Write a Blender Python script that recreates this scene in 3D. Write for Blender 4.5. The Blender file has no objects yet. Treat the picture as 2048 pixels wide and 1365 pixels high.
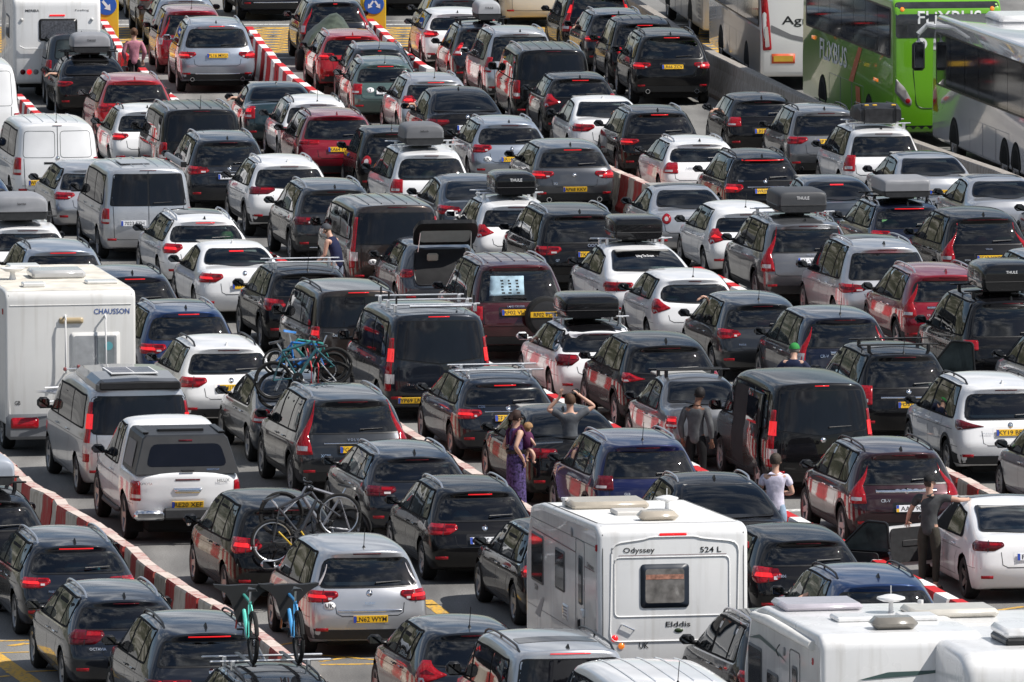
import bpy, bmesh, math, random
import numpy as np
from mathutils import Vector, Matrix
from mathutils.bvhtree import BVHTree
from mathutils.geometry import delaunay_2d_cdt
random.seed(7)
SC = bpy.context.scene
COL = SC.collection
R = math.radians
# ------------------------------------------------------------------ camera
FPX = 22756.0; CAM_H = 20.9; PITCH = math.atan((682.5 + 1513) / FPX)
cam = bpy.data.cameras.new('camera'); cam.lens = 400.0; cam.sensor_width = 36.0
cam.clip_start = 1.0; cam.clip_end = 20000.0
camo = bpy.data.objects.new('camera', cam); COL.objects.link(camo)
camo.location = (0, 0, CAM_H); camo.rotation_euler = (math.pi/2 - PITCH, 0, 0)
SC.camera = camo
# ------------------------------------------------------------------ sky, sun, exposure
SUN_EL = R(52); SUN_AZ = R(108)          # azimuth measured clockwise from the view axis (+Y)
world = bpy.data.worlds.new('World'); SC.world = world; world.use_nodes = True
nt = world.node_tree; nt.nodes.clear()
wo = nt.nodes.new('ShaderNodeOutputWorld'); bg = nt.nodes.new('ShaderNodeBackground')
sky = nt.nodes.new('ShaderNodeTexSky'); sky.sky_type = 'NISHITA'; sky.sun_disc = False
sky.sun_elevation = SUN_EL; sky.sun_rotation = SUN_AZ
sky.air_density = 1.0; sky.dust_density = 0.6; sky.ozone_density = 1.0
tc = nt.nodes.new('ShaderNodeTexCoord'); mp = nt.nodes.new('ShaderNodeMapping')
mp.inputs['Scale'].default_value = (1.6, 1.6, 3.2)
no = nt.nodes.new('ShaderNodeTexNoise'); no.inputs['Scale'].default_value = 2.3
no.inputs['Detail'].default_value = 7.0; no.inputs['Roughness'].default_value = 0.58
rp = nt.nodes.new('ShaderNodeValToRGB')
rp.color_ramp.elements[0].position = 0.46; rp.color_ramp.elements[1].position = 0.61
no2 = nt.nodes.new('ShaderNodeTexNoise'); no2.inputs['Scale'].default_value = 7.5; no2.inputs['Detail'].default_value = 5.0
rp2 = nt.nodes.new('ShaderNodeValToRGB')
rp2.color_ramp.elements[0].color = (3.0, 3.3, 3.9, 1); rp2.color_ramp.elements[1].color = (13.0, 13.2, 13.6, 1)
rp2.color_ramp.elements[0].position = 0.38; rp2.color_ramp.elements[1].position = 0.72
mx = nt.nodes.new('ShaderNodeMix'); mx.data_type = 'RGBA'
L = nt.links.new
L(tc.outputs['Generated'], mp.inputs['Vector']); L(mp.outputs[0], no.inputs['Vector']); L(mp.outputs[0], no2.inputs['Vector'])
L(no.outputs['Fac'], rp.inputs['Fac']); L(no2.outputs['Fac'], rp2.inputs['Fac'])
L(rp.outputs['Color'], mx.inputs['Factor']); L(sky.outputs['Color'], mx.inputs['A']); L(rp2.outputs['Color'], mx.inputs['B'])
L(mx.outputs['Result'], bg.inputs['Color']); L(bg.outputs[0], wo.inputs['Surface'])
bg.inputs['Strength'].default_value = 0.078
sun = bpy.data.lights.new('sun', 'SUN'); sun.energy = 5.0; sun.angle = R(0.6); sun.color = (1.0, 0.955, 0.9)
suno = bpy.data.objects.new('sun', sun); COL.objects.link(suno)
sd = Vector((math.sin(SUN_AZ)*math.cos(SUN_EL), math.cos(SUN_AZ)*math.cos(SUN_EL), math.sin(SUN_EL)))
suno.rotation_euler = sd.to_track_quat('Z', 'Y').to_euler(); suno.location = (60, 150, 90)
SC.render.engine = 'CYCLES'
vs = SC.view_settings; vs.view_transform = 'Standard'; vs.look = 'None'; vs.exposure = 0.22; vs.gamma = 1.0
SC.cycles.max_bounces = 6; SC.cycles.glossy_bounces = 4; SC.cycles.diffuse_bounces = 3
# ------------------------------------------------------------------ pixel -> point on a horizontal plane
cp, sp = math.cos(PITCH), math.sin(PITCH)
def at(u, v, z=0.0):
    a = (u - 1024.0) / FPX; b = (v - 682.5) / FPX
    d = (a, cp - b*sp, -sp - b*cp); t = (z - CAM_H) / d[2]
    return Vector((d[0]*t, d[1]*t, z))
TILE = {1:(0,0),2:(500,0),3:(1000,0),4:(1488,0),5:(0,330),6:(500,330),7:(1000,330),8:(1488,330),9:(0,660),10:(500,660),
        11:(1000,660),12:(1488,660),13:(0,965),14:(500,965),15:(1000,965),16:(1488,965)}
def px(t, x, y): return TILE[t][0] + x/3.4125, TILE[t][1] + y/3.4125
# ------------------------------------------------------------------ materials
MATS = {}
def mat(name, col=(.5,.5,.5), rough=.5, metal=0., coat=0., spec=.5, var=.06, scale=6., emit=None, es=0., bump=0., dirt=0.):
    if name in MATS: return MATS[name]
    m = bpy.data.materials.new(name); m.use_nodes = True; MATS[name] = m
    t = m.node_tree; b = t.nodes['Principled BSDF']
    b.inputs['Roughness'].default_value = rough; b.inputs['Metallic'].default_value = metal
    b.inputs['Coat Weight'].default_value = coat; b.inputs['Coat Roughness'].default_value = .03
    b.inputs['Specular IOR Level'].default_value = spec
    tcn = t.nodes.new('ShaderNodeTexCoord'); n = t.nodes.new('ShaderNodeTexNoise')
    n.inputs['Scale'].default_value = scale; n.inputs['Detail'].default_value = 4.
    t.links.new(tcn.outputs['Object'], n.inputs['Vector'])
    r = t.nodes.new('ShaderNodeValToRGB')
    lo = [max(0, c*(1-var)) for c in col]; hi = [c*(1+var) for c in col]
    if dirt:
        lo = [c*(1-dirt) + d*dirt for c, d in zip(lo, (.16,.13,.10))]
    r.color_ramp.elements[0].color = (*lo, 1); r.color_ramp.elements[1].color = (*hi, 1)
    r.color_ramp.elements[0].position = .3; r.color_ramp.elements[1].position = .7
    t.links.new(n.outputs['Fac'], r.inputs['Fac']); t.links.new(r.outputs['Color'], b.inputs['Base Color'])
    if rough > .05:
        mr = t.nodes.new('ShaderNodeMapRange'); mr.inputs['To Min'].default_value = rough*.8; mr.inputs['To Max'].default_value = min(1, rough*1.2)
        t.links.new(n.outputs['Fac'], mr.inputs['Value']); t.links.new(mr.outputs[0], b.inputs['Roughness'])
    if bump:
        bp = t.nodes.new('ShaderNodeBump'); bp.inputs['Strength'].default_value = bump; bp.inputs['Distance'].default_value = .01
        t.links.new(n.outputs['Fac'], bp.inputs['Height']); t.links.new(bp.outputs[0], b.inputs['Normal'])
    if emit:
        b.inputs['Emission Color'].default_value = (*emit, 1); b.inputs['Emission Strength'].default_value = es
    return m
PAINT = {
 'black':((.0045,.0045,.0055),.0), 'navy':((.007,.010,.024),.3), 'ink':((.010,.013,.020),.3), 'dkgrey':((.030,.033,.038),.55),
 'grey':((.085,.09,.10),.6), 'midgrey':((.16,.165,.175),.6), 'silver':((.50,.51,.53),.65), 'paleblue':((.36,.40,.46),.65), 'white':((.78,.78,.78),.0),
 'pearl':((.74,.735,.72),.0), 'red':((.36,.010,.016),.2), 'darkred':((.23,.008,.020),.25), 'maroon':((.055,.010,.014),.3), 'plum':((.030,.010,.014),.35),
 'blue':((.010,.032,.105),.35), 'royal':((.007,.011,.060),.3), 'midblue':((.016,.04,.10),.35), 'brown':((.040,.030,.026),.5), 'bronze':((.09,.065,.05),.55), 'teal':((.022,.045,.055),.4),
 'green':((.09,.14,.13),.45), 'gold':((.35,.22,.03),.3), 'cream':((.62,.58,.50),.0), 'bluegrey':((.05,.06,.075),.5)}
def paint(k):
    c, me = PAINT[k]
    if 'paint_'+k in MATS: return MATS['paint_'+k]
    m = mat('paint_'+k, c, .32 if me else .4, me, .7 if max(c) < .02 else 1.0, .05 if max(c) < .02 else .12, .05, 1.7, dirt=.008 if max(c) < .05 else .02)
    return road_film(m, .22 if max(c) < .05 else .45)
def road_film(m, amt):                          # dried road dust thrown up over the lower bodywork
    t = m.node_tree; b = t.nodes['Principled BSDF']; src = b.inputs['Base Color'].links[0].from_socket
    tcn = t.nodes.new('ShaderNodeTexCoord'); sx = t.nodes.new('ShaderNodeSeparateXYZ'); t.links.new(tcn.outputs['Object'], sx.inputs[0])
    mr = t.nodes.new('ShaderNodeMapRange'); mr.inputs['From Min'].default_value = .62; mr.inputs['From Max'].default_value = .25; t.links.new(sx.outputs['Z'], mr.inputs['Value'])
    n = t.nodes.new('ShaderNodeTexNoise'); n.inputs['Scale'].default_value = 3.5; n.inputs['Detail'].default_value = 6.; t.links.new(tcn.outputs['Object'], n.inputs['Vector'])
    mu = t.nodes.new('ShaderNodeMath'); mu.operation = 'MULTIPLY'; t.links.new(mr.outputs[0], mu.inputs[0]); t.links.new(n.outputs['Fac'], mu.inputs[1])
    m2 = t.nodes.new('ShaderNodeMath'); m2.operation = 'MULTIPLY'; m2.inputs[1].default_value = amt; t.links.new(mu.outputs[0], m2.inputs[0])
    mx_ = t.nodes.new('ShaderNodeMix'); mx_.data_type = 'RGBA'; mx_.inputs['B'].default_value = (.16,.14,.12,1); t.links.new(m2.outputs[0], mx_.inputs['Factor']); t.links.new(src, mx_.inputs['A']); t.links.new(mx_.outputs['Result'], b.inputs['Base Color'])
    m3 = t.nodes.new('ShaderNodeMapRange'); m3.inputs['To Min'].default_value = b.inputs['Coat Weight'].default_value; m3.inputs['To Max'].default_value = .25; t.links.new(mu.outputs[0], m3.inputs['Value']); t.links.new(m3.outputs[0], b.inputs['Coat Weight'])
    return m
def M_SEE():                                    # window one can look through: tinted, mirror-like towards grazing angles
    if 'window_glass' in MATS: return MATS['window_glass']
    m = bpy.data.materials.new('window_glass'); m.use_nodes = True; MATS['window_glass'] = m; t = m.node_tree; t.nodes.clear()
    o = t.nodes.new('ShaderNodeOutputMaterial'); mx_ = t.nodes.new('ShaderNodeMixShader'); tr = t.nodes.new('ShaderNodeBsdfTransparent'); gl_ = t.nodes.new('ShaderNodeBsdfGlossy'); fr = t.nodes.new('ShaderNodeFresnel')
    tr.inputs['Color'].default_value = (.36,.42,.41,1); gl_.inputs['Roughness'].default_value = .015; fr.inputs['IOR'].default_value = 1.85
    t.links.new(fr.outputs[0], mx_.inputs['Fac']); t.links.new(tr.outputs[0], mx_.inputs[1]); t.links.new(gl_.outputs[0], mx_.inputs[2]); t.links.new(mx_.outputs[0], o.inputs['Surface']); return m
M_GLASS = lambda: mat('tinted_glass', (.008,.0095,.011), .02, 0, 0, .5, .15, 2.)
M_GLASS2 = lambda: mat('clear_glass', (.045,.056,.056), .03, 0, 0, .5, .5, 3.)
M_PRIV = lambda: mat('privacy_glass', (.005,.005,.007), .03, 0, 0, .45, .2, 3.)
M_TRIM = lambda: mat('black_trim', (.010,.010,.011), .35, 0, 0, .4, .2, 9.)
M_RUB = lambda: mat('window_rubber', (.008,.008,.009), .75, 0, 0, .12, .2, 9.)
M_PLAST = lambda: mat('grey_black_plastic', (.026,.027,.029), .6, 0, 0, .35, .2, 14., bump=.05)
M_UNDER = lambda: mat('underbody_black', (.008,.008,.008), .9, 0, 0, .2, .2)
M_CHROME = lambda: mat('chrome', (.75,.76,.78), .12, 1.0, 0, .5, .05)
M_ALU = lambda: mat('satin_aluminium', (.78,.79,.80), .34, 1.0, 0, .5, .06)
M_TYRE = lambda: mat('tyre_rubber', (.014,.014,.014), .8, 0, 0, .3, .25, 20.)
M_RIM = lambda: mat('alloy_rim', (.34,.34,.35), .35, .85, 0, .5, .1)
M_RIMD = lambda: mat('dark_alloy_rim', (.05,.05,.052), .35, .8, 0, .5, .1)
M_LENS = lambda: mat('red_lamp_lens', (.23,.005,.010), .10, 0, .6, .15, .3, 25., emit=(.8,.01,.015), es=.03)
M_LENSD = lambda: mat('dark_red_lamp_lens', (.085,.004,.008), .10, 0, .6, .15, .3, 25.)
M_LIT = lambda: mat('lit_lamp', (.5,.012,.015), .2, 0, .5, .5, .1, emit=(1,.016,.02), es=.6)
M_CLEAR = lambda: mat('clear_lamp_lens', (.50,.46,.46), .12, .2, 1., .5, .1)
M_ORANGE = lambda: mat('amber_lens', (.6,.16,.02), .15, 0, .5, .5, .1, emit=(1,.25,.03), es=.5)
M_PLY = lambda: mat('yellow_plate', (.72,.42,.012), .4, 0, 0, .5, .04)
M_PLW = lambda: mat('white_plate', (.72,.73,.75), .4, 0, 0, .5, .04)
M_PLB = lambda: mat('plate_blue', (.02,.06,.36), .4)
M_INK = lambda: mat('black_print', (.012,.012,.013), .5)
M_WHT = lambda: mat('white_print', (.75,.75,.75), .5)
M_MIRR = lambda: mat('mirror_glass', (.15,.155,.165), .03, 1.0)
# ------------------------------------------------------------------ objects
def link(name, mesh, m=None, parent=None):
    if m is not None and len(mesh.materials) == 0: mesh.materials.append(m)
    o = bpy.data.objects.new(name, mesh); COL.objects.link(o)
    if parent is not None: o.parent = parent
    return o
def empty(name, loc=(0,0,0), rz=0., label=None, cat=None, group=None):
    o = bpy.data.objects.new(name, None); COL.objects.link(o); o.empty_display_size = .2
    o.location = loc; o.rotation_euler = (0,0,rz); return tag(o, label, cat, group)
def tag(o, label=None, cat=None, group=None, kind=None):
    if label: o['label'] = label
    if cat: o['category'] = cat
    if group: o['group'] = group
    if kind: o['kind'] = kind
    return o
def mesh_from(v, f, smooth=True, name='mesh'):
    me = bpy.data.meshes.new(name); me.from_pydata([tuple(x) for x in v], [], f)
    if smooth: me.polygons.foreach_set('use_smooth', [True]*len(me.polygons))
    me.update(); return me
class MB:
    def __init__(s): s.v = []; s.f = []
    def add(s, v, f):
        k = len(s.v); s.v += [tuple(p) for p in v]; s.f += [tuple(i+k for i in q) for q in f]; return s
    def box(s, c, d, b=0., rot=None):
        hx, hy, hz = d[0]/2, d[1]/2, d[2]/2
        if b <= 0:
            v = [(x*hx, y*hy, z*hz) for z in (-1,1) for y in (-1,1) for x in (-1,1)]
            f = [(0,2,3,1),(4,5,7,6),(0,1,5,4),(2,6,7,3),(0,4,6,2),(1,3,7,5)]
        else:
            b = min(b, hx*.98, hy*.98, hz*.98)
            bm = bmesh.new()
            for x in (-1,1):
                for y in (-1,1):
                    for z in (-1,1):
                        bm.verts.new((x*hx, y*(hy-b), z*(hz-b))); bm.verts.new((x*(hx-b), y*hy, z*(hz-b))); bm.verts.new((x*(hx-b), y*(hy-b), z*hz))
            bmesh.ops.convex_hull(bm, input=bm.verts); bmesh.ops.dissolve_limit(bm, angle_limit=.02, verts=bm.verts, edges=bm.edges)
            bm.verts.index_update(); v = [tuple(q.co) for q in bm.verts]; f = [tuple(q.index for q in fa.verts) for fa in bm.faces]; bm.free()
        m = rot if rot is not None else Matrix.Identity(3)
        return s.add([tuple(m @ Vector(p) + Vector(c)) for p in v], f)
    def tube(s, pts, r, n=8, closed=False):
        pts = [Vector(p) for p in pts]; rs = r if isinstance(r, (list, tuple)) else [r]*len(pts)
        v = []; up = Vector((0,0,1)); N = len(pts)
        for i, p in enumerate(pts):
            a = pts[(i-1) % N] if (i or closed) else p; b = pts[(i+1) % N] if (i < N-1 or closed) else p
            t = (b-a).normalized(); u = t.cross(up)
            if u.length < .05: u = t.cross(Vector((1,0,0)))
            u.normalize(); w = u.cross(t)
            for k in range(n):
                an = 2*math.pi*k/n; v.append(p + (u*math.cos(an) + w*math.sin(an))*rs[i])
        f = []
        for i in range(N if closed else N-1):
            j = (i+1) % N
            for k in range(n):
                f.append((i*n+k, i*n+(k+1) % n, j*n+(k+1) % n, j*n+k))
        if not closed: f += [tuple(range(n-1,-1,-1)), tuple((N-1)*n+k for k in range(n))]
        return s.add(v, f)
    def lathe(s, prof, n=24, axis='x', c=(0,0,0), a0=0., a1=2*math.pi):
        full = abs(a1-a0-2*math.pi) < 1e-6; m = n if full else n+1; v = []
        for i in range(m):
            a = a0 + (a1-a0)*i/n
            for (h, r) in prof:
                q = {'x':(h, r*math.cos(a), r*math.sin(a)), 'y':(r*math.cos(a), h, r*math.sin(a)), 'z':(r*math.cos(a), r*math.sin(a), h)}[axis]
                v.append((q[0]+c[0], q[1]+c[1], q[2]+c[2]))
        P = len(prof); f = []
        for i in range(n):
            j = (i+1) % m
            for k in range(P-1): f.append((i*P+k, j*P+k, j*P+k+1, i*P+k+1))
        return s.add(v, f)
    def prism(s, poly, h0, h1, axis='x'):
        n = len(poly); cv = {'x':lambda a,b,h:(h,a,b), 'y':lambda a,b,h:(a,h,b), 'z':lambda a,b,h:(a,b,h)}[axis]
        v = [cv(a,b,h0) for a,b in poly] + [cv(a,b,h1) for a,b in poly]
        f = [tuple(range(n-1,-1,-1)), tuple(range(n,2*n))] + [(i,(i+1)%n,n+(i+1)%n,n+i) for i in range(n)]
        return s.add(v, f)
    def mesh(s, smooth=False, name='mesh'):
        me = mesh_from(s.v, s.f, smooth, name); bm = bmesh.new(); bm.from_mesh(me)
        bmesh.ops.recalc_face_normals(bm, faces=bm.faces); bm.to_mesh(me); bm.free()
        if smooth: me.set_sharp_from_angle(angle=R(38))
        return me
    def build(s, name, m, parent=None, smooth=False): return link(name, s.mesh(smooth), m, parent)
# ------------------------------------------------------------------ 2D polygons and patches laid on a surface
def rounded(poly, r, n=3):
    out = []; N = len(poly)
    for i in range(N):
        p = Vector(poly[i]); a = Vector(poly[i-1]); b = Vector(poly[(i+1) % N])
        da = min(r, (a-p).length*.45); db = min(r, (b-p).length*.45)
        q0 = p + (a-p).normalized()*da; q1 = p + (b-p).normalized()*db
        for k in range(n+1):
            t = k/n; out.append(tuple((1-t)**2*q0 + 2*t*(1-t)*p + t*t*q1))
    return out
def circle(cx, cy, r, n=18, sy=1.): return [(cx+r*math.cos(2*math.pi*i/n), cy+r*sy*math.sin(2*math.pi*i/n)) for i in range(n)]
def rect(x0, z0, x1, z1): return [(x0,z0),(x1,z0),(x1,z1),(x0,z1)]
def clip(poly, nx, ny, d):                      # keep nx*x+ny*y <= d
    out = []
    for i in range(len(poly)):
        a = poly[i-1]; b = poly[i]; fa = nx*a[0]+ny*a[1]-d; fb = nx*b[0]+ny*b[1]-d
        if (fa <= 0) != (fb <= 0):
            t = fa/(fa-fb); out.append((a[0]+(b[0]-a[0])*t, a[1]+(b[1]-a[1])*t))
        if fb <= 0: out.append(b)
    return out
def inside(P, poly):
    x, y = P[:,0], P[:,1]; c = np.zeros(len(P), bool); n = len(poly)
    for i in range(n):
        x0, y0 = poly[i-1]; x1, y1 = poly[i]
        k = ((y0 > y) != (y1 > y))
        if y1 != y0: c ^= k & (x < (x1-x0)*(y-y0)/(y1-y0)+x0)
    return c
def tri2d(poly, res):
    B = []
    for i in range(len(poly)):
        a = Vector(poly[i-1]); b = Vector(poly[i]); n = max(1, int((b-a).length/res + .5))
        for k in range(n): B.append(a.lerp(b, k/n))
    xs = [p.x for p in B]; ys = [p.y for p in B]
    gx = np.arange(min(xs)+res*.5, max(xs), res); gy = np.arange(min(ys)+res*.5, max(ys), res)
    pts = list(B)
    if len(gx) and len(gy):
        G = np.array([(x, y) for x in gx for y in gy]); G = G[inside(G, [(p.x, p.y) for p in B])]
        if len(G):
            BB = np.array([(p.x, p.y) for p in B]); d = ((G[:,None,:]-BB[None])**2).sum(2).min(1); G = G[d > (res*.45)**2]
            pts += [Vector((float(x), float(y))) for x, y in G]
    nB = len(B); E = [(i, (i+1) % nB) for i in range(nB)]
    v, e, f, ov, oe, of = delaunay_2d_cdt(pts, E, [], 1, 1e-6)
    return [tuple(p) for p in v], [tuple(q) for q in f], nB
class Surf:                                     # ray targets for one thing
    def __init__(s, me, xa=.55, ya=.45, Rw=.42):
        s.me = me; s.bvh = BVHTree.FromPolygons([v.co for v in me.vertices], [p.vertices for p in me.polygons]); s.xa = xa; s.ya = ya; s.Rw = Rw
    def cast(s, o, d):
        h, n, i, t = s.bvh.ray_cast(Vector(o), Vector(d))
        if h is None:
            h, n, i, t = s.bvh.find_nearest(Vector(o) + Vector(d)*3.); n = -Vector(d)
        if n.dot(Vector(d)) > 0: n = -n
        return h, n
    def rear(s, a, b): return s.cast((a,-3,b), (0,1,0))
    def front(s, a, b): return s.cast((a,40,b), (0,-1,0))
    def left(s, a, b): return s.cast((-4,a,b), (1,0,0))
    def right(s, a, b): return s.cast((4,a,b), (-1,0,0))
    def top(s, a, b): return s.cast((a,b,6), (0,0,-1))
    def wrap(s, a, b):
        sg = 1 if a >= 0 else -1; q = abs(a)
        if q <= s.xa: return s.cast((a,-3,b), (0,1,0))
        th = (q - s.xa)/s.Rw
        if th > math.pi/2:
            y = s.ya + (th-math.pi/2)*s.Rw; return s.cast((sg*4, y, b), (-sg,0,0))
        dx, dy = sg*math.sin(th), -math.cos(th)
        return s.cast((sg*s.xa + dx*4, s.ya + dy*4, b), (-dx,-dy,0))
def patch(surf, how, poly, off=.004, res=.09, skirt=.012, name='mesh'):
    v2, f, nB = tri2d(poly, res); fn = getattr(surf, how); v = []; nn = []
    for a, b in v2:
        h, n = fn(a, b); v.append(h + n*off); nn.append(n)
    area = sum(poly[i-1][0]*poly[i][1]-poly[i][0]*poly[i-1][1] for i in range(len(poly)))
    me = None
    # orient
    if f:
        q = f[0]; nrm = (v[q[1]]-v[q[0]]).cross(v[q[2]]-v[q[0]])
        if nrm.dot(nn[q[0]]) < 0: f = [tuple(reversed(t)) for t in f]; flip = True
        else: flip = False
    if skirt:
        k = len(v); idx = list(range(nB))
        v += [v[i] - nn[i]*(skirt+off) for i in idx]
        for i in range(nB):
            j = (i+1) % nB; qd = (i, k+i, k+j, j)
            f.append(qd if (area > 0) != flip else tuple(reversed(qd)))
    return mesh_from(v, f, True, name)
def ring_patch(surf, how, outer, inner, off, res, name, m, parent):
    V2 = []; E = []
    for poly in (outer, inner):
        B = []
        for i in range(len(poly)):
            a = Vector(poly[i-1]); b = Vector(poly[i]); n = max(1, int((b-a).length/res + .5)); B += [a.lerp(b, k/n) for k in range(n)]
        k0 = len(V2); V2 += B; E += [(k0+i, k0+(i+1) % len(B)) for i in range(len(B))]
    mid = [tuple((Vector(a)+Vector(b))/2) for a, b in zip(outer, inner)] if len(outer) == len(inner) else []
    v, e, f, ov, oe, of = delaunay_2d_cdt(V2 + [Vector(q) for q in mid], E, [], 1, 1e-6)
    C = np.array([[sum(v[i][0] for i in q)/3, sum(v[i][1] for i in q)/3] for q in f]); hole = inside(C, [tuple(q) for q in inner]); fn = getattr(surf, how); V = []; N = []
    for q in v:
        h, n = fn(q[0], q[1]); V.append(h + n*off); N.append(n)
    F = [tuple(q) for q, hh in zip(f, hole) if not hh]
    F = [q if (V[q[1]]-V[q[0]]).cross(V[q[2]]-V[q[0]]).dot(N[q[0]]) > 0 else q[::-1] for q in F]
    return link(name, mesh_from(V, F, True), m, parent)
def P(surf, how, poly, name, m, parent, off=.004, res=.09, skirt=.012):
    return link(name, patch(surf, how, poly, off, res, skirt), m, parent)
def ribbon(pts, w):
    pts = [Vector(p) for p in pts]; l = []; r = []
    for i, p in enumerate(pts):
        t = (pts[min(i+1, len(pts)-1)] - pts[max(i-1, 0)]).normalized(); n = Vector((-t.y, t.x))*w/2
        l.append(tuple(p+n)); r.append(tuple(p-n))
    return r + l[::-1]
def ribbons(surf, items, name, m, parent, off=.003, res=.12):    # several thin seams of ONE thing joined
    V = []; F = []
    for how, pts, w in items:
        fn = getattr(surf, how); pts = [Vector(p) for p in pts]; S = []
        for i in range(len(pts)-1):
            n = max(1, int((pts[i+1]-pts[i]).length/res)); S += [pts[i].lerp(pts[i+1], k/n) for k in range(n)]
        S.append(pts[-1]); k0 = len(V)
        for i, p in enumerate(S):
            t = (S[min(i+1, len(S)-1)] - S[max(i-1, 0)]).normalized(); n = Vector((-t.y, t.x))*w/2
            for q in (p+n, p-n):
                h, nr = fn(q.x, q.y); V.append(h + nr*off)
        F += [(k0+2*i, k0+2*i+1, k0+2*i+3, k0+2*i+2) for i in range(len(S)-1)]
    return link(name, mesh_from(V, F, False), m, parent)
# ------------------------------------------------------------------ body cages (baked together, once)
BAKE = []            # (object, key)
BAKED = {}
def request_cage(key, v, f, creases=None, levels=2):
    me = bpy.data.meshes.new('cage'); me.from_pydata(v, [], f); me.update()
    if creases:
        at_ = me.attributes.new('crease_edge', 'FLOAT', 'EDGE'); ek = {tuple(sorted(e.vertices)): e.index for e in me.edges}
        for (a, b), c in creases.items():
            i = ek.get(tuple(sorted((a, b))))
            if i is not None: at_.data[i].value = c
    o = bpy.data.objects.new('cage', me); COL.objects.link(o)
    md = o.modifiers.new('s', 'SUBSURF'); md.levels = levels; md.render_levels = levels
    BAKE.append((o, key))
TEXTREQ = set()
def request_text(s): TEXTREQ.add(s)
def bake_all():
    for s in sorted(TEXTREQ):
        cu = bpy.data.curves.new('t', 'FONT'); cu.body = s; cu.resolution_u = 2; cu.offset = .012
        o = bpy.data.objects.new('t', cu); COL.objects.link(o); BAKE.append((o, ('text', s)))
    dg = bpy.context.evaluated_depsgraph_get()
    for o, key in BAKE: BAKED[key] = bpy.data.meshes.new_from_object(o.evaluated_get(dg))
    for o, key in BAKE:
        d = o.data; bpy.data.objects.remove(o)
        (bpy.data.curves if isinstance(d, bpy.types.Curve) else bpy.data.meshes).remove(d)
    BAKE.clear()
def text2d(s, h, w=None):
    me = BAKED[('text', s)]; v = [(p.co.x, p.co.y) for p in me.vertices]; f = [tuple(p.vertices) for p in me.polygons]
    x0 = min(a for a, b in v); x1 = max(a for a, b in v); y0 = min(b for a, b in v); y1 = max(b for a, b in v)
    k = h/(y1-y0); kx = w/(x1-x0) if w else k
    return [((a-(x0+x1)/2)*kx, (b-(y0+y1)/2)*k) for a, b in v], f
def print_text(surf, how, s, cx, cz, h, m, parent, w=None, off=.006, mirror=1, name='lettering'):
    v, f = text2d(s, h, w); fn = getattr(surf, how); V = []
    for a, b in v:
        p, n = fn(cx + a*mirror, cz + b); V.append(p + n*off)
    if mirror < 0: f = [tuple(reversed(q)) for q in f]
    return link(name, mesh_from(V, f, False), m, parent)

KIND = {
 # 2-box cars
 'hatch':  dict(L=4.3, W=1.80, H=1.47, zs=.21, zb=.97, zbf=.90, yr=[.13,.03,0,.09,.17,.55,.43], dr=.09, yrf=.64, ycw=.775, w5=.775, w6=.645, rr=.32, dlo=(.78,1.02)),
 'mini':   dict(L=3.95,W=1.74, H=1.50, zs=.21, zb=.99, zbf=.93, yr=[.12,.03,0,.06,.12,.40,.30], dr=.08, yrf=.64, ycw=.77, w5=.79, w6=.665, rr=.31, dlo=(.62,.82)),
 'estate': dict(L=4.75,W=1.83, H=1.48, zs=.21, zb=.96, zbf=.90, yr=[.13,.03,0,.10,.18,.66,.54], dr=.08, yrf=.63, ycw=.755, w5=.775, w6=.645, rr=.325, dlo=(.62,.95)),
 'suv':    dict(L=4.5, W=1.86, H=1.66, zs=.27, zb=1.07,zbf=1.0, yr=[.14,.04,0,.07,.13,.48,.36], dr=.08, yrf=.64, ycw=.77, w5=.785, w6=.665, rr=.355,dlo=(.62,.86)),
 'lsuv':   dict(L=4.85,W=1.95, H=1.75, zs=.28, zb=1.12,zbf=1.05,yr=[.14,.04,0,.06,.11,.42,.32], dr=.06, yrf=.65, ycw=.77, w5=.81, w6=.69, rr=.375,dlo=(.55,.76)),
 'mpv':    dict(L=4.5, W=1.82, H=1.64, zs=.22, zb=1.00,zbf=.93, yr=[.12,.03,0,.05,.09,.38,.28], dr=.07, yrf=.68, ycw=.825,w5=.79, w6=.67, rr=.325,dlo=(.55,.75)),
 'cvan':   dict(L=4.6, W=1.82, H=1.83, zs=.22, zb=1.10,zbf=1.03,yr=[.09,.02,0,.02,.04,.13,.13], dr=.03, yrf=.70, ycw=.82, w5=.88, w6=.78, rr=.33, dlo=(.42,.50)),
 'van':    dict(L=5.1, W=1.94, H=1.95, zs=.24, zb=1.14,zbf=1.10,yr=[.08,.01,0,.02,.03,.13,.15], dr=.03, yrf=.74, ycw=.86, w5=.90, w6=.79, rr=.34, dlo=(.45,.52)),
 # 3-box and fastback
 'saloon': dict(L=4.75,W=1.84, H=1.45, zs=.20, zb=.93, zbf=.89, yr=[.13,.03,0,.03,.06,.10,.16], box=3, trunk=1.06, yg=.92, yrr=1.72, yrf=.62, ycw=.75, w5=.775, w6=.64, rr=.335, dlo=(1.16,1.55)),
 'fast':   dict(L=4.75,W=1.90, H=1.60, zs=.25, zb=1.05,zbf=.98, yr=[.14,.04,0,.05,.09,.13,.18], box=3, trunk=1.15, yg=.44, yrr=1.60, yrf=.62, ycw=.75, w5=.775, w6=.64, rr=.365, dlo=(1.0,1.40)),
 'pickup': dict(L=5.3, W=1.86, H=1.80, zs=.38, zb=1.12,zbf=1.10,yr=[.16,.10,.05,.03,.03,.03,.05], box=3, trunk=1.17, yg=1.62, yrr=1.78, yrf=.60, ycw=.72, w5=.82, w6=.72, rr=.39, dlo=(1.95,2.05)),
}
ZL = 7
RV = random.Random(21)
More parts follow.
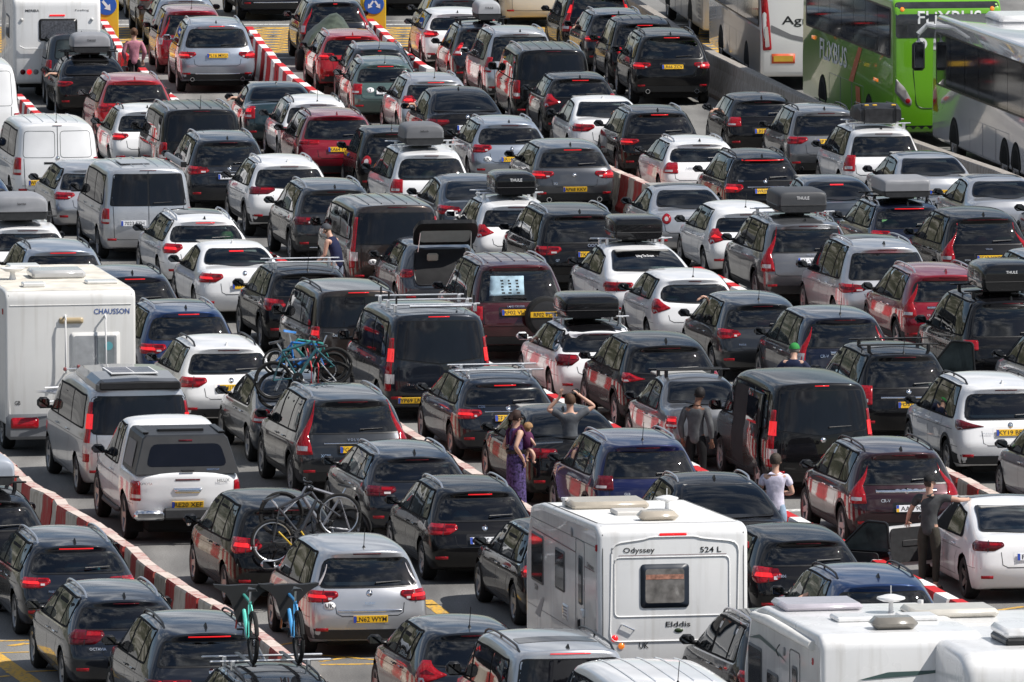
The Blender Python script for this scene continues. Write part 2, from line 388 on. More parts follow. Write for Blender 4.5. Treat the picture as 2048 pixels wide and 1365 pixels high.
def spec_of(kind, over):
    s = dict(KIND[kind]); s.update(over); s['kind'] = kind; s['yr'] = list(s['yr'])
    if kind in ('hatch','estate','suv','lsuv','mpv','mini'):        # no two makers draw the same tail
        d = RV.uniform(-.08,.12); s['yr'][5] += d; s['yr'][6] += d*.9; s['yr'][4] += RV.uniform(-.03,.05); s['dr'] *= RV.uniform(.75,1.45); s['bow'] = RV.uniform(.06,.12); s['tap'] = RV.uniform(.87,.95)
        s['crown'] = RV.uniform(.032,.055); s['dlo'] = (s['dlo'][0]+RV.uniform(-.10,.14), s['dlo'][1]+RV.uniform(-.08,.16)); s['w6'] += RV.uniform(-.02,.02); s['cr'] = RV.uniform(.3,.75); s['p0'] = RV.uniform(.87,.91)
    return s
def stations(s):
    Ln, H = s['L'], s['H']; ycw = s['ycw']*Ln; yrf = s['yrf']*Ln; zc = s['zbf']+.07
    fr = [(ycw+.45*(Ln-ycw), zc-.04), (Ln-.26, zc-.15), (Ln, zc-.24)]
    van = s['kind'] in ('van','cvan')
    if van: fr = [(ycw+.4*(Ln-ycw), zc-.03), (Ln-.2, zc-.12), (Ln, zc-.22)]
    T = []
    if s.get('box', 2) == 2:
        dr = s['dr']
        for y, zt in ((0,H-dr),(.2,H-.8*dr),(.70,H-.4*dr),(.29*Ln,H-.1*dr),(.41*Ln,H),(.53*Ln,H-.005),(yrf,H-.05)):
            k_ = s.get('tap', 1. if van else .925) if y == 0 else s.get('tap', 1. if van else .925)*.3+.7 if y < .5 else 1.
            T.append([y, zt, 1, s['w5']*(k_*.6+.4), s['w6']*k_])
    else:
        tr = s['trunk']; yg, yrr = s['yg'], s['yrr']; n3 = s['kind'] == 'fast'
        T.append([0, tr-.02, 0, .90, .82]); T.append([.2, tr, 0, .90, .82])
        if yg > .6: T.append([yg-.22, tr+.005, 0, .90, .81])
        T.append([yg, tr+.01, 0, .885, .79])
        ym = yg + (yrr-yg)*.52; T.append([ym, tr + (H-tr)*(.66 if s['kind'] != 'pickup' else .5), 1, (s['w5']+.87)/2 + .0, (s['w6']+.79)/2])
        T.append([yrr, H-.035, 1, s['w5'], s['w6']])
        T.append([max(yrr+.35, .5*Ln), H, 1, s['w5'], s['w6']]); T.append([yrf, H-.05, 1, s['w5'], s['w6']])
    T.append([ycw, zc, 0, .885, .79])
    for y, z in fr: T.append([y, z, 0, .885, .79])
    return T
FL = (-1., -.64, -.22, .22, .64, 1.)
def cage(s):
    T = stations(s); N = len(T); Wh = s['W']/2; Ln = s['L']; H = s['H']; yr = s['yr']; zs = s['zs']; ycw = s['ycw']*Ln
    lev = [.90,.975,1.0,.985,.945]; v = []; ids = {}
    def zlev(j):
        y, zt, gh, w5, w6 = T[j]
        t = min(1, max(0, y/ycw)); zb = s['zb']*(1-t) + s['zbf']*t
        if not gh: zb = min(zb, zt-.05)
        end = 1 if j in (0, N-1) else 0
        z0 = zs + (.06 if end else 0)
        z5 = zb + (zt-zb)*(.74 if gh else .5)
        return [z0, z0+.13, zs+(zb-zs)*.52, zb-.13 if zb-.13 > zs+.3 else zb-.08, zb, z5, zt]
    fall = [1,1,.5,.12] + [0]*20
    if s.get('box', 2) == 3: fall = [1,.8,.2] + [0]*20
    yf = [-.12,-.02,0,-.02,-.05,-.09,-.14]
    def plan(j):
        y = T[j][0]
        if j == 0: return s.get('p0', .89)
        if j == 1: return s.get('p1', .972)
        if j == N-1: return .80
        if j == N-2: return .93
        if j == N-3: return .97
        return 1.
    def pt(j, k, f):
        key = (j, k, f)
        if key in ids: return ids[key]
        y, zt, gh, w5, w6 = T[j]; Z = zlev(j); p = plan(j)
        wl = lev + [w5, w6]; x = f*Wh*p*wl[k]; z = Z[k]
        yy = y + yr[k]*fall[j] + (yf[k] if j == N-1 else 0)
        if k == ZL-1: z += s.get('crown', .042)*(1-f*f)*(1 if gh else .9)
        bow = s.get('bow', .09)
        if j == 0: yy -= bow*(1-f*f) - bow*.5
        if j == N-1: yy += .16*(1-f*f)
        if gh and j == N-5 and k >= 5: yy += .10*(1-f*f)
        if j == N-4 and k >= 4: yy += .10*(1-f*f)
        ids[key] = len(v); v.append((x, yy, z)); return ids[key]
    f = []
    for j in range(N-1):
        for k in range(ZL-1):
            f.append((pt(j,k,1.), pt(j+1,k,1.), pt(j+1,k+1,1.), pt(j,k+1,1.)))
            f.append((pt(j,k+1,-1.), pt(j+1,k+1,-1.), pt(j+1,k,-1.), pt(j,k,-1.)))
        for i in range(len(FL)-1):
            f.append((pt(j,ZL-1,FL[i+1]), pt(j+1,ZL-1,FL[i+1]), pt(j+1,ZL-1,FL[i]), pt(j,ZL-1,FL[i])))
            f.append((pt(j,0,FL[i]), pt(j+1,0,FL[i]), pt(j+1,0,FL[i+1]), pt(j,0,FL[i+1])))
    for k in range(ZL-1):
        for i in range(len(FL)-1):
            f.append((pt(0,k,FL[i]), pt(0,k,FL[i+1]), pt(0,k+1,FL[i+1]), pt(0,k+1,FL[i])))
            f.append((pt(N-1,k+1,FL[i]), pt(N-1,k+1,FL[i+1]), pt(N-1,k,FL[i+1]), pt(N-1,k,FL[i])))
    cr = {}
    for j in range(N-1):
        for sg in (1., -1.):
            cr[(pt(j,4,sg), pt(j+1,4,sg))] = s.get('cb', .30); cr[(pt(j,0,sg), pt(j+1,0,sg))] = .7
            cr[(pt(j,2,sg), pt(j+1,2,sg))] = .25; cr[(pt(j,3,sg), pt(j+1,3,sg))] = .45
            if T[j][2] or T[j+1][2]: cr[(pt(j,6,sg), pt(j+1,6,sg))] = s.get('c6', .18)
    for i in range(len(FL)-1):
        cr[(pt(0,6,FL[i]), pt(0,6,FL[i+1]))] = s.get('cr', .55); cr[(pt(0,0,FL[i]), pt(0,0,FL[i+1]))] = .6
        cr[(pt(0,2,FL[i]), pt(0,2,FL[i+1]))] = .5; cr[(pt(0,3,FL[i]), pt(0,3,FL[i+1]))] = .55
        if s.get('box', 2) == 3:
            for j in range(2, N):
                if not T[j][2] and T[j+1][2]: cr[(pt(j,6,FL[i]), pt(j,6,FL[i+1]))] = .5; break
    return v, f, cr
def finish_body(me, s):
    """rescale to the stated size and open the wheel arches"""
    n = len(me.vertices); co = np.empty(n*3); me.vertices.foreach_get('co', co); co = co.reshape(-1,3)
    co[:,0] *= (s['W']/2)/np.abs(co[:,0]).max()
    lo, hi = co[:,1].min(), co[:,1].max(); co[:,1] = (co[:,1]-lo)*s['L']/(hi-lo); s['ky'] = (lo, s['L']/(hi-lo))
    zm = co[:,2].max(); kz = (s['H']-s['zs'])/(zm-s['zs']); co[:,2] = np.where(co[:,2] > s['zs'], s['zs']+(co[:,2]-s['zs'])*kz, co[:,2])
    rr = s['rr']; Ra = rr + .055; s['ya'] = s.get('yra', .195*s['L']); s['yfa'] = s.get('yfx', s['L'] - .18*s['L'])
    if s['kind'] in ('van','cvan'): s['yfa'] = s['L']-.88
    kill = np.zeros(n, bool)
    for yw in (s['ya'], s['yfa']):
        d = np.hypot(co[:,1]-yw, co[:,2]-rr); side = np.abs(co[:,0]) > s['W']/2*.62
        ins = (d < Ra) & side; kill |= ins
        dd = np.maximum(d, 1e-4); k = Ra/dd
        push = ins
        ny = yw + (co[:,1]-yw)*k; nz = rr + (co[:,2]-rr)*k
        s.setdefault('_p', []).append((push, ny, nz))
    co2 = co.copy()
    for push, ny, nz in s['_p']:
        co2[push,1] = ny[push]; co2[push,2] = np.maximum(nz[push], s['zs'] if True else 0)
    del s['_p']
    me.vertices.foreach_set('co', co2.ravel())
    bm = bmesh.new(); bm.from_mesh(me); bm.verts.ensure_lookup_table()
    dead = [f for f in bm.faces if all(kill[v.index] for v in f.verts)]
    full = bm.copy()
    bmesh.ops.delete(bm, geom=dead, context='FACES'); bm.to_mesh(me); bm.free()
    me.polygons.foreach_set('use_smooth', [True]*len(me.polygons)); me.update()
    # closed copy for the ray casts
    full.free(); return me
# ------------------------------------------------------------------ shared small meshes
CACHE = {}
def wheel_meshes(r, style):
    k = (round(r,3), style)
    if k in CACHE: return CACHE[k]
    w = .215; b = MB(); ri = r*.70
    b.lathe([(-w/2+.01,ri-.02),(-w/2,ri+.01),(-w/2-.002,r-.04),(-w/2+.03,r-.008),(-w/2+.06,r),(w/2-.06,r),(w/2-.03,r-.008),(w/2+.002,r-.04),(w/2,ri+.01),(w/2-.01,ri-.02)], 28)
    t = b.mesh(True, 'tyre')
    b = MB(); b.lathe([(w/2-.012,ri+.002),(w/2-.004,ri-.008),(w/2-.02,ri-.03),(-w/2+.03,ri-.045)], 28)
    b.lathe([(w/2-.085,ri-.03),(w/2-.09,.05),(w/2-.09,.0)], 20)
    n = 5 if style == 'five' else 10 if style == 'ten' else 7
    for i in range(n):
        a = 2*math.pi*i/n; wd = .055 if n == 5 else .032
        for t0, t1 in ((.05, .6),(.6, 1.)):
            pass
        ca, sa = math.cos(a), math.sin(a)
        def q(rad, off, x): return (x, rad*ca - off*sa, rad*sa + off*ca)
        v = [q(.04,-wd,w/2-.045), q(.04,wd,w/2-.045), q(ri-.012,wd*.7,w/2-.018), q(ri-.012,-wd*.7,w/2-.018), q(.04,-wd,w/2-.08), q(.04,wd,w/2-.08), q(ri-.012,wd*.7,w/2-.06), q(ri-.012,-wd*.7,w/2-.06)]
        b.add(v, [(0,1,2,3),(0,4,5,1),(1,5,6,2),(3,2,6,7),(0,3,7,4)])
    b.lathe([(w/2-.035,0.0001),(w/2-.035,.05),(w/2-.06,.065)], 14)
    rm = b.mesh(True, 'rim'); CACHE[k] = (t, rm); return CACHE[k]
def add_wheel(parent, x, y, r, style, rmat):
    t, rm = wheel_meshes(r, style)
    if not t.materials: t.materials.append(M_TYRE())
    o = link('wheel', t, None, parent); o.location = (x, y, r); o.rotation_euler = (random.random()*6, 0, 0 if x > 0 else math.pi)
    q = link('rim', rm, None, o)
    if not rm.materials: rm.materials.append(rmat)
    q.material_slots[0].link = 'OBJECT'; q.material_slots[0].material = rmat
    return o
def plate(parent, surf, text, style, z, x=0., how='rear', w=.52, h=.111):
    p, n = surf.rear(x, z); p2, n2 = surf.rear(x, z+h*.45); p3, _ = surf.rear(x, z-h*.45); yy = min(p.y, p2.y, p3.y) - .012
    tilt = math.atan2(p2.y-p3.y, h*.9)*.8
    rot = Matrix.Rotation(-tilt, 3, 'X'); c = Vector((x, min(yy, p.y-.012), z))
    b = MB(); b.box((0,0,0), (w,.012,h), .004); b.v = [tuple(rot @ Vector(q) + c) for q in b.v]
    o = b.build('number_plate', M_PLY() if style == 'gb' else M_PLW(), parent)
    tx = .02 if style == 'gb' else .035
    if text:
        v, f = text2d(text, .074, min(w-.11 if style != 'gb' else w-.06, .068*len(text)))
        link('plate_lettering', mesh_from([rot @ Vector((a+tx*.5, -.0075, b_)) + c for a, b_ in v], f, False), M_INK(), o)
    if style == 'eu' or (style == 'gb' and text and len(text) % 2 == 0):
        b = MB(); b.box((-w/2+.024,-.0062,0), (.042,.003,h-.008)); b.v = [tuple(rot @ Vector(q) + c) for q in b.v]
        b.build('country_band', M_PLB() , o)
    if style == 'ua':
        b = MB(); b.box((-w/2+.024,-.0062,h*.25), (.042,.003,h*.48)); b.v = [tuple(rot @ Vector(q) + c) for q in b.v]; b.build('country_band', M_PLB(), o)
        b = MB(); b.box((-w/2+.024,-.0062,-h*.25), (.042,.003,h*.48)); b.v = [tuple(rot @ Vector(q) + c) for q in b.v]; b.build('country_band', M_PLY(), o)
    return o
def light_poly(style, e, z0, z1, si, zb, zt):
    h = z1-z0; zm = (z0+z1)/2
    if style == 'wide':  return rounded([(si,z0+.55*h),(si+.02,z1-.01),(e+.20,z1),(e+.28,z0+.55*h),(e+.10,z0),(si+.16,z0+.06*h)], .03)
    if style == 'bar':   return rounded([(si,z0+.15*h),(si,z1),(e+.22,z1),(e+.25,z0),(si+.05,z0)], .025)
    if style == 'block': return rounded([(si,z0),(si+.01,z1),(e+.16,z1),(e+.18,z0)], .03)
    if style == 'tri':   return rounded([(si,zm-.02),(e-.02,z1),(e+.30,z1+.0),(e+.16,z0+.25*h),(e+.02,z0)], .04)
    if style == 'swoop': return rounded([(si,zm+.0),(si+.16,z1-.02),(e+.14,z1),(e+.38,z1-.05*h),(e+.2,z0+.2*h),(e-.02,z0),(si+.1,z0+.2*h)], .05)
    if style == 'tall':  return rounded([(e-.14,z0),(e*.865,zb),(e*.72,zt-.17),(e*.84,zt-.16),(e+.05,zb+.05),(e+.16,z0+.1),(e+.14,z0)], .025)
    if style == 'lblk':  return rounded([(e-.26,z0),(e-.23,z0+.15),(e*.85,zb),(e*.70,z1),(e*.82,z1),(e+.05,zb+.06),(e+.17,z0+.13),(e+.11,z0-.01)], .022)
    if style == 'round': return circle(si, zm, h/2, 18)
    if style == 'strip': return rounded([(e-.10,z0),(e-.12,z1),(e+.03,z1),(e+.10,z0)], .02)
def mir(p): return [(-a, b) for a, b in p][::-1]
TXTOPT = ('text','sticker')
def collect_texts(o):
    if o.get('plate') and o['plate'][0]: request_text(o['plate'][0])
    for t in o.get('text', ()): request_text(t[0])
    if o.get('sticker'): request_text(o['sticker'][0])
LUG = [((.45,.05,.06),'red_bag'),((.05,.22,.30),'teal_bag'),((.55,.53,.50),'pale_blanket'),((.05,.09,.25),'blue_bag'),((.30,.22,.14),'tan_bag'),((.12,.30,.12),'green_bag'),((.35,.36,.38),'grey_case')]
def cabin(me, sf, poly, s, root, z0, col):
    """open the bodywork behind the rear glass; seats, head rests and luggage stand inside"""
    bm = bmesh.new(); bm.from_mesh(me); bm.verts.ensure_lookup_table()
    cx = sum(p[0] for p in poly)/len(poly); cz = sum(p[1] for p in poly)/len(poly)
    pq = [(cx+(a-cx)*1.01, cz+(b-cz)*1.01) for a, b in poly]; A = np.array([(v.co.x, v.co.z) for v in bm.verts]); ins = inside(A, pq)
    lim = s['L']*.5; dead = [f for f in bm.faces if f.normal.y < -.03 and all(ins[v.index] and v.co.y < lim for v in f.verts)]
    bmesh.ops.delete(bm, geom=dead, context='FACES'); bm.to_mesh(me); bm.free()
    rn = random.Random(int(abs(root.location.x*931+root.location.y*77))); zb = s['zb']; Wh = s['W']/2; yg = sf.rear(0, z0+.02)[0].y; ys = max(yg+.55, .95) if s.get('box', 2) == 2 else yg+.75
    cloth = mat('seat_cloth', (.022,.022,.024), .85, 0, 0, .3, .3, 18.); H = s['H']
    b = MB(); b.box((0,ys,zb-.22), (Wh*1.45,.20,.55), .05); b.build('rear_seat', cloth, root, True)
    for x in (-.42,0,.42): MB().box((x*Wh/.9,ys+.02,zb+.14), (.26,.10,.19), .05).build('head_rest', cloth, root, True)
    MB().box((0,(yg+ys)/2+.03,zb-.06), (Wh*1.5,ys-yg-.10,.04), .01).build('parcel_shelf', mat('shelf_felt', (.020,.020,.021), .95), root)
    for sg in (-1,1):
        MB().box((sg*.38,ys+.85,zb+.0), (.46,.16,.62), .06).build('front_seat', cloth, root, True)
        MB().box((sg*.38,ys+.86,min(zb+.42,H-.22)), (.24,.10,.18), .05).build('front_head_rest', cloth, root, True)
    lit = mat('cabin_light_lining', (.30,.295,.28), .9); MB().box((0,ys+.9,H-.10), (Wh*1.1,1.6,.03), .01).build('roof_lining', lit, root)
    for k in range(rn.choice((0,1,1,2,3))):
        c_, n_ = rn.choice(LUG); w_ = rn.uniform(.22,.45); h_ = rn.uniform(.10,.24); x = rn.uniform(-.45,.45)
        MB().box((x,yg+.24+rn.uniform(0,.15),zb-.04+h_/2), (w_,rn.uniform(.2,.3),h_), min(h_,w_)*.35, Matrix.Rotation(rn.uniform(-.4,.4),3,'Z')).build('luggage', mat(n_, c_, .8, 0, 0, .3, .25, 10., bump=.3), root, True)
def build_car(idx, s, o, name, label, cat, group, col, anchor, yaw):
    me = finish_body(BAKED[('car', idx)], s)
    Wh = s['W']/2; Ln = s['L']; H = s['H']; zb = s['zb']; kind = s['kind']; box = s.get('box', 2)
    sf = Surf(me, Wh-.36, .47, .42); van = kind in ('van','cvan')
    zt0 = H - s.get('dr', .05) if box == 2 else s['trunk']
    # anchor: rear edge of the roof seen in the photograph
    if anchor[0] == 'g': loc = at(anchor[1], anchor[2], 0.); h0 = Vector((0,0,0))
    else:
        za = zt0 - .02 if box == 2 else H - .075
        if kind == 'pickup': za = H-.06
        h0, _ = sf.rear(0, za); u, v = px(*anchor) if anchor[0] != 'p' else anchor[1:]; loc = at(u, v, za)
    if yaw is None:
        Y = loc.y; yaw = 10.6 if Y < 190 else 10.6-(Y-190)*.032 if Y < 240 else max(5.4, 9.-(Y-240)*.105)
    rz = R(yaw); q = Matrix.Rotation(rz, 3, 'Z') @ Vector((h0.x, h0.y, 0)); base = Vector((loc.x-q.x, loc.y-q.y, 0))
    root = empty(name, base, rz, label, cat, group)
    body = link('body', me, paint(col), root)
    GL = {'tint':M_GLASS, 'clear':M_GLASS2, 'priv':M_PRIV}[o.get('glass', 'tint')]()
    TR = M_TRIM(); PLA = M_PLAST()
    # ---- underside and wheel wells
    b = MB(); b.box((0, Ln/2, .34), (s['W']-.56, Ln-.5, .30), .05)
    for yw in (s['ya'], s['yfa']):
        for sg in (-1, 1):
            b.lathe([(sg*(Wh-.34), .02),(sg*(Wh-.34), s['rr']+.052),(sg*(Wh-.05), s['rr']+.052)], 16, 'x', (0,yw,s['rr']), -.35, math.pi+.35)
    b.build('underbody', M_UNDER(), root)
    # ---- wheels
    rs = o.get('rim', 'five'); rmat = M_RIMD() if o.get('rimdark') else M_RIM()
    for yw in (s['ya'], s['yfa']):
        for sg in (-1, 1): add_wheel(root, sg*(Wh-.125), yw, s['rr'], rs, rmat)
    # ---- side windows
    T = stations(s); ys = [t[0] for t in T]; zts = [t[1] for t in T]
    def topz(y): return float(np.interp(y, ys, zts))
    ycw = s['ycw']*Ln; yrf = s['yrf']*Ln; db, dt = s['dlo']; m0 = o.get('dz', .115 if not van else .20)
    zbl = lambda y: zb + (s['zbf']-zb)*min(1, y/ycw)
    ztop_r = topz(dt) - m0 + .015
    dlo = [(db, zbl(db)+.035)] + [(y, zbl(y)+.03) for y in np.linspace(db+.3, ycw-.22, 4)]
    dlo += [(ycw-.12, zbl(ycw)+.05)] + [(yrf-.10+(.0), H-.055-m0+.01)]
    dlo += [(y, topz(y)-m0) for y in np.linspace(yrf-.5, dt+.25, 4)] + [(dt, ztop_r)]
    dlo = rounded(dlo, .06, 2)
    def grow(poly, d):
        c = poly; out = []; n = len(c); ar = sum(c[i-1][0]*c[i][1]-c[i][0]*c[i-1][1] for i in range(n)); sg = 1 if ar > 0 else -1
        for i in range(n):
            a = Vector(c[i-1]); bb = Vector(c[(i+1) % n]); t = (bb-a).normalized(); out.append((c[i][0]+t.y*d*sg, c[i][1]-t.x*d*sg))
        return out
    B = o.get('bp', .485*Ln if not van else .62*Ln); Cc = o.get('cp', .275*Ln if not van else .33*Ln)
    if kind == 'pickup': Cc = 2.2
    panes = []
    pw = .055
    pl = clip(dlo, -1, 0, -(B+pw)); panes.append(pl)
    pm = clip(clip(dlo, 1, 0, B-pw), -1, 0, -(Cc+pw*.6)); panes.append(pm)
    if Cc - pw > db + .12: panes.append(clip(dlo, 1, 0, Cc-pw*.6))
    for how in ('left', 'right'):
        if o.get('chrome'): P(sf, how, grow(dlo, .045), 'window_surround', M_CHROME() if o['chrome'] == 1 else M_ALU(), root, .003, .14, .0)
        if o.get('sidepanel') and how: continue
        P(sf, how, grow(dlo, .022), 'window_frame', M_RUB(), root, .006, .14, .0)
        for i, p_ in enumerate(panes):
            if len(p_) < 3: continue
            if how == 'left' and o.get('open') == i: continue
            g = GL if i else (M_GLASS() if o.get('glass') == 'priv' else GL)
            P(sf, how, grow(p_, -.010), 'side_window', g, root, .010, .14, .0)
    # ---- windscreen
    zc = s['zbf']+.10
    P(sf, 'front', rounded([(-Wh*.80,zc),(Wh*.80,zc),(Wh*.66,H-.10),(-Wh*.66,H-.10)], .08), 'windscreen', M_GLASS(), root, .005, .16, .0)
    # ---- rear window
    if box == 2: rw = o.get('rw', (zb+.03, zt0-(.125 if not van else .13), Wh*.79, Wh*(.64 if not van else .70)))
    else: rw = o.get('rw', (s['trunk']+.04, H-.115, Wh*.74, Wh*.585))
    if not o.get('norw'):
        z0, z1, h0_, h1_ = rw; rad = o.get('rwr', random.choice((.05,.07,.10)))
        dip = o.get('dip', 0.)
        wp = [(-h0_,z0),(0,z0-dip),(h0_,z0),(h1_,z1),(-h1_,z1)] if dip else [(-h0_,z0),(h0_,z0),(h1_,z1),(-h1_,z1)]
        fr = rounded([(a*1.045, b_ + (.02 if b_ > (z0+z1)/2 else -.022)) for a, b_ in wp], rad*1.2)
        see = o.get('glass', 'tint') != 'priv' and not van
        if see: cabin(me, sf, wp, s, root, z0, col)
        if see:
            zc_ = (z0+z1)/2; inn = [(a*.90, (b_-zc_)*.80+zc_) for a, b_ in fr]; ring_patch(sf, 'rear', fr, inn, .006 if box == 2 else .014, .05, 'rear_window_frame', TR, root)
        else: P(sf, 'rear', fr, 'rear_window_frame', TR, root, .004 if box == 2 else .010, .1 if box == 2 else .06, .0)
        if o.get('split'):
            for sg in (-1, 1):
                hw = [(sg*.02,z0),(sg*h0_,z0),(sg*h1_,z1),(sg*.02,z1)]; hw = hw if sg > 0 else hw[::-1]
                P(sf, 'rear', rounded(hw, rad), 'rear_window', GL, root, .009, .1, .0)
        else: P(sf, 'rear', rounded(wp, rad), 'rear_window', M_SEE() if see else GL, root, .009 if box == 2 else .018, .1 if box == 2 else .06, .0)
        if o.get('wiper', box == 2):
            wx = o.get('wx', .10)
            p0, n0 = sf.rear(wx, z0+.03); p1, n1 = sf.rear(wx-.02+.40*(1 if not o.get('wl') else -1), z0+.055)
            MB().tube([p0+n0*.02, p0+n0*.035+Vector((0,0,.01)), p1+n1*.03], [.016,.011,.007], 6).build('rear_wiper', TR, root)
    # ---- high-level brake light
    hb = o.get('hb', 0)
    if box == 2 and hb is not None:
        wv = o.get('hbw', .19); zz = zt0 - .045 if not o.get('hbz') else o['hbz']
        P(sf, 'rear', rect(-wv,zz-.0075,wv,zz+.0075), 'high_brake_light', M_LIT() if hb else M_LENSD(), root, .008, .1, .008)
    elif hb and box == 3:
        zz = H-.15; P(sf, 'rear', rect(-.14,zz-.010,.14,zz+.010), 'high_brake_light', M_LIT(), root, .024, .1, .0)
    # ---- tail lights
    st, z0, z1, si = o.get('lights', ('wide', zb-.21, zb-.05, .45))[:4]
    lp = light_poly(st, Wh, z0, z1, si, zb, zt0); lm = M_LENSD() if o.get('dull') else M_LENS()
    for sg in (1, -1):
        pp = lp if sg > 0 else mir(lp)
        t = P(sf, 'wrap', pp, 'tail_light', lm, root, .010, .06, .016)
        hh = z1-z0
        if st in ('wide','bar','swoop'):
            q = rounded([(max(si+.10, Wh-.28),z0+.36*hh),(Wh-.25,z0+.62*hh),(Wh+.12,z0+.66*hh),(Wh+.12,z0+.42*hh)], .02)
            P(sf, 'wrap', q if sg > 0 else mir(q), 'lamp_strip', M_LIT() if o.get('brake') else M_LENSD(), t, .014, .08, 0)
            q = rect(Wh-.215,z0-.01,Wh-.200,z1+.01); P(sf, 'wrap', q if sg > 0 else mir(q), 'lamp_divider', TR, t, .013, .06, 0)
            q = rounded([(si+.05,z0+.60*hh),(si+.06,z1-.03),(Wh-.235,z1-.025),(Wh-.235,z0+.60*hh)], .015); P(sf, 'wrap', q if sg > 0 else mir(q), 'lamp_inset', M_LENSD() if not o.get('dull') else M_LENS(), t, .0135, .06, 0)
            if o.get('clear', 1):
                q = rect(si+.10,z0+.24*hh,Wh-.30,z0+.42*hh) if Wh-.30 > si+.14 else None
                if q: P(sf, 'wrap', q if sg > 0 else mir(q), 'reversing_lens', M_CLEAR(), t, .014, .08, 0)
        elif st in ('block','lblk','strip'):
            q = rect(Wh-.17,z0+.14*hh*(.5 if st == 'lblk' else 1),Wh+.06,z0+(.32 if st != 'lblk' else .16)*hh); P(sf, 'wrap', q if sg > 0 else mir(q), 'reversing_lens', M_CLEAR(), t, .014, .08, 0)
            if o.get('brake'): q = rect(Wh-.15,z0+.55*hh,Wh+.06,z0+.8*hh); P(sf, 'wrap', q if sg > 0 else mir(q), 'lamp_strip', M_LIT(), t, .014, .08, 0)
        elif st == 'tall':
            q = rect(Wh-.11,z0+.05,Wh+.10,z0+.05+.16); P(sf, 'wrap', q if sg > 0 else mir(q), 'reversing_lens', M_CLEAR(), t, .014, .08, 0)
            if o.get('brake'): q = rect(Wh-.10,z0+.24,Wh+.06,z0+.40); P(sf, 'wrap', q if sg > 0 else mir(q), 'lamp_strip', M_LIT(), t, .014, .08, 0)
        elif st == 'tri':
            q = rounded([(si+.20,(z0+z1)/2-.02),(Wh-.04,(z0+z1)/2+.045),(Wh+.06,(z0+z1)/2-.01)], .02); P(sf, 'wrap', q if sg > 0 else mir(q), 'lamp_strip', M_LIT() if o.get('brake') else M_LENSD(), t, .014, .08, 0)
            q = rounded([(Wh-.10,z0+.12*hh),(Wh-.06,z0+.30*hh),(Wh+.05,z0+.30*hh),(Wh+.03,z0+.12*hh)], .01); P(sf, 'wrap', q if sg > 0 else mir(q), 'reversing_lens', M_CLEAR(), t, .014, .08, 0)
        elif st == 'round':
            q = circle(si, (z0+z1)/2, hh*.22, 12); P(sf, 'wrap', q if sg > 0 else mir(q), 'lamp_strip', M_LIT() if o.get('brake') else M_CLEAR(), t, .014, .08, 0)
    # ---- bumper, reflectors, seams
    if o.get('trim', kind in ('suv','lsuv')):
        zz = s['zs']+.22
        P(sf, 'wrap', rounded([(-Wh-.36,s['zs']+.07),(Wh+.36,s['zs']+.07),(Wh+.36,zz+.05),(Wh-.25,zz),(-Wh+.25,zz),(-Wh-.36,zz+.05)], .05), 'bumper_trim', PLA, root, .006, .12, 0)
        if kind in ('suv','lsuv') and o.get('arch', 1):
            for how in ('left','right'):
                for yw in (s['ya'], s['yfa']):
                    Ra = s['rr']+.055; a = [math.pi*i/14 for i in range(15)]
                    ring = [(yw+(Ra+.055)*math.cos(t_), s['rr']+(Ra+.055)*math.sin(t_)) for t_ in a] + [(yw+(Ra+.004)*math.cos(t_), s['rr']+(Ra+.004)*math.sin(t_)) for t_ in a[::-1]]
                    P(sf, how, ring, 'arch_trim', PLA, root, .008, .12, 0)
                P(sf, how, rect(s['ya']+s['rr']+.09, s['zs']+.06, s['yfa']-s['rr']-.09, s['zs']+.17), 'sill_trim', PLA, root, .006, .2, 0)
    rz_ = o.get('refl', s['zs']+.20)
    if rz_:
        for sg in (1,-1): P(sf, 'wrap', rect(min(sg*(Wh-.30), sg*(Wh-.10)), rz_, max(sg*(Wh-.30), sg*(Wh-.10)), rz_+.045), 'reflector', M_LENS(), root, .011, .08, .01)
    ztg = s['zs']+.30; zpl = o.get('plate', (0,0,zb-.22))[2]
    seams = []
    xl = min(Wh-.20, si+.06) if st in ('wide','bar','swoop','tri') else Wh-.24
    zlo = (.62*zb if not van else s['zs']+.22)
    if kind != 'pickup':
        zhi = z0 - .01 if st not in ('tall','lblk','strip','block') else zb+.0
        seams += [('rear', [(-xl,zhi),(-xl+.02,zlo+.04),(-xl+.10,zlo),(xl-.10,zlo),(xl-.02,zlo+.04),(xl,zhi)], .011)]
    seams += [('wrap', [(-Wh-.42,.60*zb),(-Wh+.10,.60*zb)], .008), ('wrap', [(Wh-.10,.60*zb),(Wh+.42,.60*zb)], .008)]
    if van and o.get('norw'):
        for sg in (-1,1): seams += [('rear', rounded([(sg*.06,zb+.02),(sg*(Wh-.22),zb+.02),(sg*(Wh-.26),zt0-.16),(sg*.06,zt0-.16)], .08)+[(sg*.06,zb+.10)], .010), ('rear', [(sg*.10,.55),(sg*(Wh-.2),.55)], .010)]
        seams += [('rear', [(-.30,zb-.10),(-.10,zb-.10)], .05)]
    if van and o.get('barn'): seams += [('rear', [(0,s['zs']+.28),(0,zt0-.06)], .014)]
    for how in ('left','right'):
        seams += [(how, [(B,zbl(B)+.02),(B,s['zs']+.14)], .012), (how, [(Cc+.02,zbl(Cc)+.02),(Cc+.05,.75*zb),(Cc+.16,.62*zb),(Cc+.22,s['zs']+.14)], .012)]
        yd = ycw-.16; seams += [(how, [(yd,zbl(yd)),(yd+.04,s['zs']+.14)], .012), (how, [(Cc+.22,s['zs']+.13),(yd+.04,s['zs']+.13)], .010)]
        seams += [(how, [(db-.1, zb-.16),(yd+.3, s['zbf']-.16)], .007)]
    ribbons(sf, seams, 'panel_gap', TR, root)
